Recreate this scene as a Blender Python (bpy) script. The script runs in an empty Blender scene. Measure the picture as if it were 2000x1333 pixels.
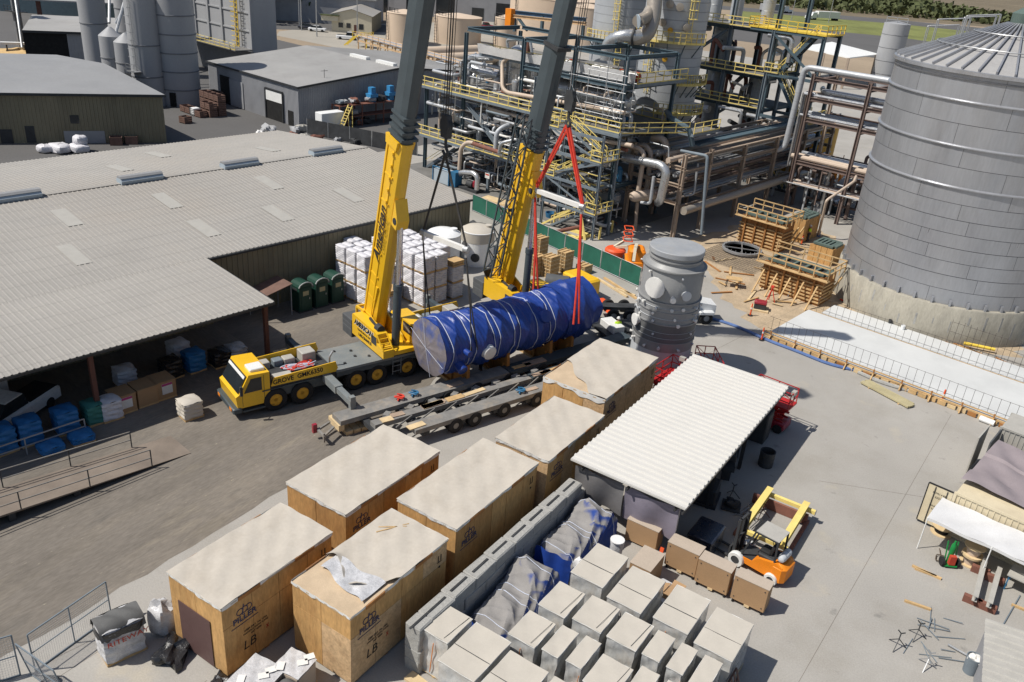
import bpy,math,random
from mathutils import Vector,Matrix,Euler
random.seed(11)
rad = math.radians
sc = bpy.context.scene
col = sc.collection

# ---------------------------------------------------------------- camera
cam_d = bpy.data.cameras.new("camera");cam = bpy.data.objects.new("camera",cam_d);col.objects.link(cam)
cam_d.sensor_width = 36.0;cam_d.lens = 36.0 * 1640.0 / 2000.0
cam_d.clip_start = 0.5;cam_d.clip_end = 6000.0
cam.matrix_world = Matrix(((0.8247073,-0.3008388,0.4789090,0.0000000),(0.5606449,0.3234818,-0.7622577,0.0000000),(0.0743983,0.8971374,0.4354416,27.0000000),(0.0000000,0.0000000,0.0000000,1.0000000)))
sc.camera = cam

# ---------------------------------------------------------------- sky, sun, exposure
SUN_AZ,SUN_EL = 47.0,54.5          # direction the light travels in the ground plane, and its height
world = bpy.data.worlds.new("World");sc.world = world;world.use_nodes = True
wn = world.node_tree.nodes;wn.clear()
w_out = wn.new("ShaderNodeOutputWorld");w_bg = wn.new("ShaderNodeBackground");w_sky = wn.new("ShaderNodeTexSky")
w_sky.sky_type = 'NISHITA';w_sky.sun_disc = False
w_sky.sun_elevation = rad(SUN_EL);w_sky.sun_rotation = rad(90.0 - (SUN_AZ + 180.0))
w_sky.air_density = 1.0;w_sky.dust_density = 1.2;w_sky.ozone_density = 1.0
w_bg.inputs["Strength"].default_value = 0.085
world.node_tree.links.new(w_sky.outputs[0],w_bg.inputs[0]);world.node_tree.links.new(w_bg.outputs[0],w_out.inputs[0])
sun_d = bpy.data.lights.new("sun",'SUN');sun = bpy.data.objects.new("sun",sun_d);col.objects.link(sun)
sun_d.energy = 4.8;sun_d.angle = rad(0.53);sun_d.color = (1.0,0.95,0.87)
sun.rotation_euler = Vector((math.cos(rad(SUN_AZ)) * math.cos(rad(SUN_EL)),math.sin(rad(SUN_AZ)) * math.cos(rad(SUN_EL)),-math.sin(rad(SUN_EL)))).to_track_quat('-Z','Y').to_euler()
sun.location = (-60,-60,120)
sc.view_settings.view_transform = 'Standard';sc.view_settings.look = 'None'
sc.view_settings.exposure = 0.0;sc.view_settings.gamma = 1.0;sc.view_settings.use_curve_mapping = False
sc.cycles.max_bounces = 6;sc.cycles.diffuse_bounces = 3;sc.cycles.glossy_bounces = 3;sc.cycles.transparent_max_bounces = 8
sc.cycles.transmission_bounces = 3;sc.cycles.caustics_reflective = False;sc.cycles.caustics_refractive = False

# ---------------------------------------------------------------- materials
MATS = {}
def mat(name,c,rough=.7,metal=0.0,var=.18,scale=1.5,fine=.08,fscale=25.0,bump=0.0,bscale=40.0,stain=None,stain_amt=.35,stain_scale=.6,
        stretch=(1,1,1),spec=.4,stripes=None,coat=0.0,alpha=1.0,spots=()):
    """base colour with large blotches, fine grain, optional stain colour, optional thin dark stripes (axis, pitch, width, darkness)"""
    m = bpy.data.materials.new(name);m.use_nodes = True;n = m.node_tree.nodes;l = m.node_tree.links
    p = n["Principled BSDF"];p.inputs["Roughness"].default_value = rough;p.inputs["Metallic"].default_value = metal
    p.inputs["Specular IOR Level"].default_value = spec
    if coat: p.inputs["Coat Weight"].default_value = coat;p.inputs["Coat Roughness"].default_value = .15
    if alpha < 1: p.inputs["Alpha"].default_value = alpha
    tc = n.new("ShaderNodeTexCoord");mp = n.new("ShaderNodeMapping");mp.inputs["Scale"].default_value = stretch
    l.new(tc.outputs["Object"],mp.inputs[0]);vec = mp.outputs[0]
    def noise(sc_,det=4.0,rgh=.6,v=None):
        t = n.new("ShaderNodeTexNoise");t.inputs["Scale"].default_value = sc_;t.inputs["Detail"].default_value = det;t.inputs["Roughness"].default_value = rgh
        l.new(v or vec,t.inputs["Vector"]);return t.outputs["Fac"]
    def mrange(f,a,b,lo,hi):
        t = n.new("ShaderNodeMapRange");t.inputs[1].default_value = a;t.inputs[2].default_value = b;t.inputs[3].default_value = lo;t.inputs[4].default_value = hi
        l.new(f,t.inputs[0]);return t.outputs[0]
    def mul(a,b):
        t = n.new("ShaderNodeMath");t.operation = 'MULTIPLY'
        for i,s in enumerate((a,b)):
            if isinstance(s,(int,float)): t.inputs[i].default_value = s
            else: l.new(s,t.inputs[i])
        return t.outputs[0]
    rgb = n.new("ShaderNodeRGB");rgb.outputs[0].default_value = (*c,1);cur = rgb.outputs[0]
    if stain:
        mx = n.new("ShaderNodeMix");mx.data_type = 'RGBA';l.new(cur,mx.inputs[6]);mx.inputs[7].default_value = (*stain,1)
        l.new(mul(mrange(noise(stain_scale,6.0,.65),.48,.68,0,1),stain_amt),mx.inputs[0]);cur = mx.outputs[2]
    for (ss,lo,hi,sc3,amt) in spots:
        mx = n.new("ShaderNodeMix");mx.data_type = 'RGBA';l.new(cur,mx.inputs[6]);mx.inputs[7].default_value = (*sc3,1)
        l.new(mul(mrange(noise(ss,5.0,.55),lo,hi,0,1),amt),mx.inputs[0]);cur = mx.outputs[2]
    f = mrange(noise(scale),.3,.7,1 - var,1 + var)
    if fine: f = mul(f,mrange(noise(fscale,3.0,.6),.3,.7,1 - fine,1 + fine))
    if stripes:
        for (ax,pitch,wid,dark) in stripes:
            sp = n.new("ShaderNodeSeparateXYZ");l.new(tc.outputs["Object"],sp.inputs[0])
            q = n.new("ShaderNodeMath");q.operation = 'PINGPONG';l.new(sp.outputs[ax],q.inputs[0]);q.inputs[1].default_value = pitch / 2
            f = mul(f,mrange(q.outputs[0],wid / 2,wid,1 - dark,1.0))
    hsv = n.new("ShaderNodeMix");hsv.data_type = 'RGBA';hsv.blend_type = 'MULTIPLY';hsv.inputs[0].default_value = 1.0
    cmb = n.new("ShaderNodeCombineColor");[l.new(f,cmb.inputs[i]) for i in range(3)]
    l.new(cur,hsv.inputs[6]);l.new(cmb.outputs[0],hsv.inputs[7]);l.new(hsv.outputs[2],p.inputs["Base Color"])
    if bump:
        b = n.new("ShaderNodeBump");b.inputs["Strength"].default_value = bump;b.inputs["Distance"].default_value = .05
        l.new(noise(bscale,5.0,.6),b.inputs["Height"]);l.new(b.outputs[0],p.inputs["Normal"])
    rr = mrange(noise(scale * 2.3),.3,.7,max(.03,rough - .1),min(1,rough + .1));l.new(rr,p.inputs["Roughness"])
    MATS[name] = m;return m

# ---------------------------------------------------------------- mesh builder
class MB:
    def __init__(s): s.v = [];s.f = []
    def add(s,vs,fs):
        k = len(s.v);s.v.extend(tuple(v) for v in vs);s.f.extend(tuple(i + k for i in f) for f in fs);return s
    def box(s,a,b):
        (x0,y0,z0),(x1,y1,z1) = a,b
        return s.add([(x0,y0,z0),(x1,y0,z0),(x1,y1,z0),(x0,y1,z0),(x0,y0,z1),(x1,y0,z1),(x1,y1,z1),(x0,y1,z1)],
                     [(0,3,2,1),(4,5,6,7),(0,1,5,4),(1,2,6,5),(2,3,7,6),(3,0,4,7)])
    def cbox(s,c,d,rz=0.0,rx=0.0,ry=0.0):
        m = Matrix.Translation(Vector(c)) @ Euler((rad(rx),rad(ry),rad(rz))).to_matrix().to_4x4()
        t = MB().box((-d[0]/2,-d[1]/2,-d[2]/2),(d[0]/2,d[1]/2,d[2]/2))
        return s.add([m @ Vector(v) for v in t.v],t.f)
    def bbox(s,a,b,r=.03):
        """box with chamfered vertical and top edges"""
        (x0,y0,z0),(x1,y1,z1) = a,b
        def ring(i,z): return [(x0+i+r,y0+i,z),(x1-i-r,y0+i,z),(x1-i,y0+i+r,z),(x1-i,y1-i-r,z),(x1-i-r,y1-i,z),(x0+i+r,y1-i,z),(x0+i,y1-i-r,z),(x0+i,y0+i+r,z)]
        vs = ring(0,z0) + ring(0,z1 - r) + ring(r,z1);fs = [tuple(range(7,-1,-1)),tuple(range(16,24))]
        for k in (0,8): fs += [(k+i,k+(i+1) % 8,k+8+(i+1) % 8,k+8+i) for i in range(8)]
        return s.add(vs,fs)
    def beam(s,p,q,w=.1,h=None,up=(0,0,1)):
        h = h or w;p = Vector(p);q = Vector(q);d = (q - p)
        if d.length < 1e-6: return s
        d.normalize();u = Vector(up)
        if abs(d.dot(u)) > .98: u = Vector((0,1,0))
        x = d.cross(u).normalized() * (w / 2);y = x.cross(d).normalized() * (h / 2)
        vs = [e + a * x + b * y for e in (p,q) for a,b in ((-1,-1),(1,-1),(1,1),(-1,1))]
        return s.add(vs,[(0,1,2,3),(7,6,5,4),(0,4,5,1),(1,5,6,2),(2,6,7,3),(3,7,4,0)])
    def ibeam(s,p,q,w=.25,h=.3,t=.03,up=(0,0,1)):
        p = Vector(p);q = Vector(q);d = (q - p).normalized();u = Vector(up)
        if abs(d.dot(u)) > .98: u = Vector((0,1,0))
        y = (d.cross(u).normalized().cross(d)).normalized()
        s.beam(p,q,t,h - 2 * t - .004,up);s.beam(p + y * (h/2 - t/2),q + y * (h/2 - t/2),w,t,up);s.beam(p - y * (h/2 - t/2),q - y * (h/2 - t/2),w,t,up);return s
    def tube(s,pts,r,n=10,cap=True):
        pts = [Vector(p) for p in pts];k = len(s.v);N = len(pts);prev = None;r_ = r if isinstance(r,(list,tuple)) else [r] * N
        for i,p in enumerate(pts):
            d = (pts[min(i+1,N-1)] - pts[max(i-1,0)])
            d = d.normalized() if d.length > 1e-9 else Vector((0,0,1))
            if prev is None:
                u = Vector((0,0,1)) if abs(d.z) < .9 else Vector((1,0,0));x = d.cross(u).normalized()
            else: x = (prev - d * prev.dot(d)).normalized()
            prev = x;y = d.cross(x)
            s.v.extend(tuple(p + r_[i] * (math.cos(a) * x + math.sin(a) * y)) for a in (2 * math.pi * j / n for j in range(n)))
        for i in range(N - 1):
            s.f.extend((k + i*n + j,k + i*n + (j+1) % n,k + (i+1)*n + (j+1) % n,k + (i+1)*n + j) for j in range(n))
        if cap: s.f.append(tuple(k + j for j in range(n-1,-1,-1)));s.f.append(tuple(k + (N-1)*n + j for j in range(n)))
        return s
    def pipe(s,pts,r,n=12,bend=None):
        """round pipe with swept elbows at the corners"""
        pts = [Vector(p) for p in pts];b = bend or r * 2.2;out = [pts[0]]
        for i in range(1,len(pts) - 1):
            a,c,e = pts[i-1],pts[i],pts[i+1];d0 = (c - a);d1 = (e - c);bb = min(b,d0.length * .49,d1.length * .49)
            p0 = c - d0.normalized() * bb;p1 = c + d1.normalized() * bb
            for t in (0,.2,.4,.6,.8,1): out.append(p0 * (1-t)**2 + c * (2*t*(1-t)) + p1 * t*t)
        out.append(pts[-1]);return s.tube(out,r,n)
    def cyl(s,p,q,r,r2=None,n=16): return s.tube([p,q],[r,r if r2 is None else r2],n)
    def lathe(s,prof,n=32,c=(0,0,0),axis=None,cap=True):
        """profile [(radius, height)] turned about z (or about axis) at c"""
        k = len(s.v);m = Matrix.Identity(3)
        if axis is not None: m = Vector((0,0,1)).rotation_difference(Vector(axis)).to_matrix()
        c = Vector(c)
        for (r,z) in prof:
            s.v.extend(tuple(c + m @ Vector((r * math.cos(2*math.pi*j/n),r * math.sin(2*math.pi*j/n),z))) for j in range(n))
        for i in range(len(prof) - 1):
            s.f.extend((k + i*n + j,k + i*n + (j+1) % n,k + (i+1)*n + (j+1) % n,k + (i+1)*n + j) for j in range(n))
        if cap and prof[0][0] > 1e-4: s.f.append(tuple(k + j for j in range(n-1,-1,-1)))
        if cap and prof[-1][0] > 1e-4: s.f.append(tuple(k + (len(prof)-1)*n + j for j in range(n)))
        return s
    def prism(s,poly,z0,z1):
        n = len(poly);return s.add([(x,y,z0) for x,y in poly] + [(x,y,z1) for x,y in poly],
            [tuple(range(n-1,-1,-1)),tuple(range(n,2*n))] + [(i,(i+1) % n,n + (i+1) % n,n + i) for i in range(n)])
    def extr(s,poly,vec):
        """planar 3-D polygon pushed along vec"""
        n = len(poly);v = Vector(vec);return s.add([Vector(p) for p in poly] + [Vector(p) + v for p in poly],
            [tuple(range(n-1,-1,-1)),tuple(range(n,2*n))] + [(i,(i+1) % n,n + (i+1) % n,n + i) for i in range(n)])
    def grid(s,fn,nu,nv,wrap=False):
        k = len(s.v)
        for i in range(nu + 1):
            for j in range(nv if wrap else nv + 1): s.v.append(tuple(fn(i / nu,j / nv)))
        w = nv if wrap else nv + 1
        for i in range(nu):
            for j in range(nv): s.f.append((k + i*w + j,k + (i+1)*w + j,k + (i+1)*w + (j+1) % w,k + i*w + (j+1) % w))
        return s
    def ribs(s,o,du,dv,L,prof,pitch=.3,h=.04,thick=.0):
        """ribbed metal sheet: ribs repeat along du for length L; prof [(distance along dv, height)]"""
        o = Vector(o);du = Vector(du).normalized();dv = Vector(dv).normalized();up = du.cross(dv)
        if up.z < 0 or (abs(up.z) < 1e-6): up = -up if up.z < 0 else up
        xs = [];n = max(1,round(L / pitch));p = L / n
        for i in range(n): xs += [(i*p,0),(i*p + p*.62,0),(i*p + p*.70,h),(i*p + p*.92,h)]
        xs.append((L,0));k = len(s.v);m = len(prof)
        for (x,e) in xs:
            for (d,z) in prof: s.v.append(tuple(o + du*x + dv*d + up*e + Vector((0,0,z))))
        for i in range(len(xs) - 1):
            for j in range(m - 1): s.f.append((k+i*m+j,k+(i+1)*m+j,k+(i+1)*m+j+1,k+i*m+j+1))
        return s
    def wallribs(s,a,b,z0,z1,pitch=.3,h=.04,out=None):
        """vertical ribbed wall from a to b (xy), ribs stand out to the left of a->b (or along out)"""
        a = Vector((a[0],a[1],0));b = Vector((b[0],b[1],0));d = (b - a);L = d.length;d.normalize();nrm = Vector((-d.y,d.x,0))
        if out is not None and nrm.dot(Vector((out[0],out[1],0))) < 0: nrm = -nrm
        n = max(1,round(L / pitch));p = L / n;xs = []
        for i in range(n): xs += [(i*p,0),(i*p + p*.66,0),(i*p + p*.74,h),(i*p + p*.92,h)]
        xs.append((L,0));k = len(s.v)
        for (x,e) in xs:
            q = a + d*x + nrm*e
            zt = z1(x / L) if callable(z1) else z1
            s.v.append((q.x,q.y,z0));s.v.append((q.x,q.y,zt))
        for i in range(len(xs) - 1): s.f.append((k+2*i,k+2*i+2,k+2*i+3,k+2*i+1))
        return s
    def rail(s,pts,h=1.07,step=1.6,r=.022,closed=False,kick=True):
        """guard rail: posts, top rail, mid rail, toe board"""
        pts = [Vector(p) for p in pts]
        if closed: pts.append(pts[0])
        for a,b in zip(pts,pts[1:]):
            L = (b - a).length;n = max(1,round(L / step))
            for i in range(n + 1):
                q = a + (b - a) * (i / n);s.beam(q,q + Vector((0,0,h)),r*2)
            for z in (h,h * .55): s.beam(a + Vector((0,0,z)),b + Vector((0,0,z)),r*2)
            if kick: s.beam(a + Vector((0,0,.07)),b + Vector((0,0,.07)),.012,.12)
        return s
    def blob(s,c,d,seed=0,amp=.15,nu=8,nv=12,flat=.0):
        """lumpy closed body (bag, bundle) centred at c with size d"""
        rr = random.Random(seed);ph = [rr.uniform(0,6.3) for _ in range(6)]
        def fn(u,v):
            th = u * math.pi;fi = v * 2 * math.pi
            k = 1 + amp * (math.sin(3*fi + ph[0]) * math.sin(2*th + ph[1]) + .6 * math.sin(5*fi + ph[2]) * math.sin(4*th + ph[3]))
            e = lambda t: math.copysign(abs(t) ** .6,t)
            return (c[0] + d[0]/2 * e(math.sin(th)) * e(math.cos(fi)) * k,c[1] + d[1]/2 * e(math.sin(th)) * e(math.sin(fi)) * k,c[2] + d[2]/2 * e(math.cos(th)) * (k if th < 1.57 else 1))
        return s.grid(fn,nu,nv,True)

def raw(name,mb,m=None,smooth=True):
    me = bpy.data.meshes.new(name);me.from_pydata(mb.v,[],mb.f);me.update()
    if m is not None: me.materials.append(MATS[m] if isinstance(m,str) else m)
    if smooth:
        me.shade_smooth();me.set_sharp_from_angle(angle=rad(35))
    return me
OFF = {}
def link(o,parent=None):
    col.objects.link(o)
    if parent is not None: o.parent = parent;OFF[o.name] = OFF.get(parent.name,Vector())
    return o
def props(o,label,cat,group=None):
    o["label"] = label;o["category"] = cat
    if group: o["group"] = group
    return o
def rot2(x,y,a): return (x*math.cos(rad(a)) - y*math.sin(rad(a)),x*math.sin(rad(a)) + y*math.cos(rad(a)))
def thing(name,label,cat,base=(0,0,0),rz=0.0,group=None,local=False):
    """Empty at a thing's base. base is given in the frame turned by rz about the world origin (or in world when local); parts use that same frame (or the thing's own)"""
    o = bpy.data.objects.new(name,None);o.empty_display_size = .3
    b = Vector(base)
    if local: o.location = b;link(o);OFF[o.name] = Vector()
    else:
        x,y = rot2(b.x,b.y,rz);o.location = (x,y,b.z);link(o);OFF[o.name] = b
    o.rotation_euler = (0,0,rad(rz));return props(o,label,cat,group)
def part(name,mb,m,parent,smooth=True,kind=None,label=None):
    off = OFF[parent.name]
    if off.length > 0: mb.v = [(v[0]-off.x,v[1]-off.y,v[2]-off.z) for v in mb.v]
    o = bpy.data.objects.new(name,raw(name,mb,m,smooth));link(o,parent)
    if kind: o["kind"] = kind
    if label: o["label"] = label
    return o
def one(name,mb,m,label,cat,base=(0,0,0),rz=0.0,group=None,local=False,smooth=True):
    """a thing that is a single mesh"""
    b = Vector(base)
    if not local: mb.v = [(v[0]-b.x,v[1]-b.y,v[2]-b.z) for v in mb.v]
    o = bpy.data.objects.new(name,raw(name,mb,m,smooth))
    if local: o.location = b
    else:
        x,y = rot2(b.x,b.y,rz);o.location = (x,y,b.z)
    o.rotation_euler = (0,0,rad(rz));link(o);OFF[o.name] = Vector() if local else b
    return props(o,label,cat,group)
def setting(name,mb,m,base=(0,0,0),rz=0.0,kind="structure",smooth=False):
    o = one(name,mb,m,"","",base,rz,smooth=smooth);del o["label"];del o["category"];o["kind"] = kind;return o
def dup(o,parent=None,loc=None,rz=None,label=None):
    c = o.copy();link(c,parent);OFF[c.name] = OFF[o.name]
    if parent is not None: c.matrix_parent_inverse = o.matrix_parent_inverse.copy()
    if loc is not None: c.location = loc
    if rz is not None: c.rotation_euler = (0,0,rad(rz))
    if label: c["label"] = label
    for ch in [x for x in o.children if x.name != c.name]: dup(ch,c)
    return c
def writing(name,s,size,m,parent,mtx,extrude=.004,shear=0.0,bold=0.0,xs=1.0):
    """flat lettering as mesh; mtx places the text plane in the parent's own frame"""
    cu = bpy.data.curves.new("lettering",'FONT');cu.body = s;cu.size = size;cu.align_x = 'CENTER';cu.align_y = 'CENTER';cu.extrude = extrude;cu.shear = shear;cu.offset = bold;cu.resolution_u = 3
    tmp = bpy.data.objects.new("lettering",cu);col.objects.link(tmp);bpy.context.view_layer.update()
    me = bpy.data.meshes.new_from_object(tmp.evaluated_get(bpy.context.evaluated_depsgraph_get()));bpy.data.objects.remove(tmp);bpy.data.curves.remove(cu)
    me.materials.clear();me.materials.append(MATS[m]);me.transform(mtx @ Matrix.Diagonal((xs,1,1,1)))
    off = OFF[parent.name];me.transform(Matrix.Translation(-off));me.name = name
    return link(bpy.data.objects.new(name,me),parent)
def plane_mtx(o,x,y):
    x = Vector(x).normalized();y = Vector(y);y = (y - x * y.dot(x)).normalized();z = x.cross(y)
    return Matrix.Translation(Vector(o)) @ Matrix((x,y,z)).transposed().to_4x4()
WA = 81.4                              # the big buildings and the plant stand turned by this angle
ORD = ["first","second","third","fourth","fifth","sixth","seventh","eighth","ninth","tenth","eleventh","twelfth"]

# ---------------------------------------------------------------- palette
mat("dirt",(.30,.235,.165),.95,var=.2,scale=.02,fine=.12,fscale=1.2)
mat("concrete",(.352,.335,.307),.9,var=.08,scale=.12,fine=.09,fscale=14,stain=(.27,.25,.215),stain_amt=.5,stain_scale=.22,bump=.2,bscale=22,spots=((.9,.66,.74,(.17,.165,.155),.55),(.35,.62,.72,(.45,.40,.31),.45),(5,.70,.76,(.2,.19,.18),.35)))
mat("asphalt",(.165,.146,.124),.95,var=.2,scale=.45,stretch=(1,.22,1),fine=.16,fscale=9,stain=(.225,.195,.155),stain_amt=.6,stain_scale=.3,bump=.25,bscale=25,spots=((11,.67,.72,(.42,.37,.27),.5),(.55,.64,.74,(.06,.055,.05),.6),(1.1,.58,.70,(.235,.205,.16),.6),(.9,.60,.72,(.085,.08,.072),.5)))
mat("far_asphalt",(.105,.102,.10),.95,var=.1,scale=.05,fine=.08,fscale=3)
mat("lot_concrete",(.34,.315,.27),.95,var=.1,scale=.08,fine=.06,fscale=3)
mat("sand",(.43,.335,.225),.95,var=.18,scale=.5,fine=.15,fscale=6,stain=(.30,.24,.17),stain_amt=.6,stain_scale=.8,bump=.4,bscale=6)
mat("new_slab",(.56,.57,.565),.85,var=.05,scale=.3,fine=.03,stain=(.47,.48,.48),stain_amt=.5,stain_scale=.35)
mat("old_concrete",(.37,.345,.285),.92,var=.14,scale=.7,fine=.1,fscale=9,stain=(.20,.19,.165),stain_amt=.55,stain_scale=1.1,stretch=(1,1,.35),bump=.2,bscale=10)
mat("block_concrete",(.36,.355,.335),.95,var=.16,scale=1.2,fine=.12,fscale=14,stain=(.13,.13,.13),stain_amt=.45,stain_scale=1.3,bump=.5,bscale=9)
mat("grass_field",(.17,.185,.055),.95,var=.25,scale=.06,fine=.15,fscale=.7)
mat("orchard_soil",(.16,.13,.085),.95,var=.2,scale=.03)
mat("paint_white",(.72,.71,.68),.7,var=.06)
mat("roof_metal",(.335,.318,.292),.62,0.0,var=.07,scale=.18,fine=.05,fscale=5,stain=(.275,.245,.21),stain_amt=.45,stain_scale=.09,spec=.3,stripes=[(1,1.6,.05,.16)])
mat("roof_panel_pale",(.40,.385,.35),.6,var=.05,spec=.3)
mat("roof_grey",(.262,.265,.27),.7,var=.07,scale=.15,fine=.05,fscale=4,spec=.3)
mat("shed_roof",(.33,.325,.315),.7,var=.08,scale=.12,stain=(.26,.25,.24),stain_amt=.5,stain_scale=.2,spec=.3)
mat("wall_olive",(.215,.19,.128),.75,var=.08,scale=.3,fine=.05,stain=(.12,.105,.075),stain_amt=.4,stain_scale=.35,stretch=(1,1,.4))
mat("wall_grey",(.30,.305,.32),.75,var=.07,scale=.3,fine=.04,stain=(.22,.22,.23),stain_amt=.4,stain_scale=.4)
mat("gutter_dark",(.035,.037,.04),.6)
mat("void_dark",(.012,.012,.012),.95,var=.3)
mat("primer_red",(.115,.05,.038),.75,var=.15)
mat("vent_blue",(.36,.42,.47),.5,var=.06)
mat("silo_grey",(.34,.345,.355),.6,.0,var=.1,scale=.3,stain=(.24,.24,.25),stain_amt=.5,stain_scale=.3,stretch=(1,1,.25),spec=.5)
mat("silo_dark",(.17,.175,.185),.65,var=.1)
mat("galv",(.42,.43,.44),.45,.55,var=.1,scale=1.0)
mat("tan_paint",(.60,.475,.36),.7,var=.06,scale=.3,stain=(.5,.39,.29),stain_amt=.3)
mat("beam_tan",(.55,.38,.22),.75,var=.1)
mat("cream_wall",(.60,.55,.42),.8,var=.05,scale=.2)
mat("glass_dark",(.02,.025,.03),.15,spec=.6,fine=0)
mat("white_paint",(.78,.78,.76),.5,var=.05,spec=.5)
mat("safety_yellow",(.76,.54,.07),.6,var=.08)
mat("rail_yellow",(.78,.62,.20),.6,var=.1)
mat("crane_yellow",(.80,.47,.018),.38,var=.06,scale=.8,spec=.5,coat=.25)
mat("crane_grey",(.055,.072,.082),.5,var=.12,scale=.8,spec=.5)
mat("deck_grey",(.18,.20,.205),.65,var=.12,scale=.9,fine=.1,stain=(.24,.225,.20),stain_amt=.5,stain_scale=.9)
mat("rubber",(.018,.018,.019),.85,var=.2,bump=.2)
mat("hub_yellow",(.62,.33,.03),.55,var=.15,scale=4)
mat("steel_dark",(.05,.052,.055),.6,.2,var=.2)
mat("chrome",(.62,.64,.68),.25,.9,var=.06)
mat("rope",(.05,.047,.045),.8)
mat("red_sling",(.60,.05,.028),.8,var=.12,scale=3)
mat("orange_red",(.75,.10,.028),.55,var=.08)
mat("orange",(.80,.24,.012),.5,var=.08)
mat("plywood",(.50,.295,.115),.75,var=.16,scale=1.3,fine=.16,fscale=10,stain=(.33,.165,.055),stain_amt=.55,stain_scale=1.5,stretch=(1,1,.3),bump=.1)
mat("crate_lid",(.50,.455,.39),.8,var=.05,scale=.5,fine=.04,fscale=7,stain=(.38,.335,.275),stain_amt=.5,stain_scale=.55)
mat("lid_wrap",(.70,.70,.68),.5,var=.05,spec=.4)
mat("ink_blue",(.05,.05,.10),.85)
mat("ink_black",(.02,.02,.02),.8)
mat("ink_red",(.5,.06,.03),.8)
mat("brown_panel",(.105,.06,.055),.6,var=.06)
mat("timber",(.52,.35,.17),.85,var=.18,scale=1.2,fine=.12,fscale=9,stretch=(1,1,1))
mat("timber_pale",(.60,.46,.27),.85,var=.15,scale=1.5)
mat("timber_brown",(.34,.155,.05),.8,var=.18,scale=1.2)
mat("tarp_blue",(.014,.045,.235),.4,var=.14,scale=1.4,spec=.5,bump=.35,bscale=3.2)
mat("tarp_dusty",(.235,.225,.222),.8,var=.1,scale=1.2,stain=(.075,.105,.27),stain_amt=.75,stain_scale=.75,bump=.3,bscale=3)
mat("tarp_grey",(.11,.11,.108),.8,var=.12,bump=.3,bscale=3)
mat("strap",(.52,.56,.66),.6)
mat("carton_dusty",(.50,.462,.40),.85,var=.05,scale=1.2,fine=.04,bump=.12,bscale=5)
mat("wrap_film",(.50,.505,.495),.2,var=.14,scale=1.6,fine=.08,fscale=5,spec=.9,bump=1.0,bscale=3.2,stretch=(1,1,.45),stain=(.40,.33,.25),stain_amt=.5,stain_scale=1.3,coat=.5)
mat("cardboard",(.375,.235,.125),.85,var=.07,scale=.8)
mat("cardboard_dust",(.435,.365,.295),.9,var=.05)
mat("white_bag",(.62,.61,.635),.55,var=.14,scale=2.5,bump=.8,bscale=6)
mat("blue_bag",(.025,.15,.36),.5,var=.2,scale=2,bump=.4,bscale=4)
mat("teal_green",(.045,.19,.16),.7,var=.1)
mat("fence_green",(.018,.115,.078),.75,var=.18,scale=.7)
mat("potty_green",(.012,.05,.036),.5,var=.08)
mat("potty_roof",(.42,.43,.42),.55)
mat("tank_steel",(.42,.43,.455),.36,.55,var=.06,scale=.3,fine=.05,fscale=7,stain=(.26,.265,.28),stain_amt=.4,stain_scale=.55,stretch=(1,1,.16))
mat("seam",(.10,.102,.11),.7)
mat("vessel_grey",(.275,.278,.278),.5,.15,var=.07,scale=.5,stain=(.33,.33,.33),stain_amt=.4)
mat("vessel_dark",(.135,.137,.138),.55,.1,var=.08)
mat("vessel_pale",(.50,.52,.54),.5,var=.05)
mat("plastic_white",(.82,.83,.83),.4,var=.04)
mat("insul",(.52,.53,.54),.32,.65,var=.08,scale=1.0)
mat("insul_grey",(.44,.46,.485),.5,.2,var=.07,scale=.4,stripes=[(2,.95,.03,.25)])
mat("insul_tan",(.52,.42,.335),.6,.05,var=.08,scale=.7)
mat("duct_tan",(.40,.355,.30),.4,.35,var=.06)
mat("rust_pipe",(.20,.085,.06),.8,var=.2)
mat("steel_blue",(.075,.115,.14),.6,var=.12)
mat("steel_grey_blue",(.17,.205,.235),.6,var=.1)
mat("rack_tan",(.37,.29,.225),.75,var=.12)
mat("rack_brown",(.165,.12,.105),.75,var=.14)
mat("grating",(.17,.165,.155),.85,var=.12)
mat("machine_dark",(.04,.042,.045),.7,var=.3,scale=1.0)
mat("machine_blue",(.03,.14,.27),.55)
mat("sheet_white",(.72,.71,.70),.7,var=.06,bump=.4,bscale=4)
mat("canopy_white",(.60,.585,.55),.5,var=.04,scale=.4,fine=.03,stain=(.52,.50,.46),stain_amt=.4,stain_scale=.4)
mat("curtain_grey",(.155,.15,.152),.8,var=.08,bump=.25,bscale=2)
mat("curtain_purple",(.215,.195,.24),.6,var=.08,bump=.25,bscale=2)
mat("tarp_mauve",(.275,.235,.245),.75,var=.08,scale=.8,bump=.35,bscale=2.2)
mat("tarp_white",(.62,.62,.62),.6,var=.04,bump=.25,bscale=2)
mat("container_cream",(.62,.54,.38),.6,var=.06,stain=(.45,.36,.25),stain_amt=.3)
mat("container_grey",(.40,.385,.35),.6,var=.08)
mat("rebar",(.07,.06,.055),.8,var=.2)
mat("form_green",(.10,.14,.125),.6,var=.1)
mat("hivis",(.55,.85,.03),.6,var=.08)
mat("hivis_orange",(.9,.17,.03),.6)
mat("denim",(.04,.05,.075),.85)
mat("skin",(.38,.21,.14),.6)
mat("hardhat",(.8,.8,.78),.4)
mat("green_paint",(.01,.22,.05),.45)
mat("pipe_blue",(.09,.155,.34),.55,var=.15)
mat("film_clear",(.52,.52,.53),.22,var=.2,scale=2.5,fine=.15,spec=.7,bump=.6,bscale=6)
mat("film_black",(.018,.018,.02),.3,spec=.6,bump=.6,bscale=8)
mat("leaf_dark",(.028,.05,.016),.8,var=.35,scale=.5)
mat("leaf_mid",(.075,.088,.032),.8,var=.35,scale=.4)
mat("bark",(.09,.065,.045),.9)
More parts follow.
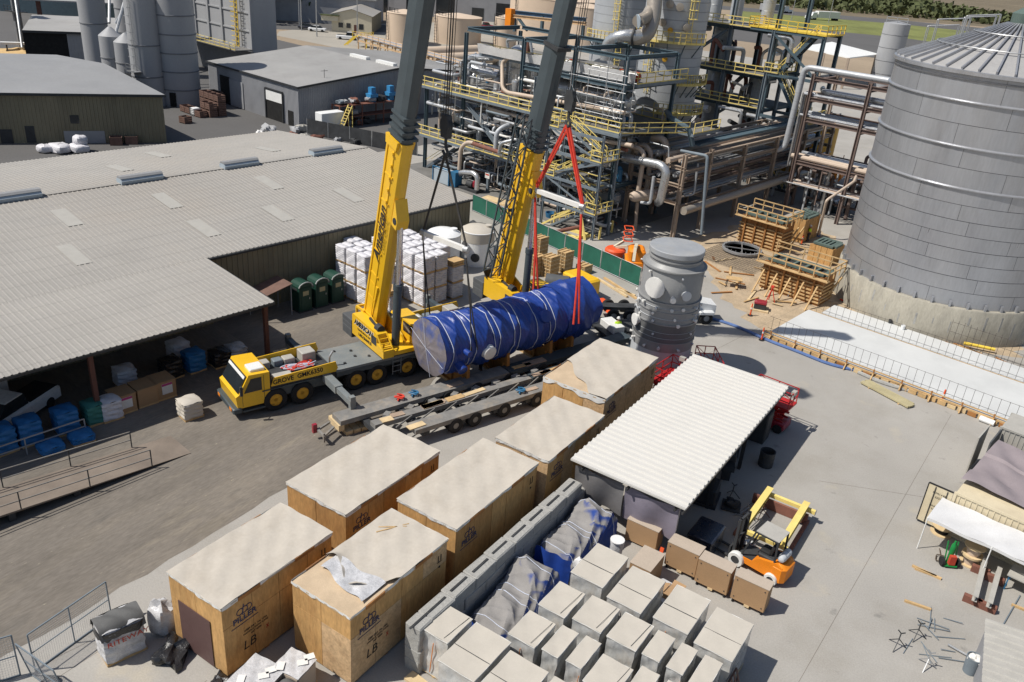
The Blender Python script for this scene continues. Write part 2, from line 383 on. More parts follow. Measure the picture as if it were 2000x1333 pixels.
mat("amber_pile",(.52,.36,.17),.95,var=.15)
mat("car_white",(.75,.76,.76),.3,coat=.5,var=.02)
mat("car_dark",(.02,.025,.04),.3,coat=.5,var=.02)
mat("car_red",(.3,.02,.035),.3,coat=.5,var=.02)
mat("machine_steel_blue",(.10,.165,.24),.6)
mat("seam_grey",(.2,.21,.225),.6)
mat("tank_roof",(.36,.355,.35),.6,.1,var=.06)
mat("board_tan",(.42,.37,.22),.8,var=.12)
mat("machine_pink",(.45,.06,.2),.7)
mat("green_dark",(.02,.13,.10),.5)
mat("vent_blue2",(.05,.25,.5),.5)
mat("lid_board",(.52,.40,.27),.8,var=.12,scale=1.2)
mat("lift_red",(.42,.02,.022),.5)
mat("pad_shade",(.17,.165,.155),.9,var=.2,scale=.4)  # dark ground tone with the shade under the plant put into it
mat("ramp_board",(.20,.165,.135),.9,var=.2,scale=.6)
mat("plywood_pale",(.53,.36,.20),.78,var=.14,scale=1.6,fine=.2,fscale=8,stain=(.42,.26,.13),stain_amt=.5,stain_scale=2.5)
mat("plywood_dark",(.41,.225,.08),.75,var=.16,scale=1.3,fine=.16,fscale=10,stain=(.27,.13,.045),stain_amt=.6,stain_scale=1.2,stretch=(1,1,.3))
mat("bin_wood",(.16,.095,.075),.85,var=.2,scale=1.5)

mat("end_dust",(.19,.17,.18),.6,var=.2,scale=1.0,stain=(.035,.075,.28),stain_amt=.95,stain_scale=.45,spots=((.8,.5,.62,(.04,.08,.27),.7),),bump=.4,bscale=2.5)
mat("rust_saddle",(.33,.155,.04),.8,var=.2)
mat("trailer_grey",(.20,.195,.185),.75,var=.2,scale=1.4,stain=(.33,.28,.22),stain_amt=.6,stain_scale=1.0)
mat("trailer_plank",(.36,.27,.20),.85,var=.2)
mat("vessel_lid",(.30,.315,.335),.55,var=.08,scale=.8,stain=(.42,.41,.38),stain_amt=.5)
mat("container_dark",(.085,.09,.095),.7,var=.12)
# ---------------------------------------------------------------- ground
setting("ground",MB().add([(-3000,-600,0),(3000,-600,0),(3000,4000,0),(-3000,4000,0)],[(0,1,2,3)]),"dirt")
def sheet(name,pts,z,m,kind="structure"):
    b = pts[0];return setting(name,MB().add([(p[0],p[1],z) for p in pts],[tuple(range(len(pts)))]),m,(b[0],b[1],0))
def ragged(pts,amp,step):
    r_ = random.Random(1);out = []
    for a,b in zip(pts,pts[1:]+pts[:1]):
        a = Vector(a[:2]);b = Vector(b[:2]);n = max(1,int((b-a).length/step));nr = Vector((-(b-a).y,(b-a).x)).normalized()
        out += [a+(b-a)*(i/n)+nr*(r_.gauss(0,amp*.5) if i else 0) for i in range(n)]
    return out
def yard(nx,ny,x0,y0,x1,y1,z):
    mb = MB()
    for i in range(nx):
        for j in range(ny):
            a = x0 + (x1-x0)*i/nx;b = x0 + (x1-x0)*(i+1)/nx;c = y0 + (y1-y0)*j/ny;d = y0 + (y1-y0)*(j+1)/ny
            mb.add([(a,c,z),(b,c,z),(b,d,z),(a,d,z)],[(0,1,2,3)])
    return mb
setting("yard_pavement",yard(6,6,-150,-30,70,250,.004),"concrete",(0,0,0))
sheet("driveway",ragged([(-75,-20),(-28.5,-20),(-28.5,27),(-29.0,34),(-30.5,40),(-34.5,44.5),(-41,46.5),(-46,47),(-75,47)],.18,1.2),.008,"asphalt")
# saw-cut joints of the yard slab
jm = MB()
for p,q in (((-1.2,58.39,0),(-2.62,28.66,0)),((-17.61,55.73,0),(-13.7,77.71,0)),((-6.15,44.21,0),(3.78,48.77,0)),((-26.99,10.95,0),(-25.88,17.84,0))):
    jm.beam((p[0],p[1],.006),(q[0],q[1],.006),.018,.006)
for x in (-21.5,-26): jm.beam((x,6,.006),(x,14,.006),.018,.006)
setting("pavement_joint",jm,"asphalt",(0,0,0))
sheet("dirt_patch",ragged([(-29.52,79.45,0),(-22.36,69.19,0),(-18.26,63.97,0),(-15.41,62.63,0),(-11.16,67.95,0),(1.99,72.56,0),(0.9,85.29,0),(-12.95,78.45,0),(-16.55,90.72,0),(-23.15,96.23,0),(-27.71,88.65,0)],.8,.9),.008,"sand")
# far lots and roads
def wpt(u,v,z=0.0): return (*rot2(u,v,WA),z)
sheet("service_lot",[wpt(-40,86),wpt(-40,300),wpt(120,300),wpt(118,86)],.012,"far_asphalt")
sheet("forecourt",[(-170.23,150.09,0),(-141.17,148.44,0),(-109.2,138.4,0),(-96.91,148,0),(-172.29,260.21,0),(-182.25,179.36,0),(-176.25,156.3,0)],.016,"lot_concrete")
sheet("access_road",[(-225.8,154.69,0),(-197.88,135.14,0),(-179.55,159.25,0),(-158.84,193.7,0),(-170.86,208.26,0),(-193.97,172.18,0)],.02,"far_asphalt")
sheet("side_road",[(-117.34,328.56,0),(-64.81,363.02,0),(21.56,335.9,0),(23.88,400.03,0),(-79.76,438.45,0),(-140.5,390.53,0)],.02,"far_asphalt")
sheet("plant_lot",[(-111.27,292.59,0),(-52.14,299.05,0),(18.97,264.4,0),(22.25,354.93,0),(-67.8,378.08,0),(-131.83,344.24,0)],.016,"far_asphalt")
sheet("field",[(-133.95,373.01,0),(-72.17,400.17,0),(23.02,376.16,0),(28.76,534.72,0),(-94.23,511.48,0),(-164.32,454.28,0)],.024,"grass_field")
sheet("highway",[(-193.11,428.14,0),(-90.62,493.26,0),(28.13,517.39,0),(30.14,573.03,0),(-98.11,531.06,0),(-206.26,456.63,0)],.028,"far_asphalt")
sheet("orchard_ground",[(-272.62,404.61,0),(-204.28,452.33,0),(-98.11,531.06,0),(56.97,646.57,0),(123.21,1553.84,0),(-402.5,1790.34,0),(-1249.74,1841.95,0)],.012,"orchard_soil")

# ---------------------------------------------------------------- big warehouse with lean-to
EV,NV,RV,BV = 43.9,52.3,67.3,83.4       # lean-to eave, main eave, ridge, back eave (distance from the camera side)
U0,UL,U1 = -14.0,27.2,53.3
wh = thing("warehouse","long low warehouse with dusty grey ribbed roof and open lean-to in front","warehouse",(UL,NV,0),WA)
rf = part("roof",MB().ribs((U0,NV,5.0),(1,0,0),(0,1,0),U1 - U0,[(-.12,0),(RV - NV,1.55),(BV - NV,0.05)],.36,.035),"roof_metal",wh,False)
part("lean_to_roof",MB().ribs((U0,EV,4.6),(1,0,0),(0,1,0),UL - U0,[(-.12,0),(NV - EV + .05,.43)],.36,.035),"roof_metal",wh,False)
mbp = MB()
for (a,b,w,d) in ((19.6,55.0,1.0,3.3),(21.6,61,1.1,3.2),(29.2,61.0,1.1,3.2),(29.0,55.2,1.1,3.2),(35.4,55.2,1.1,3.2),(38.5,61.2,1.1,3.2),(30.5,72,1.1,3.4),(36.0,76,1.1,3.6),(43,56,1.1,3.2),(45,71.5,1.0,3.4)):
    m2 = MB();z = lambda v: 5.0 + 1.55 * (v - NV) / (RV - NV) if v < RV else 6.55 - 1.5 * (v - RV) / (BV - RV)
    m2.add([(a,b,z(b)+.05),(a+w,b,z(b)+.05),(a+w,b+d,z(b+d)+.05),(a,b+d,z(b+d)+.05)],[(0,1,2,3)]);part("skylight_sheet",m2,"roof_panel_pale",rf,False)
def ridge_vent(a,b):
    m2 = MB().extr([(a,RV-.42,6.53),(a,RV-.5,6.8),(a,RV-.22,7.1),(a,RV+.22,7.1),(a,RV+.5,6.8),(a,RV+.42,6.53)],(b-a,0,0))
    o = part("ridge_vent",m2,"vent_blue",rf);t = MB().extr([(a-.01,RV-.4,7.0),(a-.01,RV-.22,7.14),(a-.01,RV+.22,7.14),(a-.01,RV+.4,7.0)],(b-a+.02,0,0));part("vent_cap",t,"roof_grey",o)
for a,b in ((18.7,22.2),(28.2,31.7),(37.3,40.7),(46.6,50.0)): ridge_vent(a,b)
cap = MB();cap.beam((U0,RV,6.585),(U1,RV,6.585),.5,.03);part("ridge_cap",cap,"roof_metal",rf,False)
part("front_wall",MB().wallribs((UL,NV),(U1,NV),0,4.95,.42,.045,(0,-1)),"wall_olive",wh,False)
part("end_wall",MB().wallribs((U1,NV),(U1,BV),0,lambda t: 4.95 + 1.55 * min(t/.482,(1-t)/.518),.42,.045,(1,0)),"wall_olive",wh,False)
part("rear_wall",MB().wallribs((U0,BV),(U1,BV),0,4.95,.42,.045,(0,1)),"wall_olive",wh,False)
part("dock_wall",MB().wallribs((U0,NV - .3),(UL,NV - .3),0,4.9,.42,.045,(0,-1)),"wall_olive",wh,False)
part("gutter",MB().beam((UL + .02,NV - .2,4.9),(U1 + .05,NV - .2,4.9),.16,.16),"gutter_dark",wh,False)
part("lean_to_gutter",MB().beam((U0,EV - .1,4.5),(UL,EV - .1,4.5),.14,.15),"gutter_dark",wh,False)
part("rake_trim",MB().beam((UL,EV,4.54),(UL,NV,4.92),.08,.2),"gutter_dark",wh,False)
part("inner_wall",MB().wallribs((U0,EV + 4.4),(12.5,EV + 4.4),0,4.6,.3,.03,(0,-1)),"wall_grey",wh,False)
for u in (-9,4.4,15.7,26.8): part("column",MB().beam((u,EV + .45,0),(u,EV + .45,4.5),.26,.26),"primer_red",wh,False)
part("interior_floor",MB().add([(U0,EV + .3,.02),(UL,EV + .3,.02),(UL,NV,.02),(U0,NV,.02)],[(0,1,2,3)]),"asphalt",wh,False)

# ---------------------------------------------------------------- tan metal building, upper left

def quadwall(mb,a,b,z0,z1,out,pitch=.42): return mb.wallribs(a,b,z0,z1,pitch,.045,out)
tb = thing("storage_building","olive metal building with smooth dark grey roof at upper left","building",(-94.4,64.6,0))
A_,D_,E_ = Vector((-94.4,64.6)),Vector((-.59,-.807)),Vector((-.985,.17))
B_ = A_ + D_*34;C_ = A_ + E_*17;F_ = B_ + E_*17;G_ = A_ + E_*34;H_ = B_ + E_*34
part("front_wall",quadwall(MB(),A_,B_,0,5.9,(1,-.6)),"wall_olive",tb,False)
part("end_wall",quadwall(MB(),A_,G_,0,lambda t: 5.9 + 1.2*min(2*t,2-2*t),(0,1)),"wall_olive",tb,False)
rt = MB();up = Vector((0,0,.06))
o1 = -E_*.3 - D_*.3
rt.add([(*(A_+o1),5.93),(*(B_-E_*.3),5.93),(*F_,7.15),(*(C_-D_*.3),7.15),(*(G_-D_*.3),5.9),(*H_,5.9)],[(0,3,2,1),(3,4,5,2)])
part("roof",rt,"roof_grey",tb,False)
part("fascia",MB().beam((*(A_+o1),5.82),(*(B_-E_*.3),5.82),.12,.3),"gutter_dark",tb,False)
def on_front(s,w,z0,z1,m,name,out=.06):
    p = A_ + D_*s;q = A_ + D_*(s+w);n = Vector((.807,-.59))*out
    return part(name,MB().add([(p.x+n.x,p.y+n.y,z0),(q.x+n.x,q.y+n.y,z0),(q.x+n.x,q.y+n.y,z1),(p.x+n.x,p.y+n.y,z1)],[(3,2,1,0)]),m,tb,False)
on_front(9.6,1.0,2.4,3.4,"glass_dark","window");on_front(14.6,1.0,.1,2.1,"gutter_dark","door");on_front(17,1.3,0,1.7,"gutter_dark","door")
on_front(7,4.5,.0,1.5,"wall_grey","patch_panel")
for i,(x,y) in enumerate(((-97.10,59.45),(-96.48,61.13))):
    t = thing("harvest_bin","open-topped wooden bin at the foot of the olive wall, %s" % ("left one" if i == 0 else "right one"),"bin",(x,y,0),54,"open bins by the olive wall",True)
    part("body",MB().box((-.7,-.6,0),(.7,-.54,1.0)).box((-.7,.54,0),(.7,.6,1.0)).box((-.7,-.54,0),(-.64,.54,1.0)).box((.64,-.54,0),(.7,.54,1.0)).box((-.64,-.54,.05),(.64,.54,.1)),"bin_wood",t,False)
for i,(px,sz) in enumerate((((-97.6,52.6,.5),(2.6,2.0,1.1)),((-96.4,54.2,.5),(2.4,1.8,1.0)),((-96.6,54.6,1.35),(1.6,1.4,1.1)),((-98.6,51.4,.45),(1.8,1.6,.9)))):
    c = ("flat white bulk bag at the left of the bag heap","white bulk bag in the middle of the bag heap","white bulk bag on top of the bag heap","small white bulk bag at the left edge of the bag heap")[(0,1,2,3)[i]]
    one("bulk_bag",MB().blob((0,0,0),sz,40+i,.12),"white_bag",c,"bag",px,0,"white bags behind the warehouse",True)

# ---------------------------------------------------------------- grey shed
sh = thing("workshop_shed","pale grey metal shed with low gable roof and roll-up door","shed",(69,102.3,0),WA)
SU0,SUR,SU1,SV0,SV1,SH,SR = 69.0,87.5,106.0,102.3,126.5,5.6,7.3
part("door_wall",quadwall(MB(),(SU0,SV1),(SU0,SV0),0,SH,(-1,0),.3),"wall_grey",sh,False)
part("gable_wall",quadwall(MB(),(SU0,SV0),(SU1,SV0),0,lambda t: SH + (SR-SH)*min(2*t,2-2*t),(0,-1),.3),"wall_grey",sh,False)
part("back_wall",quadwall(MB(),(SU0,SV1),(SU1,SV1),0,lambda t: SH + (SR-SH)*min(2*t,2-2*t),(0,1),.6),"wall_grey",sh,False)
sr = part("roof",MB().ribs((SU0-.15,SV0-.2,SH+.05),(0,1,0),(1,0,0),SV1-SV0+.4,[(0,0),(SUR-SU0,SR-SH),(SU1-SU0+.3,0)],.6,.03),"shed_roof",sh,False)
part("eave_trim",MB().beam((SU0-.2,SV0-.2,SH),(SU0-.2,SV1+.2,SH),.14,.24),"gutter_dark",sh,False)
part("gable_trim",MB().beam((SU0-.2,SV0-.22,SH),(SUR,SV0-.22,SR),.1,.26).beam((SUR,SV0-.22,SR),(SU1,SV0-.22,SH),.1,.26),"gutter_dark",sh,False)
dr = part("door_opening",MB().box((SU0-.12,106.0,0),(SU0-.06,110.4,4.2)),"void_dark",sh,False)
part("door_curtain",MB().box((SU0-.17,106.1,2.7),(SU0-.125,110.3,4.1)),"white_paint",dr,False)
part("door_frame",MB().beam((SU0-.16,106,0),(SU0-.16,106,4.3),.2).beam((SU0-.16,110.4,0),(SU0-.16,110.4,4.3),.2).beam((SU0-.16,106,4.3),(SU0-.16,110.4,4.3),.2),"gutter_dark",dr,False)
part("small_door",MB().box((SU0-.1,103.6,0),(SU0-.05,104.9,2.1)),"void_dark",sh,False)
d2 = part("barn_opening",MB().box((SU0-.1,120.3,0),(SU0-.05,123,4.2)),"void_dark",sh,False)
part("sliding_panel",MB().box((SU0-.16,116.5,.1),(SU0-.11,120.2,4.0)),"wall_grey",d2,False)
for i,(a,b) in enumerate(((94.0,110.2),(88.5,103.6))):
    part("ridge_vent",MB().box((SUR-.4,b,SR-.1),(SUR+.4,b+4.2,SR+.45)),"white_paint",sr,False)
part("lightning_mast",MB().beam((75,104.5,6.1),(75,104.5,7.4),.05).beam((74.4,104.5,7.2),(75.6,104.5,7.2),.05),"steel_dark",sr,False)

# stacks of wooden harvest bins in front of the shed: every bin is its own thing
def hbin(u,v,z,rz,label,grp):
    t = thing("harvest_bin",label,"bin",(*rot2(u,v,WA),z),WA + rz,grp,True)
    b = MB()
    for k in range(3): b.box((-.62,-.62,.14+k*.28),(.62,-.57,.38+k*.28)).box((-.62,.57,.14+k*.28),(.62,.62,.38+k*.28)).box((-.62,-.57,.14+k*.28),(-.57,.57,.38+k*.28)).box((.57,-.57,.14+k*.28),(.62,.57,.38+k*.28))
    b.box((-.57,-.57,.12),(.57,.57,.17))
    part("slatted_body",b,"bin_wood",t,False)
    part("runner",MB().box((-.62,-.6,0),(.62,-.48,.12)).box((-.62,.48,0),(.62,.6,.12)),"bin_wood",t,False)
BG = "wooden bins stacked by the grey shed"
lv = ["bottom","middle","top"]
for i in range(4):
    for k in range(3):
        hbin(63.8 + .0,118.4 - i*1.32,k*1.0,0,"wooden bin, %s row, %s from the left in the tall back stack" % (lv[k],ORD[i]),BG)
for i in range(2):
    for k in range(2):
        hbin(62.3,115.6 - i*1.35,k*1.0,0,"wooden bin, %s layer, %s bin of the front pair by the tall stack" % (("lower","upper")[k],("left","right")[i]),BG)
for i,(u,v) in enumerate(((60.9,119.0),(60.9,117.6),(60.9,114.7),(57.2,112.2))):
    hbin(u,v,0,3*i,("single wooden bin at the far left of the bin stacks","single wooden bin left of the white tote","single wooden bin right of the white tote","lone wooden bin nearest the warehouse roof edge")[i],BG)
for i in range(2):
    for k in range(2): hbin(67.5,121.5 + i*1.5,k*1.0,0,"shaded wooden bin by the banded silo, %s %s" % (("lower","upper")[k],("right","left")[i]),"wooden bins in the silo shade")
t = thing("tote_tank","white caged liquid tote among the wooden bins","tote",(*rot2(60.8,116.1,WA),0),WA,None,True)
part("bottle",MB().bbox((-.5,-.5,.15),(.5,.5,1.1),.08),"plastic_white",t)
cg = MB()
for z in (.3,.55,.8,1.05): cg.beam((-.55,-.55,z),(.55,-.55,z),.03).beam((-.55,.55,z),(.55,.55,z),.03).beam((-.55,-.55,z),(-.55,.55,z),.03).beam((.55,-.55,z),(.55,.55,z),.03)
for x in (-.55,0,.55):
    for y in (-.55,.55): cg.beam((x,y,0),(x,y,1.1),.03)
part("cage",cg,"galv",t);part("pallet_base",MB().box((-.58,-.58,0),(.58,.58,.13)),"steel_dark",t)

# ---------------------------------------------------------------- silos
def silo(px,py,R_,Hh,label,bands=(),m="silo_grey",cone=0.0,hop=0.0,base=0.0):
    x,y = px,py;t = thing("storage_silo",label,"silo",(x,y,0),0,"silos behind the sheds",True)
    pr = [(R_,base),(R_,Hh)] + ([(R_*.12,Hh+cone)] if cone else [(R_*.98,Hh+.05)])
    if hop: pr = [(R_*.15,base-hop)] + pr
    part("shell",MB().lathe(pr,28),m,t)
    for z in bands: part("band",MB().lathe([(R_,z-.09),(R_+.07,z-.07),(R_+.07,z+.07),(R_,z+.09)],28),"silo_dark",t)
    if hop:
        for k in range(4):
            a = k*1.571+.6;part("leg",MB().beam((R_*.95*math.cos(a),R_*.95*math.sin(a),0),(R_*.95*math.cos(a),R_*.95*math.sin(a),base+.6),.18),"silo_dark",t)
    return t
silo(*(-142.50,85.95),2.15,24,"slim smooth grey silo at the far left of the group",(8.2,15.6))
b1 = silo(*(-127.80,79.55),1.75,8.2,"small cone-topped bin, left of the pair",(5.0,),"silo_grey",1.3,1.8,3.4)
b2 = silo(*(-124.89,80.12),1.75,7.6,"small cone-topped bin, right of the pair",(4.6,),"silo_grey",1.3,1.8,3.2)
s3 = silo(*(-115.55,77.24),2.35,15.2,"grey silo with caged ladder between the small bins and the banded silo",(4.2,8.6),"silo_grey",.4)
ld = MB();a0 = rad(-75)
for s in (-.22,.22): ld.beam((2.42*math.cos(a0)+s,2.42*math.sin(a0)-.1,5),(2.42*math.cos(a0)+s,2.42*math.sin(a0)-.1,15.4),.05)
for k in range(26): ld.beam((2.42*math.cos(a0)-.22,2.42*math.sin(a0)-.1,5.2+k*.4),(2.42*math.cos(a0)+.22,2.42*math.sin(a0)-.1,5.2+k*.4),.035)
for k in range(9): ld.pipe([(2.42*math.cos(a0)-.35,2.42*math.sin(a0)-.1,6+k*1.1),(2.42*math.cos(a0)-.35,2.42*math.sin(a0)-.8,6+k*1.1),(2.42*math.cos(a0)+.35,2.42*math.sin(a0)-.8,6+k*1.1),(2.42*math.cos(a0)+.35,2.42*math.sin(a0)-.1,6+k*1.1)],.025,5)
part("ladder",ld,"galv",s3)
part("landing",MB().box((2.42*math.cos(a0)-.9,2.42*math.sin(a0)-1,5.0),(2.42*math.cos(a0)+.9,2.42*math.sin(a0)+.3,5.08)).rail([(2.42*math.cos(a0)-.9,2.42*math.sin(a0)-1,5.08),(2.42*math.cos(a0)+.9,2.42*math.sin(a0)-1,5.08)],1,.9),"galv",s3)
s4 = silo(*(-113.59,80.97),2.9,20,"broad grey silo with dark hoop bands beside the square bins",(2.4,5.0,7.6,10.2,12.8,15.4,18))
part("access_door",MB().cbox((1.5,-2.45,1.1),(.9,.3,2.0),30),"void_dark",s4,False)
silo(*(-145.97,94.77),2.2,22,"grey silo half hidden behind the cone-topped bins",(6,10))
for i,(p,q) in enumerate((((-134,83.5,9.2),(-150,96,24)),((-133,84,9.2),(-128.5,92.2,24)),((-127,80,8.6),(-134,92,24)))):
    one("feed_spout",MB().cyl((0,0,0),Vector(q)-Vector(p),.22,n=8),"galv",("round spout falling to the left small bin","round spout rising from the left small bin to the right","round spout falling to the right small bin")[i],"chute",p,0,"spouts over the small bins",True)
sq = thing("bin_house","tall square grey bin house behind the shed roof","bin house",(85,147,0),WA)
part("body",MB().box((84,138,0),(89,157,17)),"silo_grey",sq,False)
for v in (138,142.8,147.5,152.2,157): part("pilaster",MB().box((83.7,v-.3,5.2),(84,v+.3,17)),"silo_grey",sq,False)
for z in (5.2,8.2,11.2,14.2): part("girt",MB().box((83.82,138,z-.12),(83.999,157,z+.12)),"silo_grey",sq,False)
part("skirt",MB().box((83.4,137.6,0),(83.99,157.4,4.9)),"silo_dark",sq,False)
part("railing",MB().rail([(80,137,5.4),(80,157,5.4)],1.1,1.6,.03),"rail_yellow",sq,False);part("catwalk",MB().box((80,137,5.25),(83.4,157,5.38)),"grating",sq,False)
yl = MB()
for v in (141.0,141.9): yl.beam((83.2,v,5),(83.2,v,17),.12)
for k in range(14): yl.beam((83.2,141.0,5.4+k*.8),(83.2,141.9,5.4+k*.8),.07);yl.pipe([(83.2,140.9,5.6+k*.8),(82.4,140.9,5.6+k*.8),(82.4,142,5.6+k*.8),(83.2,142,5.6+k*.8)],.04,5)
part("ladder",yl,"safety_yellow",sq,False)
# elevator leg, conveyors and spill at the far left edge
el = thing("bucket_elevator","slender grey elevator leg beside the spilled grain at the left edge","elevator",(-169.97,87.54,0),0,None,True)
for x in (-.7,.7): part("leg_casing",MB().box((x-.28,-.3,0),(x+.28,.3,11)),"silo_dark",el,False)
part("head",MB().box((-1.3,-.6,11),(1.3,.6,12.6)),"machine_dark",el,False)
part("spout",MB().cyl((.5,0,10.6),(6.5,-3.4,1.6),.22,n=8),"galv",el);part("platform",MB().box((-1.8,-1.2,7),(1.8,1.2,7.1)).rail([(-1.8,-1.2,7.1),(1.8,-1.2,7.1)],1,1.2,.03),"steel_dark",el,False)
cv = thing("belt_conveyor","low white-edged conveyor table by the spilled grain","conveyor",(-165.67,89.16,0),55,None,True)
part("trough",MB().box((-7,-.5,1.5),(7,.5,1.9)),"white_paint",cv,False)
for x in (-6,-3,0,3,6): part("leg",MB().beam((x,-.4,0),(x,-.4,1.5),.12).beam((x,.4,0),(x,.4,1.5),.12),"steel_dark",cv,False)
def heap(name,c,a,b,h,m,label,cat,seed):
    rr = random.Random(seed);ph = [rr.uniform(0,6.28) for _ in range(4)]
    def fn(u,v):
        r = u;f = v*6.283;k = 1 + .18*math.sin(3*f+ph[0]) + .1*math.sin(7*f+ph[1])
        return (a*r*k*math.cos(f),b*r*k*math.sin(f),h*(1-r)**1.2 * (1+.15*math.sin(5*f+ph[2]+6*r)))
    return one(name,MB().grid(fn,6,22,True),m,label,cat,c,0,None,True)
heap("grain_heap",(-168.42,86.22,0),7,4.5,.8,"amber_pile","spilled orange grain heap on the asphalt at far left","grain",3)
heap("grain_heap",(-162.1,86.38,0),4,2.5,.5,"amber_pile","smaller grain spill beside the conveyor legs","grain",5)
ls = thing("loading_shed","low grey loading shed with open end left of the silos","shed",(-154.24,88.76,0),54,None,True)
part("wall",MB().wallribs((-1,0),(13,0),0,5,.5,.04,(0,-1)),"wall_grey",ls,False)
part("roof",MB().add([(-8,-.4,5.2),(13.4,-.4,5.2),(13.4,14,6.4),(-8,14,6.4)],[(0,1,2,3)]),"shed_roof",ls,False)
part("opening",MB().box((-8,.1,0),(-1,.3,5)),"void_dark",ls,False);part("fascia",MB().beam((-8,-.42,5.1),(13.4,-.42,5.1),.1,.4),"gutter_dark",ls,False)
rk_ = thing("open_canopy","grey flat canopy on a red post at the far left","canopy",(-203.5,109.86,0),54,None,True)
part("roof",MB().box((-3,0,5.2),(34,16,5.5)),"shed_roof",rk_,False);part("post",MB().beam((0,1,0),(0,1,5.2),.9),"primer_red",rk_,False)

# ---------------------------------------------------------------- far edge: office, tanks, trees, cars
of = thing("site_office","cream office building with brown door and low gable roof","building",(-171.49,170.23,0),35,None,True)
part("gable_wall",MB().add([(0,0,0),(10.6,0,0),(10.6,0,4.4),(5.3,0,5.9),(0,0,4.4)],[(0,1,2,3,4)]),"cream_wall",of,False)
part("side_wall",MB().box((10.4,.01,0),(10.6,20,4.4)),"wall_olive",of,False)
part("roof",MB().add([(-.3,-.3,4.45),(5.3,-.3,6.0),(10.9,-.3,4.45),(-.3,20,4.45),(5.3,20,6.0),(10.9,20,4.45)],[(0,1,4,3),(1,2,5,4)]),"roof_metal",of,False)
pc = part("porch",MB().box((-2.6,-.6,2.7),(1.8,.4,4.0)),"cream_wall",of,False);part("porch_roof",MB().box((-2.9,-.9,4.0),(2.1,.7,4.2)),"leaf_mid",pc,False)
for x0,x1,z0,z1 in ((1.8,3.0,1.2,2.4),(3.9,5.0,1.2,2.4),(7.2,8.4,1.0,2.4)): part("window",MB().box((x0,-.06,z0),(x1,-.02,z1)),"glass_dark",of,False)
part("door",MB().box((5.9,-.06,0),(6.8,-.02,2.1)),"primer_red",of,False)
def ftank(p,R_,h,label,cone=.8):
    t = thing("storage_tank",label,"tank",p,0,"tan tanks behind the plant",True)
    part("shell",MB().lathe([(R_,0),(R_,h)],36),"tan_paint",t);part("cone_roof",MB().lathe([(R_+.08,h-.05),(R_+.08,h),(.3,h+cone)],36),"tan_paint",t)
    st = MB();a = rad(-115);x,y = (R_+.5)*math.cos(a),(R_+.5)*math.sin(a);st.beam((x,y,h+.9),(x+1.2,y-.3,0),.1).beam((x,y,0),(x,y,h+1),.1)
    for k in range(9): st.beam((x-.3,y,h*k/9),(x+.6,y,h*k/9),.06)
    part("ladder",st,"steel_dark",t);rl = MB();rl.rail([(.85*R_*math.cos(rad(b)),.85*R_*math.sin(rad(b)),h+.1) for b in range(-150,-60,15)],1,2,.04,kick=False);part("railing",rl,"steel_dark",t)
ftank((-147.83,172.01,0),4.4,7.2,"tan storage tank with roof ladder left of the dark boom")
ftank((-141.95,186.57,0),6.2,6.6,"tan storage tank with cone roof just right of the left boom")
ftank((-133.98,223.42,0),14,11.5,"very wide tan storage tank behind the steel frame",1.6)
ftank((-131.14,192.88,0),3.0,7.2,"small tan tank between the wide tank and the parked red pickup")
ftank((-117.23,210.84,0),6.0,11.0,"tall tan tank right of the right boom")
for i,(p,q) in enumerate((((-117.25,145.79,1.6),(-112.91,164.89,1.6)),((-124.76,151.97,1.6),(-121.95,167.74,1.6)))):
    d = Vector(q)-Vector(p);L = d.length;t = thing("bullet_tank",("long tan horizontal tank, nearer of two","long tan horizontal tank, farther of two")[i],"tank",(p[0],p[1],0),math.degrees(math.atan2(d.y,d.x)),"horizontal tan tanks",True)
    part("shell",MB().lathe([(.05,-.7),(.7,-.5),(1.25,0),(1.25,L),(.7,L+.5),(.05,L+.7)],20,(0,0,1.7),(1,0,0)),"tan_paint",t)
    for x in (1.5,L-1.5): part("saddle",MB().box((x-.2,-1,0),(x+.2,1,1.0)),"lot_concrete",t,False)
pr = thing("timber_pipe_rack","long low tan pipe rack beyond the grey shed","pipe rack",(-140.59,147.82,0),0,None,True)
p0,p1 = Vector((-140.59,147.82,0)),Vector((-91.9,132.79,0));d = p1-p0;n_ = 16;nr = Vector((-d.y,d.x,0)).normalized()
for k in range(n_+1):
    q = d*(k/n_)
    for s in (0,3.2): part("post",MB().beam(q+nr*s,q+nr*s+Vector((0,0,3.2)),.22),"beam_tan",pr,False)
    part("crossbeam",MB().beam(q+Vector((0,0,3.2))-nr*.4,q+nr*3.6+Vector((0,0,3.2)),.2,.3),"beam_tan",pr,False)
for j in range(5): part("pipe",MB().cyl(nr*(j*.75)+Vector((0,0,3.5)),d+nr*(j*.75)+Vector((0,0,3.5)),.14+.04*(j % 2),n=8),("insul","insul_tan","tan_paint","insul","insul_tan")[j],pr)
part("side_beam",MB().beam(Vector((0,0,2.6)),d+Vector((0,0,2.6)),.14,.4).beam(nr*3.2+Vector((0,0,2.6)),d+nr*3.2+Vector((0,0,2.6)),.14,.4),"beam_tan",pr,False)
part("railing",MB().rail([nr*-.5+Vector((0,0,3.4)),d+nr*-.5+Vector((0,0,3.4))],1.1,2.4,.05,kick=False),"beam_tan",pr,False)
ys = thing("yellow_stair","yellow platform stair at the near end of the tan pipe rack","stair",(-147.02,155.46,0),20,None,True)
part("platform",MB().box((-1.5,-1.5,2.2),(2.5,1.5,2.35)).rail([(-1.5,-1.5,2.35),(2.5,-1.5,2.35),(2.5,1.5,2.35)],1.1,1,.05),"safety_yellow",ys,False)
for s in (-1.3,1.3): part("leg",MB().beam((2,s,0),(2,s,2.2),.2),"safety_yellow",ys,False)
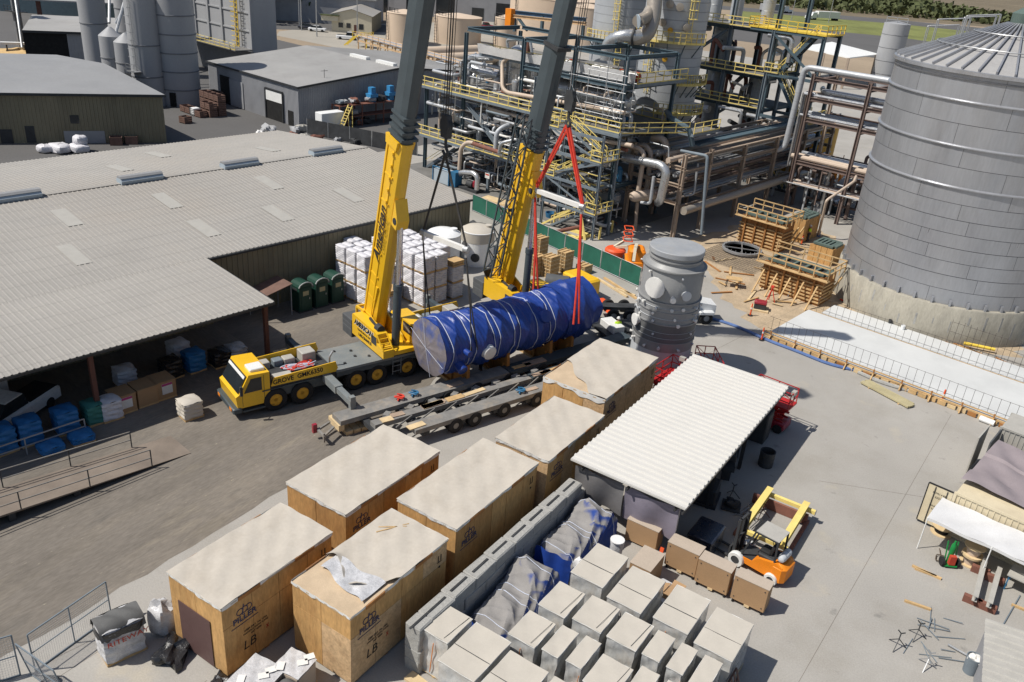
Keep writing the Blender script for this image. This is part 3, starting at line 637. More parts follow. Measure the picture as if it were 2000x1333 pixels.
part("flight",MB().beam((-1.5,-.8,2.2),(-4,-.8,0),.1,.3).beam((-1.5,.8,2.2),(-4,.8,0),.1,.3),"safety_yellow",ys,False)
def car(p,rz,m,label,kind="car",L=4.6):
    t = thing("parked_%s" % ("pickup" if kind == "pickup" else "car"),label,"pickup" if kind == "pickup" else "car",p,rz,"vehicles parked by the office",True);h = .95 if kind == "car" else 1.05
    w = .92;bd = MB().bbox((-L/2,-w,.35),(L/2,w,h),.14);part("body",bd,m,t)
    if kind == "car": cb = [(-L*.38,-w*.85,h),(-L*.22,-w*.8,1.45),(L*.12,-w*.8,1.45),(L*.28,-w*.85,h)]
    else: cb = [(-L*.08,-w*.88,h),(-L*.04,-w*.82,1.8),(L*.2,-w*.82,1.8),(L*.3,-w*.88,h)]
    c_ = part("cabin",MB().extr(cb,(0,2*w*.84,0)),"glass_dark",t);part("cabin_roof",MB().box((cb[1][0]+.05,-w*.78,cb[1][2]-.02),(cb[2][0]-.05,w*.78,cb[1][2]+.04)),m,c_,False)
    for x in (-L*.32,L*.32):
        for s in (-1,1): part("wheel",MB().cyl((x,s*(w-.2),.34),(x,s*(w+.02),.34),.34,n=14),"rubber",t)
    if kind == "pickup": part("bed_liner",MB().box((-L/2+.15,-w+.15,h-.02),(-L*.1,w-.15,h+.015)),"rubber",t,False)
    return t
car((-172.82,166.34,0),33,"car_white","white saloon parked in front of the office");car((-177.07,166.75,0),33,"car_dark","dark car parked beside the white saloon")
car((-157.7,162.16,0),35,"car_white","white crew-cab pickup by the office corner","pickup",5.8);car((-185.82,261.89,0),20,"car_white","white pickup on the far lot at top","pickup",5.6)
car((-160.57,224.52,0),60,"car_red","dark red pickup parked behind the tan tanks","pickup",5.6);car((-154.2,213.66,0),60,"car_dark","black pickup beside the dark red one","pickup",5.6);car((-189.67,259.09,0),25,"car_dark","dark blue car by the long far building")
car((-124.81,154.63,0),25,"car_white","white pickup in front of the tan pipe rack","pickup",5.6)
def bigbox(p,rz,L,D,H,mw,mr,label,wins=()):
    t = thing("distant_building",label,"building",p,rz,None,True)
    part("wall",MB().box((0,0,0),(L,D,H)),mw,t,False);part("roof",MB().box((-.4,-.4,H+.01),(L+.4,D+.4,H+.3)),mr,t,False)
    for (a,b,c,e) in wins: part("opening",MB().box((a,-.08,c),(b,-.02,e)),"glass_dark",t,False)
bigbox((-208.63,223.39,0),35,32,30,9,"wall_grey","shed_roof","long grey building at top with dark doors",((4,7,0,5),(12,14,3,6),(18,21,0,4)))
bigbox((-224.67,221.29,0),35,34,24,14,"cream_wall","shed_roof","pale building at top behind the small trees",((6,8,9,11),(10,12,9,11),(14,16,9,11),(18,20,9,11)))
bigbox((-200.12,227.64,0),30,55,30,10,"wall_grey","shed_roof","long dark-fronted shed at top centre",((4,9,0,6),(14,20,0,6),(26,30,0,4),(34,44,0,6)))
bigbox((-210.96,163.93,0),35,45,20,7,"wall_grey","shed_roof","grey shed in the shade of the trees at top left",((3,6,0,4),))
bigbox((-231.59,115.28,0),35,38,20,7,"steel_blue","shed_roof","dark blue shed at the top left corner")
def tree(p,H,R_,label,leaf,seed,nl=420):
    rr = random.Random(seed);t = thing("leafy_tree",label,"tree",p,0,"trees beyond the office",True)
    part("trunk",MB().tube([(0,0,0),(.1,0,H*.3),(0,.1,H*.6)],[R_*.09,R_*.07,R_*.03],7),"bark",t)
    m = MB();lobes = [(rr.uniform(-.6,.6)*R_,rr.uniform(-.6,.6)*R_,H*rr.uniform(.42,.85),R_*rr.uniform(.35,.6)) for _ in range(9)]
    for k in range(nl):
        x,y,z,r = lobes[k % 9];d = Vector((rr.gauss(0,1),rr.gauss(0,1),rr.gauss(0,1))).normalized()*r*rr.uniform(.75,1.05);s = rr.uniform(.28,.6)*R_/4
        c = Vector((x,y,z))+d;a = Vector((rr.gauss(0,1),rr.gauss(0,1),rr.gauss(0,1))).normalized();b = a.cross(Vector((.3,.5,.8))).normalized();e = a.cross(b)
        m.add([c+b*s,c+e*s*.8,c-b*s,c-e*s*.8],[(0,1,2,3)])
    part("crown",m,leaf,t,False)
tree((-197.56,167.99,0),17,9,"big dark tree left of the lamp posts at top","leaf_dark",1,900);tree((-197.92,175.72,0),16,8,"dark tree just left of the tall lamp posts","leaf_dark",2,800)
tree((-193.08,184.33,0),16,7,"dark green tree behind the white saloon","leaf_dark",3,800);tree((-185.67,192.69,0),8,6.5,"round bright green tree behind the office","leaf_mid",4,600);tree((-202.45,199.33,0),9,4.5,"small green tree behind the office porch","leaf_mid",5,400)
for i,(p,h) in enumerate((((-175.9,163.66,0),17),((-182.06,168.7,0),15),((-165.07,158.65,0),16),((-151.95,159.42,0),10),((-160.97,208.08,0),14))):
    one("lamp_post",MB().cyl((0,0,0),(0,0,h),.16,.1,8),"galv",("pale lamp post beside the dark car","dark pole beside the pale lamp post","lamp post in front of the white saloon","short post at the pickup's tail","thin mast behind the left boom")[i],"post",p,0,"posts at the far lot",True)
# right far edge
cn = thing("white_canopy","white flat roof on tan posts over piping beyond the plant","canopy",(0,0,0),0)
q = [(-63.21,222.84,7),(-60.38,242.36,7.6),(-45.85,232.35,7),(-48.39,213.61,7)]
part("roof",MB().extr(q,(0,0,-.25)),"white_paint",cn,False)
for a in ((-62.84,223.73,7),(-48.55,213.29,7),(-46.05,229.93,7),(-55.37,217.44,7)): part("post",MB().beam((a[0],a[1],0),(a[0],a[1],6.9),.5),"rack_tan",cn,False)
cn.location = (q[3][0],q[3][1],0);sh_ = Vector(cn.location)
for ch in cn.children: ch.data.transform(Matrix.Translation(-sh_))
ms = thing("slim_silo","slim grey ringed silo left of the big tank roof","silo",(-43.05,230.01,0),0,None,True)
part("shell",MB().lathe([(3.0,0),(3.0,14.5),(.5,15)],28),"silo_grey",ms)
for z in (3,6,9,12): part("band",MB().lathe([(3.0,z-.1),(3.06,z),(3.0,z+.1)],28),"silo_dark",ms)
part("roof_rail",MB().rail([(-2.4,-1.5,14.6),(2.4,-1.5,14.6)],1.3,2,.06,kick=False),"galv",ms)
def truck(p,rz,label,mbox):
    t = thing("semi_truck",label,"truck",p,rz,"trucks on the far highway",True)
    part("trailer",MB().bbox((-9,-1.3,1.1),(5,1.3,4.1),.05),mbox,t);part("cab",MB().extr([(5.6,-1.2,.6),(11,-1.2,.6),(11,-1.2,1.8),(8.6,-1.2,2.0),(8.2,-1.2,3.4),(5.6,-1.2,3.6)],(0,2.4,0)),"car_white",t,False)
    for x in (-7.8,-6.5,6.2,7.4,10.2): part("wheel",MB().cyl((x,-1.3,.5),(x,1.3,.5),.5,n=12),"rubber",t)
truck((-119.41,453.31,0),58+180,"white semi trailer truck on the highway at top right","white_paint");truck((-149.39,468.63,0),58,"grey semi trailer truck on the highway behind the poles","wall_grey")
for i,(p,h,ln) in enumerate((((-112.98,438.94,0),13,1),((-141.72,451.91,0),14,-1),((-124.81,418.81,0),15,0),((-119.23,424.3,0),12,0))):
    t = thing("street_lamp",("highway lamp with green sign right of the white truck","highway lamp arm over the grey truck","plain pole on the field left of the trucks","plain pole on the field by the white truck")[i],"lamp",p,0,"poles along the highway",True)
    part("pole",MB().cyl((0,0,0),(0,0,h),.2,.12,8),"galv",t)
    if ln: part("arm",MB().pipe([(0,0,h*.92),(0,0,h),(5*ln*.5,5*ln*.8,h-.3)],.1,6),"galv",t);part("lamp_head",MB().cbox((-2*ln,-3.2*ln,h-.2),(1.6,.6,.3),58),"galv",t)
    if i == 0: part("sign",MB().cbox((2.2,3.6,h-1.6),(3.5,.1,1.0),58),"green_paint",t,False);part("arm",MB().beam((0,0,h),(-2,-3.2,h),.12),"galv",t)
ws = thing("windsock","orange windsock on a mast at top right","windsock",(-111.35,355.71,0),0,None,True)
part("mast",MB().cyl((0,0,0),(0,0,16),.12,.08,8),"galv",ws);part("sock",MB().cyl((0,0,15.6),(2.6,1.7,16.8),.7,.35,10),"orange_red",ws)
# orchard: one far green mass of low trees in rows
rr = random.Random(5);om = MB()
def leafclump(m,c,R_,n):
    for k in range(n):
        d = Vector((rr.gauss(0,1),rr.gauss(0,1),rr.gauss(0,.8))).normalized()*R_*rr.uniform(.6,1);s = R_*rr.uniform(.3,.55)
        p = Vector(c)+d;a = (d.normalized()*.6+Vector((rr.gauss(0,.5),rr.gauss(0,.5),rr.gauss(0,.5)))).normalized();b = a.cross(Vector((.31,.52,.79))).normalized();e = a.cross(b)
        m.add([p+b*s,p+e*s,p-b*s,p-e*s],[(0,1,2,3)])
o0,o1 = Vector((*(-190.65,507.98),0)),Vector((*(-22.61,605.56),0));dd = (o1-o0);ddn = dd.normalized();nn = Vector((-ddn.y,ddn.x,0));L = dd.length
for r in range(34):
    for k in range(int(L/7.5)):
        if r % 12 == 11: continue
        p = o0 + ddn*(k*7.5+rr.uniform(-1,1)) + nn*(8 + r*8 + (r//12)*6 + rr.uniform(-1,1));leafclump(om,(p.x,p.y,rr.uniform(2.2,3.2)),rr.uniform(3.0,4.2),12 if r < 14 else 6)
setting("orchard",om,"leaf_mid",(o0.x,o0.y,0),kind="stuff")
tl = MB()
for k in range(90):
    p = o0 + dd*rr.uniform(-.6,1.2) + nn*rr.uniform(320,700);leafclump(tl,(p.x,p.y,5),rr.uniform(6,11),16)
setting("distant_tree_line",tl,"leaf_dark",(o0.x,o0.y,0),kind="stuff")

# ---------------------------------------------------------------- six big plywood crates
CR = [((-24.1,14.55,-20.95,20.25),"nearest plywood crate with a dark panel in its left end, lettered LB",1),
      ((-20.05,17.2,-16.9,23.05),"plywood crate with its white lid film torn open at the near end",1),
      ((-25.05,21.5,-21.35,28.05),"plywood crate nearest the trailer in the middle row",1),
      ((-20.35,23.8,-17.0,30.4),"plywood crate in the middle of the row along the block wall",1),
      ((-19.9,30.9,-16.7,36.65),"smaller plywood crate between the white canopy and the trailer",1),
      ((-21.65,38.3,-17.5,45.25),"farthest plywood crate with peeled lid film beside the grey vessel",1)]
PW = [["plywood"],["plywood","plywood_pale"],["plywood","plywood_dark"],["plywood","plywood_dark","plywood"],["plywood","plywood_pale"],["plywood_pale","plywood_pale","plywood"]]
def crate(k,r,label):
    x0,y0,x1,y1 = r;H = 3.5;cx,cy = (x0+x1)/2,(y0+y1)/2
    t = thing("plywood_crate",label,"crate",(cx,cy,0),0,"big plywood crates in two rows");rr = random.Random(50+k)
    nx = 2 if k != 5 else 3;ny = 5 if (y1-y0) > 6 else 4;xs = [x0+(x1-x0)*i/nx for i in range(nx+1)];ys = [y0]+sorted(y0+(y1-y0)*(i+rr.uniform(-.12,.12))/ny for i in range(1,ny))+[y1]
    part("core",MB().box((x0+.06,y0+.06,.1),(x1-.06,y1-.06,H-.06)),"timber_brown",t,False)
    seams = .012
    def face(a,b,n_out,z0,z1):
        a = Vector((*a,0));b = Vector((*b,0));d = (b-a).normalized();o = Vector((*n_out,0));th = .05 + rr.uniform(0,.012)
        p = a+d*seams;q = b-d*seams
        part("plywood_sheet",MB().extr([(p.x,p.y,z0),(q.x,q.y,z0),(q.x,q.y,z1),(p.x,p.y,z1)],o*th-o*0),rr.choice(PW[k]),t,False)
    zs = (.12,2.44,H-.03) if k in (0,1) else (.12,H-.03)
    for z0,z1 in zip(zs,zs[1:]):
        for a,b in zip(xs,xs[1:]):
            face((a,y0+.06),(b,y0+.06),(0,-1),z0+.008,z1-.008)
            if z0 < 1: face((a,y1-.06),(b,y1-.06),(0,1),.12,H-.03)
        for a,b in zip(ys,ys[1:]):
            face((x1-.06,a),(x1-.06,b),(1,0),z0+.008,z1-.008)
            if z0 < 1: face((x0+.06,a),(x0+.06,b),(-1,0),.12,H-.03)
    for i in range(4):
        y = y0+.4+(y1-y0-.8)*i/3;part("skid",MB().box((x0+.05,y-.1,0),(x1-.05,y+.1,.12)),"timber_brown",t,False)
    # lid: slightly sagging sheet of film over boards
    ph = [rr.uniform(0,6.28) for _ in range(4)]
    lid = part("lid",MB().box((x0-.03,y0-.03,H-.02),(x1+.03,y1+.03,H+.05)),"crate_lid" if k not in (1,5) else "lid_board",t,False)
    torn = {1: (.30,1.0),5: (.34,1.0)}.get(k,(0,1))
    def fn(u,v):
        s = torn[0] + (.10*math.sin(6*v+1)+.13*(v-.5) if torn[0] else 0)
        if k == 5: s = max(.01,.40-.52*v+.03*math.sin(14*v))
        uu = s + (1-s)*u
        if not torn[0]: uu = u
        x = x0-.05+(x1-x0+.1)*v;y = y0-.05+(y1-y0+.1)*uu
        e = min(uu,1-uu,1)*min(v,1-v);z = H+.135+.02*math.sin(9*uu+ph[0]+3*v)+.016*math.sin(13*v+ph[1]+5*uu)+.012*math.sin(31*uu+19*v+ph[2])-.03*math.sin(math.pi*uu)*math.sin(math.pi*v)
        if torn[0]: z += (.16 if k == 1 else .05)*max(0,1-u*14)*(.6+.5*math.sin(21*v+ph[3]))
        return (x,y,z)
    part("lid_film",MB().grid(fn,34,22),"crate_lid",t,True)
    hem = MB()
    def skirt(a,b,n_out,ph0,d0=.13):
        a = Vector((*a,0));b = Vector((*b,0));o = Vector((*n_out,0))
        def f2(u,v):
            p = a+(b-a)*u + o*(.035+.012*math.sin(40*u+ph0));dr = d0*(1+.35*math.sin(7*u+ph0)+.2*math.sin(23*u))
            return (p.x,p.y,H+.125-dr*v)
        hem.grid(f2,30,2)
    skirt((x0,y0),(x1,y0),(0,-1),ph[0],.13 if k != 5 else .3);skirt((x1,y0),(x1,y1),(1,0),ph[1]);skirt((x0,y0),(x0,y1),(-1,0),ph[2]);skirt((x0,y1),(x1,y1),(0,1),ph[3])
    part("film_hem",hem,"lid_wrap",t)
    for s in (.22,.72):
        part("batten",MB().box((x1+.02,y0+(y1-y0)*s-.5,H-.06),(x1+.075,y0+(y1-y0)*s+.55,H+.11)),"timber_brown",t,False)
        part("batten",MB().box((x0-.075,y0+(y1-y0)*s-.5,H-.06),(x0-.02,y0+(y1-y0)*s+.55,H+.11)),"timber_brown",t,False)
    # stencilled maker's mark and handling marks on the right side
    xf = x1+.012;ym = y0+1.02;X = (0,1,0);Z = (0,0,1)
    def mark(y,z): return plane_mtx((xf,y,z),X,Z)
    writing("maker_lettering","PILLER",.38,"ink_blue",t,mark(ym,2.46),bold=.008,xs=1.05)
    lg = MB()
    for c0 in (-.26,.02,.26):
        pts = [(xf,ym+c0*.8+.15*math.cos(a),2.82+.16*math.sin(a)*.9) for a in [rad(b) for b in (range(40,330,24) if c0 < 0 else range(-140,150,24))]]
        lg.tube(pts,.016,5)
    lg.beam((xf,ym-.1,2.62),(xf,ym-.02,3.1),.008,.05)
    part("maker_emblem",lg,"ink_blue",t)
    part("underline",MB().box((xf-.004,ym-.66,2.18),(xf+.006,ym+.64,2.205)),"ink_blue",t,False)
    if k in (0,1):
        writing("crate_letters","LB",.62,"ink_black",t,mark(y0+1.15,.98),bold=-.004,shear=.15)
        for i in range(3): writing("fine_print",("KEEP DRY  No 1204","HANDLE WITH CARE","NET 8200")[i],.13,"ink_black",t,mark(y0+1.5,1.72-.15*i))
        rm = MB().beam((xf,y0+2.0,1.1),(xf,y0+2.12,1.3),.006,.03).beam((xf,y0+2.12,1.1),(xf,y0+2.0,1.3),.006,.03);part("red_mark",rm,"ink_red",t)
    ar = MB()
    for dy in (-.09,.09): ar.box((xf-.004,y1-.5+dy-.02,2.75),(xf+.006,y1-.5+dy+.02,3.05))
    ar.box((xf-.004,y1-.65,2.68),(xf+.006,y1-.35,2.71));ar.lathe([(.06,-.004),(.06,.006)],12,(xf,y1-.5,2.42),(1,0,0));part("this_way_up_mark",ar,"ink_black",t)
    if k == 0: part("end_panel",MB().box((x0+.5,y0-.035,.14),(x1-.75,y0-.012,2.5)),"brown_panel",t,False)
    if k == 1:
        fl = MB().grid(lambda u,v: (x0+.3+(x1-x0-.5)*v,y0+1.25-.5*v+(.9+.5*v)*u+.1*math.sin(9*v),H+.16+.05*math.sin(15*v+4*u)*(1-u)),8,24);part("torn_film",fl,"film_clear",t)
        for p,q in (((x0+.4,y1-1.3),(x0+1.3,y1-.5)),((x0+.55,y1-1.6),(x0+1.25,y1-.3))): part("loose_lath",MB().beam((*p,H+.14),(*q,H+.14),.05,.03),"timber",t,False)
for k,(r,lb,_) in enumerate(CR): crate(k,r,lb)

# ---------------------------------------------------------------- concrete block wall
bw = thing("block_wall","stacked wall of rough grey concrete blocks beside the crates","wall",(-15.6,19.2,0))
rr = random.Random(9);meshes = []
for s in range(4):
    m = MB().bbox((-.38,-.74,0),(.38,.74,.595),.05)
    m.v = [(x+rr.uniform(-.018,.018),y+rr.uniform(-.02,.02),z+rr.uniform(-.014,.014)*(z > .3)) for x,y,z in m.v];meshes.append(raw("block",m,"block_concrete",False))
tops = []
for k in range(4):
    n = 9
    for i in range(n):
        y = 19.25 + .75 + i*1.5 + (.75 if k % 2 else 0)
        if k % 2 and i == n-1: y = 19.25+.375
        o = bpy.data.objects.new("block",meshes[(i+k) % 4]);link(o,bw);o.location = (rr.uniform(-.03,.03),y-19.2,k*.6);o.rotation_euler = (0,0,rad(rr.uniform(-1,1)))
        if k % 2 and i == n-1: o.scale = (1,.5,1)
        if k == 3 or False: tops.append((o.location.x-15.6,y))
for (x,y) in tops: part("block_groove",MB().box((x-.05,y-.55,2.4),(x+.05,y+.55,2.425)),"machine_dark",bw,False)

# ---------------------------------------------------------------- shrink-wrapped cartons on pallets
PX = {"p1": (-15.3,19.5,-14.05,21.1),"p2": (-13.8,18.65,-12.15,21.05),"p3": (-11.9,18.4,-10.2,20.7),"p4": (-12.48,21.4,-11.27,22.95),"p5": (-12.4,23.5,-11.18,25.2),
      "p6": (-12.35,26.05,-10.8,28.45),"p7": (-10.38,25.7,-8.82,28.1),"p8": (-11.0,21.55,-10.3,23.1),"p9": (-10.89,23.7,-9.61,25.35),"p10": (-9.97,21.65,-9.32,23.2),
      "p11": (-9.32,23.72,-8.07,25.35),"p12": (-8.97,21.2,-7.72,22.8),"p13": (-8.3,25.85,-6.8,28.25),"p14": (-6.4,25.62,-4.83,28.05),"p15": (-7.8,23.8,-7.1,25.3),
      "p16": (-6.76,23.8,-6.12,25.28),"p17": (-5.77,23.58,-5.08,25.27),"p18": (-7.5,21.7,-6.8,23.2),"p19": (-9.9,19.0,-8.6,20.7),"p20": (-6.4,21.6,-5.2,23.2)}
PL = {"p1": "wrapped carton pallet alone beside the end of the block wall","p2": "long wrapped carton pallet in the nearest row with a blue label low on its side","p3": "long wrapped carton pallet cut by the bottom edge right of the labelled one",
      "p4": "square wrapped carton pallet touching the near end of the near blue tarp bundle","p5": "square wrapped carton pallet beside the middle of the near blue tarp bundle","p6": "long wrapped carton pallet beside the far blue tarp bundle","p7": "long wrapped carton pallet next to the dusty low box",
      "p8": "narrow wrapped carton pallet, left of the two narrow ones in the near middle","p9": "square wrapped carton pallet in the centre of the group","p10": "narrow wrapped carton pallet, right of the two narrow ones in the near middle",
      "p11": "square wrapped carton pallet with a split lid right of the centre one","p12": "wrapped carton pallet at the bottom edge below the two narrow ones","p13": "long wrapped carton pallet below the open box of scraps","p14": "long wrapped carton pallet at the right end of the far row, casting the longest shadow",
      "p15": "narrow wrapped carton pallet, first of three on the right","p16": "narrow wrapped carton pallet, second of three on the right","p17": "narrow wrapped carton pallet, third of three beside the leaning pallet","p18": "wrapped carton pallet tip showing at the bottom edge, right of centre",
      "p19": "low wrapped carton pallet mostly out of frame at the bottom","p20": "wrapped carton pallet mostly hidden in front of the three narrow ones"}
def carton(k,r,label):
    x0,y0,x1,y1 = r;H = 2.3;rr = random.Random(hash(k) % 1000 if False else int(k[1:])*17);t = thing("wrapped_pallet",label,"pallet",((x0+x1)/2,(y0+y1)/2,0),0,"shrink-wrapped carton pallets")
    for i in range(3):
        x = x0+.08+(x1-x0-.16)*i/2;part("pallet_bearer",MB().box((x-.05,y0,0),(x+.05,y1,.1)),"timber",t,False)
    part("pallet_deck",MB().box((x0-.02,y0-.02,.101),(x1+.02,y1+.02,.13)),"timber_pale",t,False)
    def fn(u,v):
        # wrapped body: slight bulge and creases
        z = .131 + (H-.2)*u;per = [(x0,y0),(x1,y0),(x1,y1),(x0,y1)];s = v*4;i = int(s) % 4;f = s-int(s);a = per[i];b = per[(i+1) % 4]
        x = a[0]+(b[0]-a[0])*f;y = a[1]+(b[1]-a[1])*f;w = .02*math.sin(v*60+u*9+ph[0])+.018*math.sin(v*23-u*17+ph[1]) - .035*math.sin(u*3.1)*(.5+.5*math.sin(f*3.14))
        nx,ny = ((0,-1),(1,0),(0,1),(-1,0))[i];return (x+nx*w,y+ny*w,z)
    ph = [rr.uniform(0,6) for _ in range(3)]
    part("film_wrap",MB().grid(fn,12,48,True),"wrap_film",t)
    def top(u,v): return (x0-.02+(x1-x0+.04)*v,y0-.02+(y1-y0+.04)*u,H-.01-.05*(math.sin(math.pi*u)*math.sin(math.pi*v))**.5*rr2 + .012*math.sin(11*u+ph[1])*math.sin(7*v+ph[2]))
    rr2 = rr.uniform(-.2,.9)
    lid = MB().grid(top,8,8);n = len(lid.v)
    part("carton_lid",lid,"carton_dusty",t)
    part("carton_rim",MB().box((x0-.012,y0-.012,H-.09),(x1+.012,y1+.012,H-.065)),"carton_dusty",t,False)
    ed = [(x0-.02,y0-.02),(x1+.02,y0-.02),(x1+.02,y1+.02),(x0-.02,y1+.02)]
    part("film_edge",MB().tube([(a[0]+(b[0]-a[0])*i/6,a[1]+(b[1]-a[1])*i/6,H-.03+.012*math.sin(5*i+ph[0])) for a,b in zip(ed,ed[1:]+ed[:1]) for i in range(7)],.012,5),"lid_wrap",t)
    for z in ():
        part("film_gather",MB().tube([(a[0]+(b[0]-a[0])*i/8,a[1]+(b[1]-a[1])*i/8,z+.14*math.sin(1.7*i+ph[1]+z*3)+.2*math.sin(.6*i+ph[2])) for a,b in zip(ed,ed[1:]+ed[:1]) for i in range(9)],.02,5),"lid_wrap",t)
    if int(k[1:]) % 3 == 1: part("orange_strap",MB().beam((x0+.5,y0-.05,.3),(x0+.62,y0-.05,1.9),.012,.05),"orange",t,False)
    if (y1-y0) > 2: part("lid_joint",MB().beam((x0,y0+(y1-y0)*.42,H-.0),(x1,y0+(y1-y0)*.42,H-.0),.018,.012),"machine_dark",t,False)
    elif (x1-x0) > 1.2: part("lid_joint",MB().beam((x0+(x1-x0)*.8,y0+.1,H),(x1-.12,y1-.02,H+.004),.014,.012),"machine_dark",t,False)
    if k == "p2": part("paper_label",MB().box((x0+.25,y0-.075,.8),(x0+.75,y0-.05,1.3)),"pipe_blue",t,False)
for k,r in PX.items(): carton(k,r,PL[k])
t = thing("leaning_pallet","dark weathered pallet leaning on the rightmost wrapped cartons","pallet",(-4.75,25.9,0),0)
for i in range(5): part("slat",MB().beam((-4.3,25.2+i*.3,.06),(-4.72,25.2+i*.3,1.25),.12,.03,(1,0,0)),"bin_wood",t,False)
for z in (.2,.65,1.1): part("cross_bar",MB().beam((-4.42-z*.33,25.1,z),(-4.42-z*.33,26.6,z),.06,.1),"bin_wood",t,False)
one("plank",MB().cbox((0,0,.06),(1.6,.5,.12),-5),"timber_pale","pale plank on the ground by the lone wrapped pallet","plank",(-14.7,18.9,0),0,None,True)

# ---------------------------------------------------------------- two tarp-covered bundles along the wall
def tarp_bundle(y0,y1,xc,w,h,label,seed,bumps):
    rr = random.Random(seed);ph = [rr.uniform(0,6.28) for _ in range(8)];t = thing("tarped_equipment",label,"tarp bundle",(xc,y0,0),0,"blue tarp bundles along the wall")
    def prof(s):
        b = sum(a*math.exp(-((s-c)/wd)**2) for c,wd,a in bumps);return b
    def fn(u,v):
        s = u;e = min(1,9*s,9*(1-s))**.5;k = prof(s);hh = h*k*(.55+.45*e);ww = w*(.75+.25*k)*(.7+.3*e);a = math.pi*(1-v)
        c = math.cos(a);q = math.sin(a);ce = math.copysign(abs(c)**.55,c);qe = abs(q)**.5
        fold = .05*(1-2*abs(math.sin(9*u+5*v+ph[0]))**.6)+.04*(1-2*abs(math.sin(12*v+8*u+ph[1]))**.6)+.022*(1-2*abs(math.sin(31*u-9*v+ph[2]))**.5)+.02*math.sin(33*v+ph[3]+20*u)
        return (xc+ww/2*ce*(1+.6*fold)+.1*math.sin(4*u+ph[4]),y0+(y1-y0)*u+.05*math.sin(20*v+ph[5]),max(.03,hh*qe*(1+fold)))
    m = MB().grid(fn,110,70)
    part("cover",m,"tarp_two",t)
    def fe(s): return lambda u,v: (xc+(u-.5)*w*.62,y0+(y1-y0)*s,.05+v*h*.52*(1 if s else 1))
    part("end_flap",MB().grid(lambda u,v: (xc+(u-.5)*w*.8+.03*math.sin(20*v),y0-.04-.1*(1-v)+.06*math.sin(14*u),.03+v*h*.62),14,6),"tarp_blue",t)
    for s in [b[0] for b in bumps] + [.5]:
        pts = [fn(s,j/20) for j in range(21)];part("strap",MB().tube([(p[0],p[1],p[2]+.02) for p in pts],.018,5),"strap",t)
    return t
m = mat("tarp_two",(.245,.235,.228),.8,var=.1,scale=1.2,bump=.3,bscale=3)
n = m.node_tree.nodes;l = m.node_tree.links;pb = n["Principled BSDF"]     # dust has settled on the upward faces of the blue sheet
ge = n.new("ShaderNodeNewGeometry");sx = n.new("ShaderNodeSeparateXYZ");l.new(ge.outputs["Normal"],sx.inputs[0]);nz = n.new("ShaderNodeTexNoise");nz.inputs["Scale"].default_value = 2.2;nz.inputs["Detail"].default_value = 6
ad = n.new("ShaderNodeMath");l.new(sx.outputs[2],ad.inputs[0]);l.new(nz.outputs["Fac"],ad.inputs[1]);mr = n.new("ShaderNodeMapRange");mr.inputs[1].default_value = .86;mr.inputs[2].default_value = 1.12;l.new(ad.outputs[0],mr.inputs[0])
mx = n.new("ShaderNodeMix");mx.data_type = 'RGBA';mx.inputs[6].default_value = (.018,.055,.25,1);src = pb.inputs["Base Color"].links[0].from_socket;l.new(src,mx.inputs[7]);l.new(mr.outputs[0],mx.inputs[0]);l.new(mx.outputs[2],pb.inputs["Base Color"])
tarp_bundle(21.9,27.2,-14.05,2.4,2.0,"near dusty blue tarp bundle with a high hump at its far end",21,((.1,.3,.62),(.4,.22,.35),(.76,.26,.95)))
tarp_bundle(27.5,32.2,-14.05,2.4,2.3,"far dusty blue tarp bundle by the grey curtain",33,((.1,.3,.6),(.42,.22,.4),(.8,.26,.92)))
one("foam_scrap",MB().blob((0,0,.25),(.6,.4,.5),4,.3),"sheet_white","crumpled white foam on the near end of the far tarp bundle","foam",(-12.75,27.7,1.1),0,None,True)

# ---------------------------------------------------------------- white-roofed canopy
cp = thing("work_canopy","open work canopy with pale ribbed metal roof and hanging curtains","canopy",(-12.9,40,0))
CX0,CX1,CY0,CY1,CZ = -16.05,-9.78,32.05,47.6,3.42
crf = part("roof",MB().ribs((CX0,CY0,CZ),(0,1,0),(1,0,0),CY1-CY0,[(0,.06),(CX1-CX0,0)],.47,.085),"canopy_white",cp,False)
part("roof_edge",MB().beam((CX1,CY0,CZ-.05),(CX1,CY1,CZ-.05),.05,.12).beam((CX0,CY0-.02,CZ),(CX1,CY0-.02,CZ-.06),.04,.1),"canopy_white",crf,False)
for y in (32.6,37.5,42.3,47.1):
    for x in (-15.4,-10.3): part("post",MB().ibeam((x,y,0),(x,y,CZ-.3),.18,.2,.02),"steel_dark",cp,False)
    part("rafter",MB().ibeam((CX0+.1,y,CZ-.18),(CX1-.1,y,CZ-.2),.16,.26,.02),"steel_dark",cp,False)
for x in (-15.4,-12.85,-10.3,CX1-.12): part("purlin",MB().beam((x,CY0,CZ-.37),(x,CY1,CZ-.37),.1,.14),"steel_dark",cp,False)
part("side_beam",MB().beam((CX1-.06,CY0,CZ-.2),(CX1-.06,CY1,CZ-.2),.06,.24),"gutter_dark",cp,False)
def curtain(x0,x1,m,dz=.0):
    return part("curtain",MB().grid(lambda u,v: (x0+(x1-x0)*u,32.35+.08*math.sin(9*u+2*v)+.25*v*v*(.6+.4*math.sin(3*u)),CZ-.45-(1.9+dz)*v),16,10),m,cp)
curtain(-15.9,-13.1,"curtain_grey");curtain(-13.05,-10.15,"curtain_purple",.1)
part("conduit",MB().cyl((-10.2,32.5,.2),(-10.2,32.5,3.0),.05,n=8),"galv",cp)
for y in (36.2,38.9,34.2): part("strip_light",MB().beam((-10.15,y-.25,2.9),(-10.15,y+.25,2.9),.1,.08),"white_paint",cp,False)
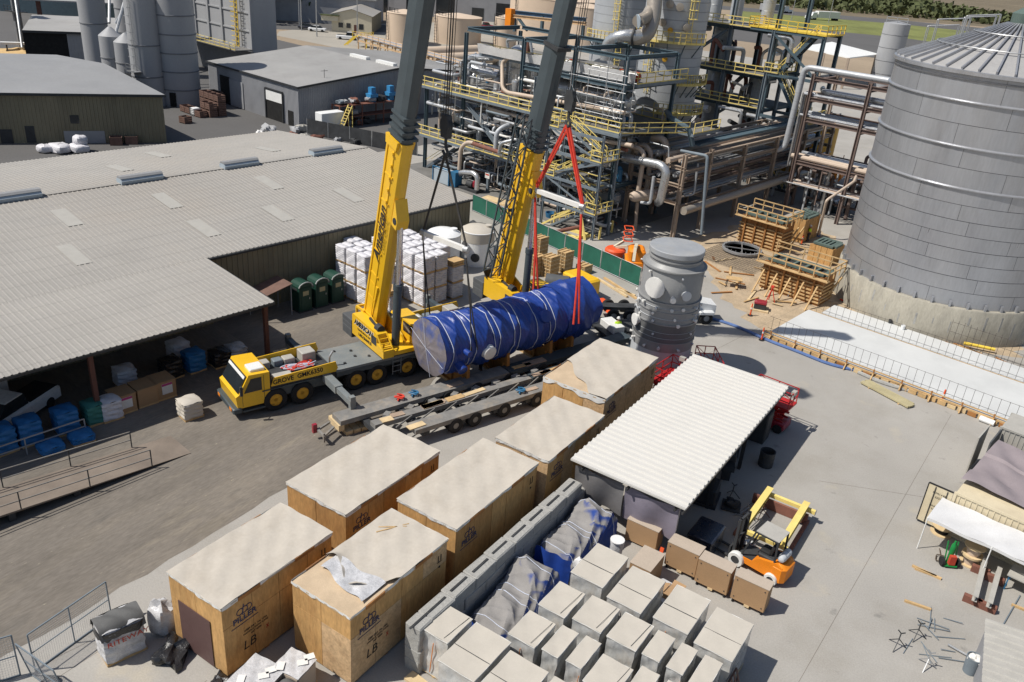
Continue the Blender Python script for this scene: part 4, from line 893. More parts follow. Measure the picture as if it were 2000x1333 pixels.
# things under the canopy
def stool(name,label,p,rz=0): return thing(name,label,"equipment",p,rz,None,True)
bn = thing("work_bench","dark steel bench under the canopy","bench",(-11.6,44.6,0),0,None,True)
part("top",MB().box((-.9,-1.4,.85),(.9,1.4,.95)),"machine_dark",bn,False)
for x in (-.8,.8):
    for y in (-1.3,1.3): part("leg",MB().beam((x,y,0),(x,y,.85),.1),"machine_dark",bn,False)
cbx = thing("tool_cabinet","tall dark cabinet at the far end under the canopy","cabinet",(-10.9,46.4,0),0,None,True)
part("body",MB().bbox((-.8,-.6,0),(.8,.6,2.0),.03),"machine_dark",cbx,False);part("door",MB().box((.805,-.5,.1),(.82,.5,1.9)),"steel_dark",cbx,False)
dm = thing("waste_drum","dark open drum in the shade beside the canopy","drum",(-9.2,43.7,0),0,None,True)
part("shell",MB().lathe([(.42,0),(.44,.3),(.42,.31),(.44,.6),(.42,.61),(.45,1.0),(.4,1.0),(.38,.1),(.01,.1)],22),"machine_dark",dm)
wm = thing("welding_machine","dark welding set on a pallet under the canopy edge","welder",(-10.6,38.2,0),10,None,True)
part("case",MB().bbox((-.5,-.7,.2),(.5,.7,1.1),.06),"machine_dark",wm);part("skid",MB().box((-.6,-.8,0),(.6,.8,.2)),"steel_dark",wm,False)
part("handle",MB().pipe([(-.4,-.6,1.1),(-.4,-.6,1.35),(-.4,.6,1.35),(-.4,.6,1.1)],.03,6),"galv",wm)
w2 = thing("pipe_threader","dark threading machine under the canopy","machine",(-10.8,41.4,0),20,None,True)
part("bed",MB().box((-.4,-1,.7),(.4,1,.95)),"machine_dark",w2,False);part("head",MB().bbox((-.45,-.3,.951),(.45,.5,1.4),.06),"steel_dark",w2)
for y in (-.8,.8): part("leg",MB().beam((0,y,0),(0,y,.7),.5,.08),"machine_dark",w2,False)
gb = thing("gang_box","blue-black job box under the near corner of the canopy","box",(-9.2,34.3,0),0,None,True)
part("body",MB().bbox((-.65,-.9,.1),(.65,.9,.95),.06),"car_dark",gb);part("lid",MB().bbox((-.67,-.92,.955),(.67,.92,1.1),.05),"car_dark",gb)
for x in (-.5,.5): part("skid",MB().box((x-.06,-.85,0),(x+.06,.85,.1)),"steel_dark",gb,False)
for i in range(7):
    a = rr.uniform(-.12,.12);one("pipe_length",MB().cyl((0,0,.05+.03*(i//4)),(2.0*math.sin(a)+.5,2.4,.05+.03*(i//4)),.03,n=6),"galv","thin bare pipe in the bundle beside the canopy shadow, %s from the left" % ORD[i],"pipe",(-8.9+i*.12,37.9+rr.uniform(-.2,.2),0),0,"loose pipes by the canopy",True)
def stand(p,label,m="steel_dark",h=.8):
    t = thing("pipe_stand",label,"stand",p,0,"folding pipe stands",True)
    for k in range(3): a = k*2.094+.4;part("leg",MB().beam((0,0,h*.6),(.45*math.cos(a),.45*math.sin(a),0),.035),m,t,False)
    part("post",MB().beam((0,0,h*.5),(0,0,h),.05),m,t,False);part("jaw",MB().beam((-.15,0,h+.12),(0,0,h),.04).beam((.15,0,h+.12),(0,0,h),.04),m,t,False)
stand((-9.6,39.3,0),"dark pipe stand in the canopy shadow");stand((-7.7,38.7,0),"reddish pipe stand in the sun by the loose pipes","primer_red");stand((-8.2,37.9,0),"black pipe stand at the near end of the loose pipes")
vs = thing("chain_vise_bench","small black bench vise rig by the canopy shadow","vise",(-9.3,38.4,0),15,None,True)
part("frame",MB().box((-.5,-.5,.05),(.5,.5,.12)),"machine_dark",vs,False);part("clamp",MB().blob((0,0,.3),(.7,.6,.4),8,.3),"machine_dark",vs)

# ---------------------------------------------------------------- brown panel boxes on casters, low boxes
def caster_box(x0,y0,x1,y1,label):
    t = thing("caster_cabinet",label,"cabinet",((x0+x1)/2,(y0+y1)/2,0),0,"brown boxes on casters")
    part("body",MB().bbox((x0,y0,.22),(x1,y1,1.52),.02),"cardboard",t);part("top",MB().box((x0-.01,y0-.01,1.522),(x1+.01,y1+.01,1.55)),"cardboard_dust",t,False)
    for x in (x0+.12,x1-.12):
        for y in (y0+.1,y1-.1): part("caster",MB().cyl((x-.03,y,.1),(x+.03,y,.1),.1,n=10).beam((x,y,.12),(x,y,.22),.06),"rubber",t)
    part("bolster",MB().box(((x0+x1)/2-.12,y0-.02,.1),((x0+x1)/2+.12,y1,.219)),"timber_pale",t,False)
    for x in (x0+.15,x1-.15):
        for z in (.4,1.35): part("bolt",MB().cyl((x,y0,z),(x,y0-.02,z),.03,n=8),"gutter_dark",t)
caster_box(-10.16,31.6,-8.56,32.4,"brown box on casters nearest the canopy post")
caster_box(-8.5,31.4,-6.9,32.15,"middle brown box of the three on casters in front of the forklift")
caster_box(-6.72,31.4,-5.12,32.1,"brown box on casters at the right, behind the forklift's orange tail")
def lowbox(name,x0,y0,x1,y1,h,label):
    t = thing(name,label,"box",((x0+x1)/2,(y0+y1)/2,0));part("side",MB().bbox((x0,y0,.12),(x1,y1,h),.02),"cardboard",t);part("lid",MB().box((x0-.01,y0-.01,h+.002),(x1+.01,y1+.01,h+.03)),"cardboard_dust",t,False)
    for x in (x0+.1,x1-.1): part("runner",MB().box((x-.06,y0,0),(x+.06,y1,.12)),"timber",t,False)
lowbox("low_box",-11.0,29.3,-9.95,30.85,1.35,"low brown box with dusty lid between the tarps and the caster boxes");lowbox("low_box",-12.6,32.2,-10.9,33.0,1.3,"brown box half under the purple curtain")
fr = thing("wrapped_column","white bubble-wrapped upright piece beside the far tarp bundle","bundle",(-11.9,29.6,0),0,None,True)
part("wrap",MB().grid(lambda u,v: ((.32+.05*math.sin(5*v*6.28+7*u))*(1-.15*math.sin(3*u))*math.cos(6.283*v),(.28+.04*math.sin(3*v*6.28+9*u))*math.sin(6.283*v),2.0*u),12,18,True),"film_clear",fr);part("cap",MB().cyl((0,0,1.99),(0,0,2.03),.34,n=16),"sheet_white",fr)
ob = thing("open_carton","open carton with packing scraps on a low white pallet","carton",(-8.9,29.3,0),-4,None,True)
part("pallet",MB().box((-.8,-.75,0),(.8,.75,.14)),"timber_pale",ob,False);part("load",MB().bbox((-.75,-.7,.141),(.75,.7,.75),.05),"film_clear",ob)
part("carton",MB().box((-.1,-.5,.752),(.6,.25,1.02)),"cardboard",ob,False);part("flap",MB().cbox((-.28,-.1,.98),(.4,.7,.02),0,0,-25).cbox((.2,.42,1.0),(.6,.35,.02),0,20),"cardboard",ob,False)
sb = one("striped_barrier_board",MB().cbox((0,0,.55),(.18,.04,1.2),0,-18),"orange_red","red and white striped board leaning on the first caster box","board",(-10.35,31.35,0),0,None,True)
for k in range(4): part("stripe",MB().cbox((0,-.04+.0-.09*(k-1.5)*.96,.19+.26*k),(.19,.012,.1),0,-18),"white_paint",sb,False)

# ---------------------------------------------------------------- forklift
fk = thing("forklift","orange and black forklift with a gas bottle, standing by the yellow frame","forklift",(-6.5,34.5,0),-8,None,True);fk.scale = (1.12,1.12,1.12)
# local x forward is -x: mast on the left
bd = MB().extr([(-.75,-.55,.35),(.95,-.55,.3),(1.25,-.55,.45),(1.25,-.55,1.0),(.95,-.55,1.12),(.2,-.55,.95),(-.1,-.55,.62),(-.75,-.55,.6)],(0,1.1,0));part("body",bd,"orange",fk,False)
cwg = MB().bbox((.7,-.57,.28),(1.42,.57,1.1),.16);part("counterweight",cwg,"orange",fk)
part("engine_hood",MB().bbox((.05,-.42,.96),(.85,.42,1.12),.05),"machine_dark",fk)
st_ = part("seat",MB().bbox((.05,-.28,1.125),(.55,.28,1.25),.05),"rubber",fk);part("seat_back",MB().cbox((.58,0,1.45),(.12,.54,.5),0,0,10),"rubber",st_)
part("floor_plate",MB().box((-.75,-.5,.602),(.0,.5,.64)),"steel_dark",fk,False)
og = part("overhead_guard",MB().beam((-.6,-.48,.65),(-.2,-.48,2.1),.07).beam((-.6,.48,.65),(-.2,.48,2.1),.07).beam((.85,-.48,1.1),(.8,-.48,2.1),.07).beam((.85,.48,1.1),(.8,.48,2.1),.07).beam((-.2,-.48,2.1),(.8,-.48,2.1),.07).beam((-.2,.48,2.1),(.8,.48,2.1),.07).beam((-.2,-.48,2.1),(-.2,.48,2.1),.07),"machine_dark",fk,False)
part("guard_roof",MB().box((-.2,-.5,2.14),(.85,.5,2.17)),"container_grey",og,False)
for k in range(5): part("guard_bar",MB().beam((-.17+k*.09-.35,-.48,2.1),(-.17+k*.09-.35,.48,2.1),.03),"machine_dark",og,False)
ms_ = part("mast",MB().beam((-1.0,-.4,.1),(-1.0,-.4,2.25),.12,.16,(0,1,0)).beam((-1.0,.4,.1),(-1.0,.4,2.25),.12,.16,(0,1,0)).beam((-1.0,-.4,2.2),(-1.0,.4,2.2),.1).beam((-1.0,-.4,1.2),(-1.0,.4,1.2),.08).beam((-1.08,-.22,.2),(-1.08,-.22,2.0),.09).beam((-1.08,.22,.2),(-1.08,.22,2.0),.09),"machine_dark",fk,False)
part("carriage",MB().box((-1.2,-.5,.2),(-1.13,.5,.75)),"machine_dark",ms_,False)
for s in (-.32,.32): part("fork",MB().box((-2.3,s-.06,.1),(-1.2,s+.06,.15)),"steel_dark",fk,False)
for x,r,w in ((-.75,.36,.26),(.9,.29,.22)):
    for s in (-1,1):
        wh_ = part("wheel",MB().lathe([(r*.55,-w/2),(r*.92,-w/2),(r,-w/2+.05),(r,w/2-.05),(r*.92,w/2),(r*.55,w/2),(r*.55,-w/2)],20,(x,s*.56,r),(0,1,0),cap=False),"lid_wrap",fk);part("hub",MB().lathe([(r*.56,-w/2+.03),(r*.56,w/2-.03)],14,(x,s*.56,r),(0,1,0)),"steel_dark",wh_)
part("steering_wheel",MB().tube([(-.28+.16*math.cos(a)*.5,.18*math.sin(a),1.25+.14*math.cos(a)) for a in [k*.524 for k in range(13)]],.018,6),"rubber",fk)
gbm = part("gas_bottle",MB().lathe([(.05,-.45),(.14,-.4),(.17,-.3),(.17,.3),(.14,.4),(.05,.45)],16,(1.05,0,1.32),(0,1,0)),"vessel_pale",fk);part("bottle_strap",MB().lathe([(.172,-.03),(.18,0),(.172,.03)],16,(1.05,.12,1.32),(0,1,0)).lathe([(.172,-.03),(.18,0),(.172,.03)],16,(1.05,-.15,1.32),(0,1,0)),"galv",gbm)

# ---------------------------------------------------------------- yellow lifting frame on brown skid
yf = thing("lifting_rig","pale yellow rectangular lifting frame on a rusty steel skid","frame",(-6.85,38.8,0))
XL,XR,YN,YF = -7.85,-5.85,35.95,39.9
for x in (XL,XR): part("side_beam",MB().ibeam((x,YN-.1,.95),(x,YF+.1,.95),.34,.34,.03),"rail_yellow",yf,False)
for y,e in ((YN,.3),(YF,.55)): part("cross_tube",MB().beam((XL-.25,y,.72),(XR+e,y,.72),.2,.2),"rail_yellow",yf,False)
for x in (XL-.4,XR+.3): part("skid_rail",MB().box((x-.1,YN+.2,.02),(x+.1,YF-.1,.2)),"rust_pipe",yf,False)
part("rear_plate",MB().box((XL-.7,YF-.35,.02),(XR+.3,YF-.2,.6)),"rust_pipe",yf,False)
for x in (XL,XR):
    for y in (YN+.6,YF-.5): part("foot",MB().box((x-.1,y-.12,.2),(x+.1,y+.12,.77)),"rust_pipe",yf,False)
part("end_plate",MB().box((XR+.55,YF-.13,.58),(XR+.58,YF+.13,.86)),"galv",yf,False)

# ---------------------------------------------------------------- two mobile cranes, slewed over the side
def carrier(t,full=True):
    fr = part("chassis",MB().box((.9,-.75,.75),(14.6,.75,1.3)).box((1.2,-1.35,.9),(6.2,1.35,1.5)),"crane_grey",t,False)
    dk = part("deck",MB().box((6.25,-1.5,1.62),(14.6,1.5,1.78)),"deck_grey",t,False)
    part("deck_skirt",MB().box((6.25,-1.49,1.3),(14.6,-1.4,1.619)).box((6.25,1.4,1.3),(14.6,1.49,1.619)),"crane_grey",dk,False)
    for x,y in ((8.2,.5),(8.9,-.7),(7.2,.9),(8.1,-.3),(7.1,-.9)): part("deck_lug",MB().cyl((x,y,1.781),(x,y,1.86),.09,n=10),"machine_dark",dk)
    for x in (2.3,4.0,7.6,9.1,11.3,13.0):
        part("axle",MB().cyl((x,-1.1,.74),(x,1.1,.74),.12,n=8),"crane_grey",t)
        for s in (-1,1):
            w = part("wheel",MB().lathe([(.40,-.24),(.66,-.25),(.73,-.19),(.75,0),(.73,.19),(.66,.25),(.40,.24),(.40,-.24)],28,(x,s*1.26,.75),(0,1,0),cap=False),"rubber",t)
            part("rim",MB().lathe([(.41,-.20),(.36,-.22),(.33,-.12),(.14,-.12),(.12,-.2),(.01,-.2)] if s < 0 else [(.01,.2),(.12,.2),(.14,.12),(.33,.12),(.36,.22),(.41,.2)],20,(x,s*1.26,.75),(0,1,0)),"hub_yellow",w)
    for s in (-1,1):
        for x0,x1 in ((1.5,4.8),(6.9,9.9),(10.5,13.8)): part("mudguard",MB().box((x0,s*1.26-.24,1.52),(x1,s*1.26+.24,1.56)),"crane_grey",t,False)
    # front cab
    cb = part("cab",MB().extr([(.0,-1.42,.72),(2.0,-1.42,.72),(2.0,-1.42,2.72),(.75,-1.42,2.78),(.12,-1.42,1.62),(-.08,-1.42,1.5)],(0,2.84,0)),"crane_yellow",t,False)
    part("windshield",MB().extr([(.68,-1.3,2.66),(.13,-1.3,1.66),(.13,1.3,1.66),(.68,1.3,2.66)],(-.06,0,.03)),"glass_dark",cb,False)
    part("side_window",MB().extr([(.42,-1.425,1.66),(1.5,-1.425,1.66),(1.5,-1.425,2.52),(.86,-1.425,2.52)],(0,-.015,0)),"glass_dark",cb,False)
    part("side_window",MB().extr([(.42,1.425,1.66),(1.5,1.425,1.66),(1.5,1.425,2.52),(.86,1.425,2.52)],(0,.015,0)),"glass_dark",cb,False)
    part("door_seam",MB().box((1.62,-1.428,.8),(1.645,-1.421,2.6)).box((.3,-1.428,.8),(.32,-1.421,1.6)),"machine_dark",cb,False)
    part("roof_unit",MB().bbox((.95,-1.1,2.74),(1.85,-.2,2.93),.04),"lid_wrap",cb,False)
    part("bumper",MB().bbox((-.3,-1.48,.45),(.25,1.48,.78),.06),"crane_grey",t);part("step",MB().box((.3,-1.46,.42),(2.2,-1.2,.52)).box((.3,1.2,.42),(2.2,1.46,.52)),"crane_grey",t,False)
    for s in (-1.0,1.0): part("headlight",MB().box((-.32,s-.18,.52),(-.301,s+.18,.7)),"orange",t,False)
    part("mirror",MB().box((.1,-1.75,1.7),(.25,-1.6,2.3)).beam((.2,-1.6,2.0),(.4,-1.42,2.0),.04),"machine_dark",cb,False)
    part("sun_strip",MB().extr([(.64,-1.25,2.62),(.56,-1.25,2.47),(.56,1.25,2.47),(.64,1.25,2.62)],(-.075,0,.04)),"lid_wrap",cb,False)
    # front deck between yellow side panels
    for s in (-1,1):
        part("side_panel",MB().extr([(2.05,s*1.5,1.75),(2.25,s*1.5,2.28),(6.2,s*1.5,2.42),(6.35,s*1.5,1.95),(6.2,s*1.5,1.72)],(0,-s*.06,0)),"crane_yellow",t,False)
    part("front_deck",MB().box((2.05,-1.43,1.52),(6.24,1.43,1.74)),"machine_dark",t,False)
    for i,(x,y,dx,dy,h) in enumerate(((2.5,1.0,.7,.6,.45),(3.4,1.0,.6,.55,.4),(4.1,.95,.7,.6,.42),(5.3,.9,.9,.9,.65),(2.95,-.95,1.2,.7,.35))): part("stowage_box",MB().bbox((x-dx/2,y-dy/2,1.741),(x+dx/2,y+dy/2,1.741+h),.04),"container_grey" if i != 1 else "steel_grey_blue",t)
    rr = random.Random(3)
    for i in range(9):
        pts = [(3.2+rr.uniform(0,2.4),rr.uniform(-.5,.5),1.8+rr.uniform(0,.12)) for _ in range(7)];part("sling_coil",MB().pipe(pts,.04,5,.3),"red_sling" if i % 3 else "strap",t)
    part("chain_tray",MB().box((3.7,-1.3,1.742),(6.0,-.55,1.85)),"steel_dark",t,False)
    part("exhaust",MB().pipe([(6.15,-.7,1.7),(6.15,-.7,2.4),(6.4,-.7,2.75)],.07,8),"galv",t)
    # outriggers
    for s,e in ((-1,5.1),(1,4.7)):
        b = part("outrigger",MB().box((5.35,1.3*s,1.2) if s > 0 else (5.35,-3.2,1.2),(5.85,3.0,1.68) if s > 0 else (5.85,-1.3,1.68)),"deck_grey",t,False)
        part("outrigger_arm",MB().box((5.42,min(s*3.0,s*e),1.26),(5.78,max(s*3.0,s*e),1.62)),"crane_grey" if s > 0 else "deck_grey",b,False)
        part("jack",MB().beam((5.6,s*(e-.15),.9),(5.6,s*(e-.15),1.85),.32).cyl((5.6,s*(e-.15),.3),(5.6,s*(e-.15),.95),.09,n=10),"deck_grey",b);part("float_pad",MB().lathe([(.38,.26),(.38,.33),(.1,.45)],14,(5.6,s*(e-.15),0)),"galv",b)
    b = part("rear_outrigger",MB().box((14.2,-3.6,1.2),(14.6,3.6,1.58)),"crane_grey",t,False)
    for s in (-1,1): part("jack",MB().cyl((14.4,s*3.5,.2),(14.4,s*3.5,1.3),.1,n=10),"deck_grey",b)
    part("ladder",MB().beam((10.2,-1.52,.5),(10.2,-1.52,1.7),.04).beam((10.8,-1.52,.5),(10.8,-1.52,1.7),.04).beam((10.2,-1.52,.7),(10.8,-1.52,.7),.04).beam((10.2,-1.52,1.1),(10.8,-1.52,1.1),.04).beam((10.2,-1.52,1.45),(10.8,-1.52,1.45),.04),"deck_grey",t,False)

def upper(t,al,secs,jib,texts):
    """superstructure on the ring at x=10.8; forward is -y"""
    BX = 10.8
    def q(a,b,z): return (BX+b,-a,z)
    part("slew_ring",MB().cyl((BX,0,1.78),(BX,0,1.96),1.2,n=28),"crane_grey",t)
    bdy = part("turntable",MB().box((BX-.9,-1.7,1.97),(BX+1.45,2.5,2.25)),"crane_yellow",t,False)
    side = MB().extr([q(-2.5,-1.5,2.0),q(1.9,-1.5,2.0),q(1.9,-1.5,2.55),q(1.0,-1.5,2.75),q(1.0,-1.5,3.35),q(.6,-1.5,3.45),q(-2.4,-1.5,3.5),q(-2.5,-1.5,3.4)],(.75,0,0));sd = part("engine_housing",side,"crane_yellow",t,False)
    part("housing_recess",MB().box((BX-1.512,-.95,2.5),(BX-1.49,-.25,3.1)),"machine_dark",sd,False)
    part("cooling_fan",MB().cyl(q(.25,-1.05,3.5),q(.75,-1.05,3.5),.27,n=14).beam(q(.3,-1.05,3.42),q(-1.0,-.95,3.6),.14),"machine_dark",sd)
    part("hatch_frame",MB().beam(q(1.0,-1.5,3.35),q(1.85,-1.5,2.55),.07).beam(q(1.0,-.8,3.35),q(1.85,-.8,2.55),.07).beam(q(1.25,-1.5,3.1),q(1.25,-.8,3.1),.06).beam(q(1.5,-1.5,2.87),q(1.5,-.8,2.87),.06).beam(q(1.75,-1.5,2.64),q(1.75,-.8,2.64),.06),"crane_yellow",sd,False)
    for b in (-.62,.62): part("boom_cheek",MB().extr([q(-2.7,b-.06,2.2),q(.9,b-.06,2.2),q(.5,b-.06,2.7),q(-1.6,b-.06,3.5),q(-2.6,b-.06,3.6)],(.12,0,0)),"crane_yellow",t,False)
    oc = part("operator_cab",MB().extr([q(-.2,.95,2.0),q(1.9,.95,2.0),q(2.1,.95,2.7),q(1.6,.95,3.6),q(-.2,.95,3.6)],(1.0,0,0)),"crane_yellow",t,False)
    part("cab_glass",MB().extr([q(.1,.94,2.8),q(1.95,.94,2.8),q(1.55,.94,3.5),q(.1,.94,3.5)],(-.02,0,0)).extr([q(2.11,1.0,2.75),q(2.11,1.9,2.75),q(1.65,1.9,3.55),q(1.65,1.0,3.55)],(0,-.02,0)),"glass_dark",oc,False)
    wn_ = part("winch",MB().cyl(q(-2.75,-.55,2.75),q(-2.75,.55,2.75),.38,n=18),"machine_dark",t);part("winch_frame",MB().beam(q(-3.3,-.75,3.5),q(-2.2,-.75,3.55),.14).beam(q(-3.3,.75,3.5),q(-2.2,.75,3.55),.14).beam(q(-3.3,-.75,3.5),q(-3.3,.75,3.5),.14).beam(q(-3.3,-.75,2.4),q(-3.3,-.75,3.5),.14).beam(q(-3.3,.75,2.4),q(-3.3,.75,3.5),.14),"crane_yellow",wn_,False)
    cw = part("counterweight",MB().bbox((BX-1.5,2.62,1.6),(BX+1.5,4.0,2.2),.04),"container_dark",t,False)
    for z in (2.21,2.56): part("counterweight_slab",MB().bbox((BX-1.5,2.62,z),(BX+1.5,4.0,z+.34),.03),"container_dark",cw,False)
    for b in (-1.1,-.2): part("lifting_slot",MB().box((BX+b-.14,2.61,2.86),(BX+b+.14,3.0,2.906)),"void_dark",cw,False)
    # boom
    d = Vector((0,-math.cos(rad(al)),math.sin(rad(al))));nb = Vector((0,-math.sin(rad(al)),-math.cos(rad(al))))    # along boom, out of its underside
    f = Vector(q(-2.0,0,2.75));X = Vector((1,0,0))
    def boombox(L0,L1,w,h,name,m,par,o=0.0,round_=.36):
        # box section with rounded underside
        def ring(L):
            c = f + d*L + nb*o;ps = [(-w/2,-h/2),(w/2,-h/2),(w/2,h/2-round_*h),(w*.36,h/2-.08*h),(w*.16,h/2),(-w*.16,h/2),(-w*.36,h/2-.08*h),(-w/2,h/2-round_*h)]
            return [c + X*a + nb*b for a,b in ps]
        r0,r1 = ring(L0),ring(L1);n = 8
        return part(name,MB().add(r0+r1,[tuple(range(n-1,-1,-1)),tuple(range(n,2*n))]+[(i,(i+1) % n,n+(i+1) % n,n+i) for i in range(n)]),m,par,False)
    L0,w,h = secs[0]
    bm = boombox(-.5,L0,w,h,"boom_base_section","crane_yellow",t)
    part("boom_foot_taper",MB().extr([f+d*-.6+nb*-.9-X*(w/2+.012),f+d*3.2+nb*-(h/2)-X*(w/2+.012),f+d*3.2+nb*(h/2-.3)-X*(w/2+.012),f+d*-.6+nb*(.2)-X*(w/2+.012)],(w+.024,0,0)),"crane_yellow",bm,False)
    for i in range(7):
        L = 2.0+i*(L0-2.6)/6;part("boom_rib",MB().extr([f+d*L+nb*-(h/2+.04)-X*(w/2+.03),f+d*(L+.12)+nb*-(h/2+.04)-X*(w/2+.03),f+d*(L+.12)+nb*(h/2-.45)-X*(w/2+.03),f+d*L+nb*(h/2-.45)-X*(w/2+.03)],(.06,0,0)),"crane_yellow",bm,False)
    for i in range(5): part("pin_boss",MB().cyl(f+d*(L0-.8-i*.8)+nb*.1-X*(w/2),f+d*(L0-.8-i*.8)+nb*.1-X*(w/2+.14),.11,n=10),"crane_yellow",bm)
    part("edge_flange",MB().beam(f+d*.5+nb*-(h/2-.08)-X*(w/2+.03),f+d*(L0-.2)+nb*-(h/2-.08)-X*(w/2+.03),.07,.16,nb).beam(f+d*.5+nb*(h/2-.62)-X*(w/2+.02),f+d*(L0-.2)+nb*(h/2-.62)-X*(w/2+.02),.05,.1,nb),"crane_yellow",bm,False)
    part("head_collar",MB().extr([f+d*(L0-.5)+nb*-(h/2+.1)-X*(w/2+.08),f+d*(L0+.05)+nb*-(h/2+.22)-X*(w/2+.08),f+d*(L0+.05)+nb*(h/2-.3)-X*(w/2+.08),f+d*(L0-.5)+nb*(h/2-.4)-X*(w/2+.08)],(w+.16,0,0)),"crane_yellow",bm,False)
    Lp = L0
    for i,(L1,w1,h1) in enumerate(secs[1:]):
        s_ = boombox(Lp-.4,L1,w1,h1,"boom_section","crane_grey",t,0.0,.42)
        part("section_collar",MB().extr([f+d*(L1-.25)+nb*-(h1/2+.08)-X*(w1/2+.07),f+d*L1+nb*-(h1/2+.08)-X*(w1/2+.07),f+d*L1+nb*(h1/2+.05)-X*(w1/2+.07),f+d*(L1-.25)+nb*(h1/2+.05)-X*(w1/2+.07)],(w1+.14,0,0)),"steel_dark",s_,False)
        if i == 0:
            for k in range(4): part("guide_ring",MB().extr([f+d*(L0+.2+k*.42)+nb*-(h/2+.06-.02*k)-X*(w/2+.04),f+d*(L0+.36+k*.42)+nb*-(h/2+.06-.02*k)-X*(w/2+.04),f+d*(L0+.36+k*.42)+nb*(h/2+.02-.03*k)-X*(w/2+.04),f+d*(L0+.2+k*.42)+nb*(h/2+.02-.03*k)-X*(w/2+.04)],(w+.08,0,0)),"crane_grey",s_,False)
        Lp = L1
    # head and lift cylinder
    tip = f + d*Lp;part("boom_head",MB().extr([tip+nb*-.5-X*.5,tip+d*.9+nb*-.3-X*.5,tip+d*.7+nb*.9-X*.5,tip+d*-.2+nb*.6-X*.5],(1.0,0,0)),"crane_grey",t,False)
    c0 = Vector(q(.75,0,2.25));c1 = f + d*8.6 + nb*(h/2+.35);mid = c0 + (c1-c0)*.5
    lc = part("lift_cylinder",MB().cyl(c0,mid,.27,n=18).cyl(mid-(c1-c0).normalized()*.35,mid,.31,n=18),"crane_grey",t);part("piston_rod",MB().cyl(mid,c1,.19,n=16),"chrome",lc)
    part("cylinder_bracket",MB().extr([c1+d*-.5+X*-.42+nb*.25,c1+d*.1+X*-.42+nb*.3,c1+d*1.3+X*-.42+nb*-.32,c1+d*-.4+X*-.42+nb*-.35],(.84,0,0)),"crane_yellow",bm,False)
    part("bracket_eye",MB().cyl(c1+X*-.45,c1+X*.45,.22,n=14),"machine_dark",bm)
    # ropes and hook block come down from the head
    if jib:
        jb = part("lattice_jib",MB(),"crane_grey",t);m = MB();o = f + nb*-.1 - X*1.35
        def jp(L,i,j): return o + d*L + X*((i-.5)*.8*(1-.2*L/13)) + nb*((j-.5)*1.0*(1-.2*L/13))
        for i in (0,1):
            for j in (0,1): m.beam(jp(1.2,i,j),jp(13.6,i,j),.1)
        n = 13
        for k in range(n):
            a,b = 1.2+12.4*k/n,1.2+12.4*(k+1)/n
            for j in (0,1): m.beam(jp(a,k % 2,j),jp(b,(k+1) % 2,j),.06)
            for i in (0,1): m.beam(jp(a,i,k % 2),jp(b,i,(k+1) % 2),.06)
        mm = raw("lattice_jib",m,"crane_grey",False);jb.data = mm
        part("jib_foot",MB().extr([jp(1.2,0,0),jp(1.2,1,0),jp(.2,.5,.2),jp(.2,.5,.8)],(0,.1,.1)),"machine_dark",jb,False)
        part("jib_hanger",MB().beam(jp(6.5,1,.5),f+d*6.5,.2),"machine_dark",jb,False)
    if texts:
        fm = lambda a,z: plane_mtx((BX-1.515,-a,z),(0,-1,0),(0,0,1))
        writing("company_lettering","AMERICAN",.52,"ink_black",sd,fm(-.85,3.06),bold=.025,shear=.25);writing("company_shadow","AMERICAN",.52,"white_paint",sd,plane_mtx((BX-1.506,.83,3.04),(0,-1,0),(0,0,1)),bold=.045,shear=.25)
        writing("company_line","CRANE RENTAL INC.",.2,"ink_black",sd,fm(-.75,2.66));writing("phone_lettering","1.855.CRANE.22",.27,"ink_black",sd,fm(-.65,2.34),bold=.008)
        o = f + d*7.0 + nb*-.12 - X*(w/2+.066);writing("boom_lettering","American",1.05,"ink_black",bm,plane_mtx(o,d,(Vector((-1,0,0))).cross(d)),shear=.3,bold=.02,xs=.95)
        o = f + d*7.2 + nb*.32 - X*(w/2+.066);writing("boom_subline","CRANE RENTAL",.34,"ink_black",bm,plane_mtx(o,d,(Vector((-1,0,0))).cross(d)))
    else:
        o = f + d*6 + nb*-.1 - X*(w/2+.066)
    return tip
c1 = thing("mobile_crane","yellow six-axle mobile crane with its boom raised beside the warehouse","crane",(-37.02,27.76,0),70.2,"mobile cranes lifting the blue vessel",True)
carrier(c1);tip1 = upper(c1,76,((13.4,1.05,1.55),(24.5,.95,1.4),(33,.84,1.25)),False,True)
writing("maker_lettering","GROVE  GMK6350",.42,"ink_black",c1,plane_mtx((3.75,-1.508,2.02),(1,.0,.035),(0,0,1)),bold=.01,xs=.95)
writing("sun_strip_lettering","American Crane",.26,"ink_black",c1,plane_mtx((.545,0,2.575),(0,-1,0),(.08,0,.15)),xs=1.0)
c2 = thing("mobile_crane","yellow mobile crane with folded lattice jib behind the blue vessel","crane",(-34.55,39.44,0),70.2,"mobile cranes lifting the blue vessel",True)
carrier(c2);tip2 = upper(c2,78,((11.2,1.1,1.5),(18.5,1.0,1.4),(31,.9,1.25)),True,False)
# timber mats under the near float
for i in range(3):
    a = Vector((-37.02,27.76,0)) + Vector((*rot2(5.6-.75+i*.5,-4.95,70.2),0))
    one("crane_mat",MB().box((-.22,-1.1,0),(.22,1.1,.25)),"timber_pale","thick timber mat under the near crane float, %s from the cab end" % ORD[i],"timber",a,70.2+3,"timber mats under the crane float",True)
for i in range(3):
    a = Vector((-37.02,27.76,0)) + Vector((*rot2(5.1+i*.5,4.55,70.2),0));one("crane_mat",MB().box((-.22,-1.1,0),(.22,1.1,.25)),"timber_pale","shaded timber mat under the far crane float, %s from the cab end" % ORD[i],"timber",a,70.2,"timber mats under the far float",True)

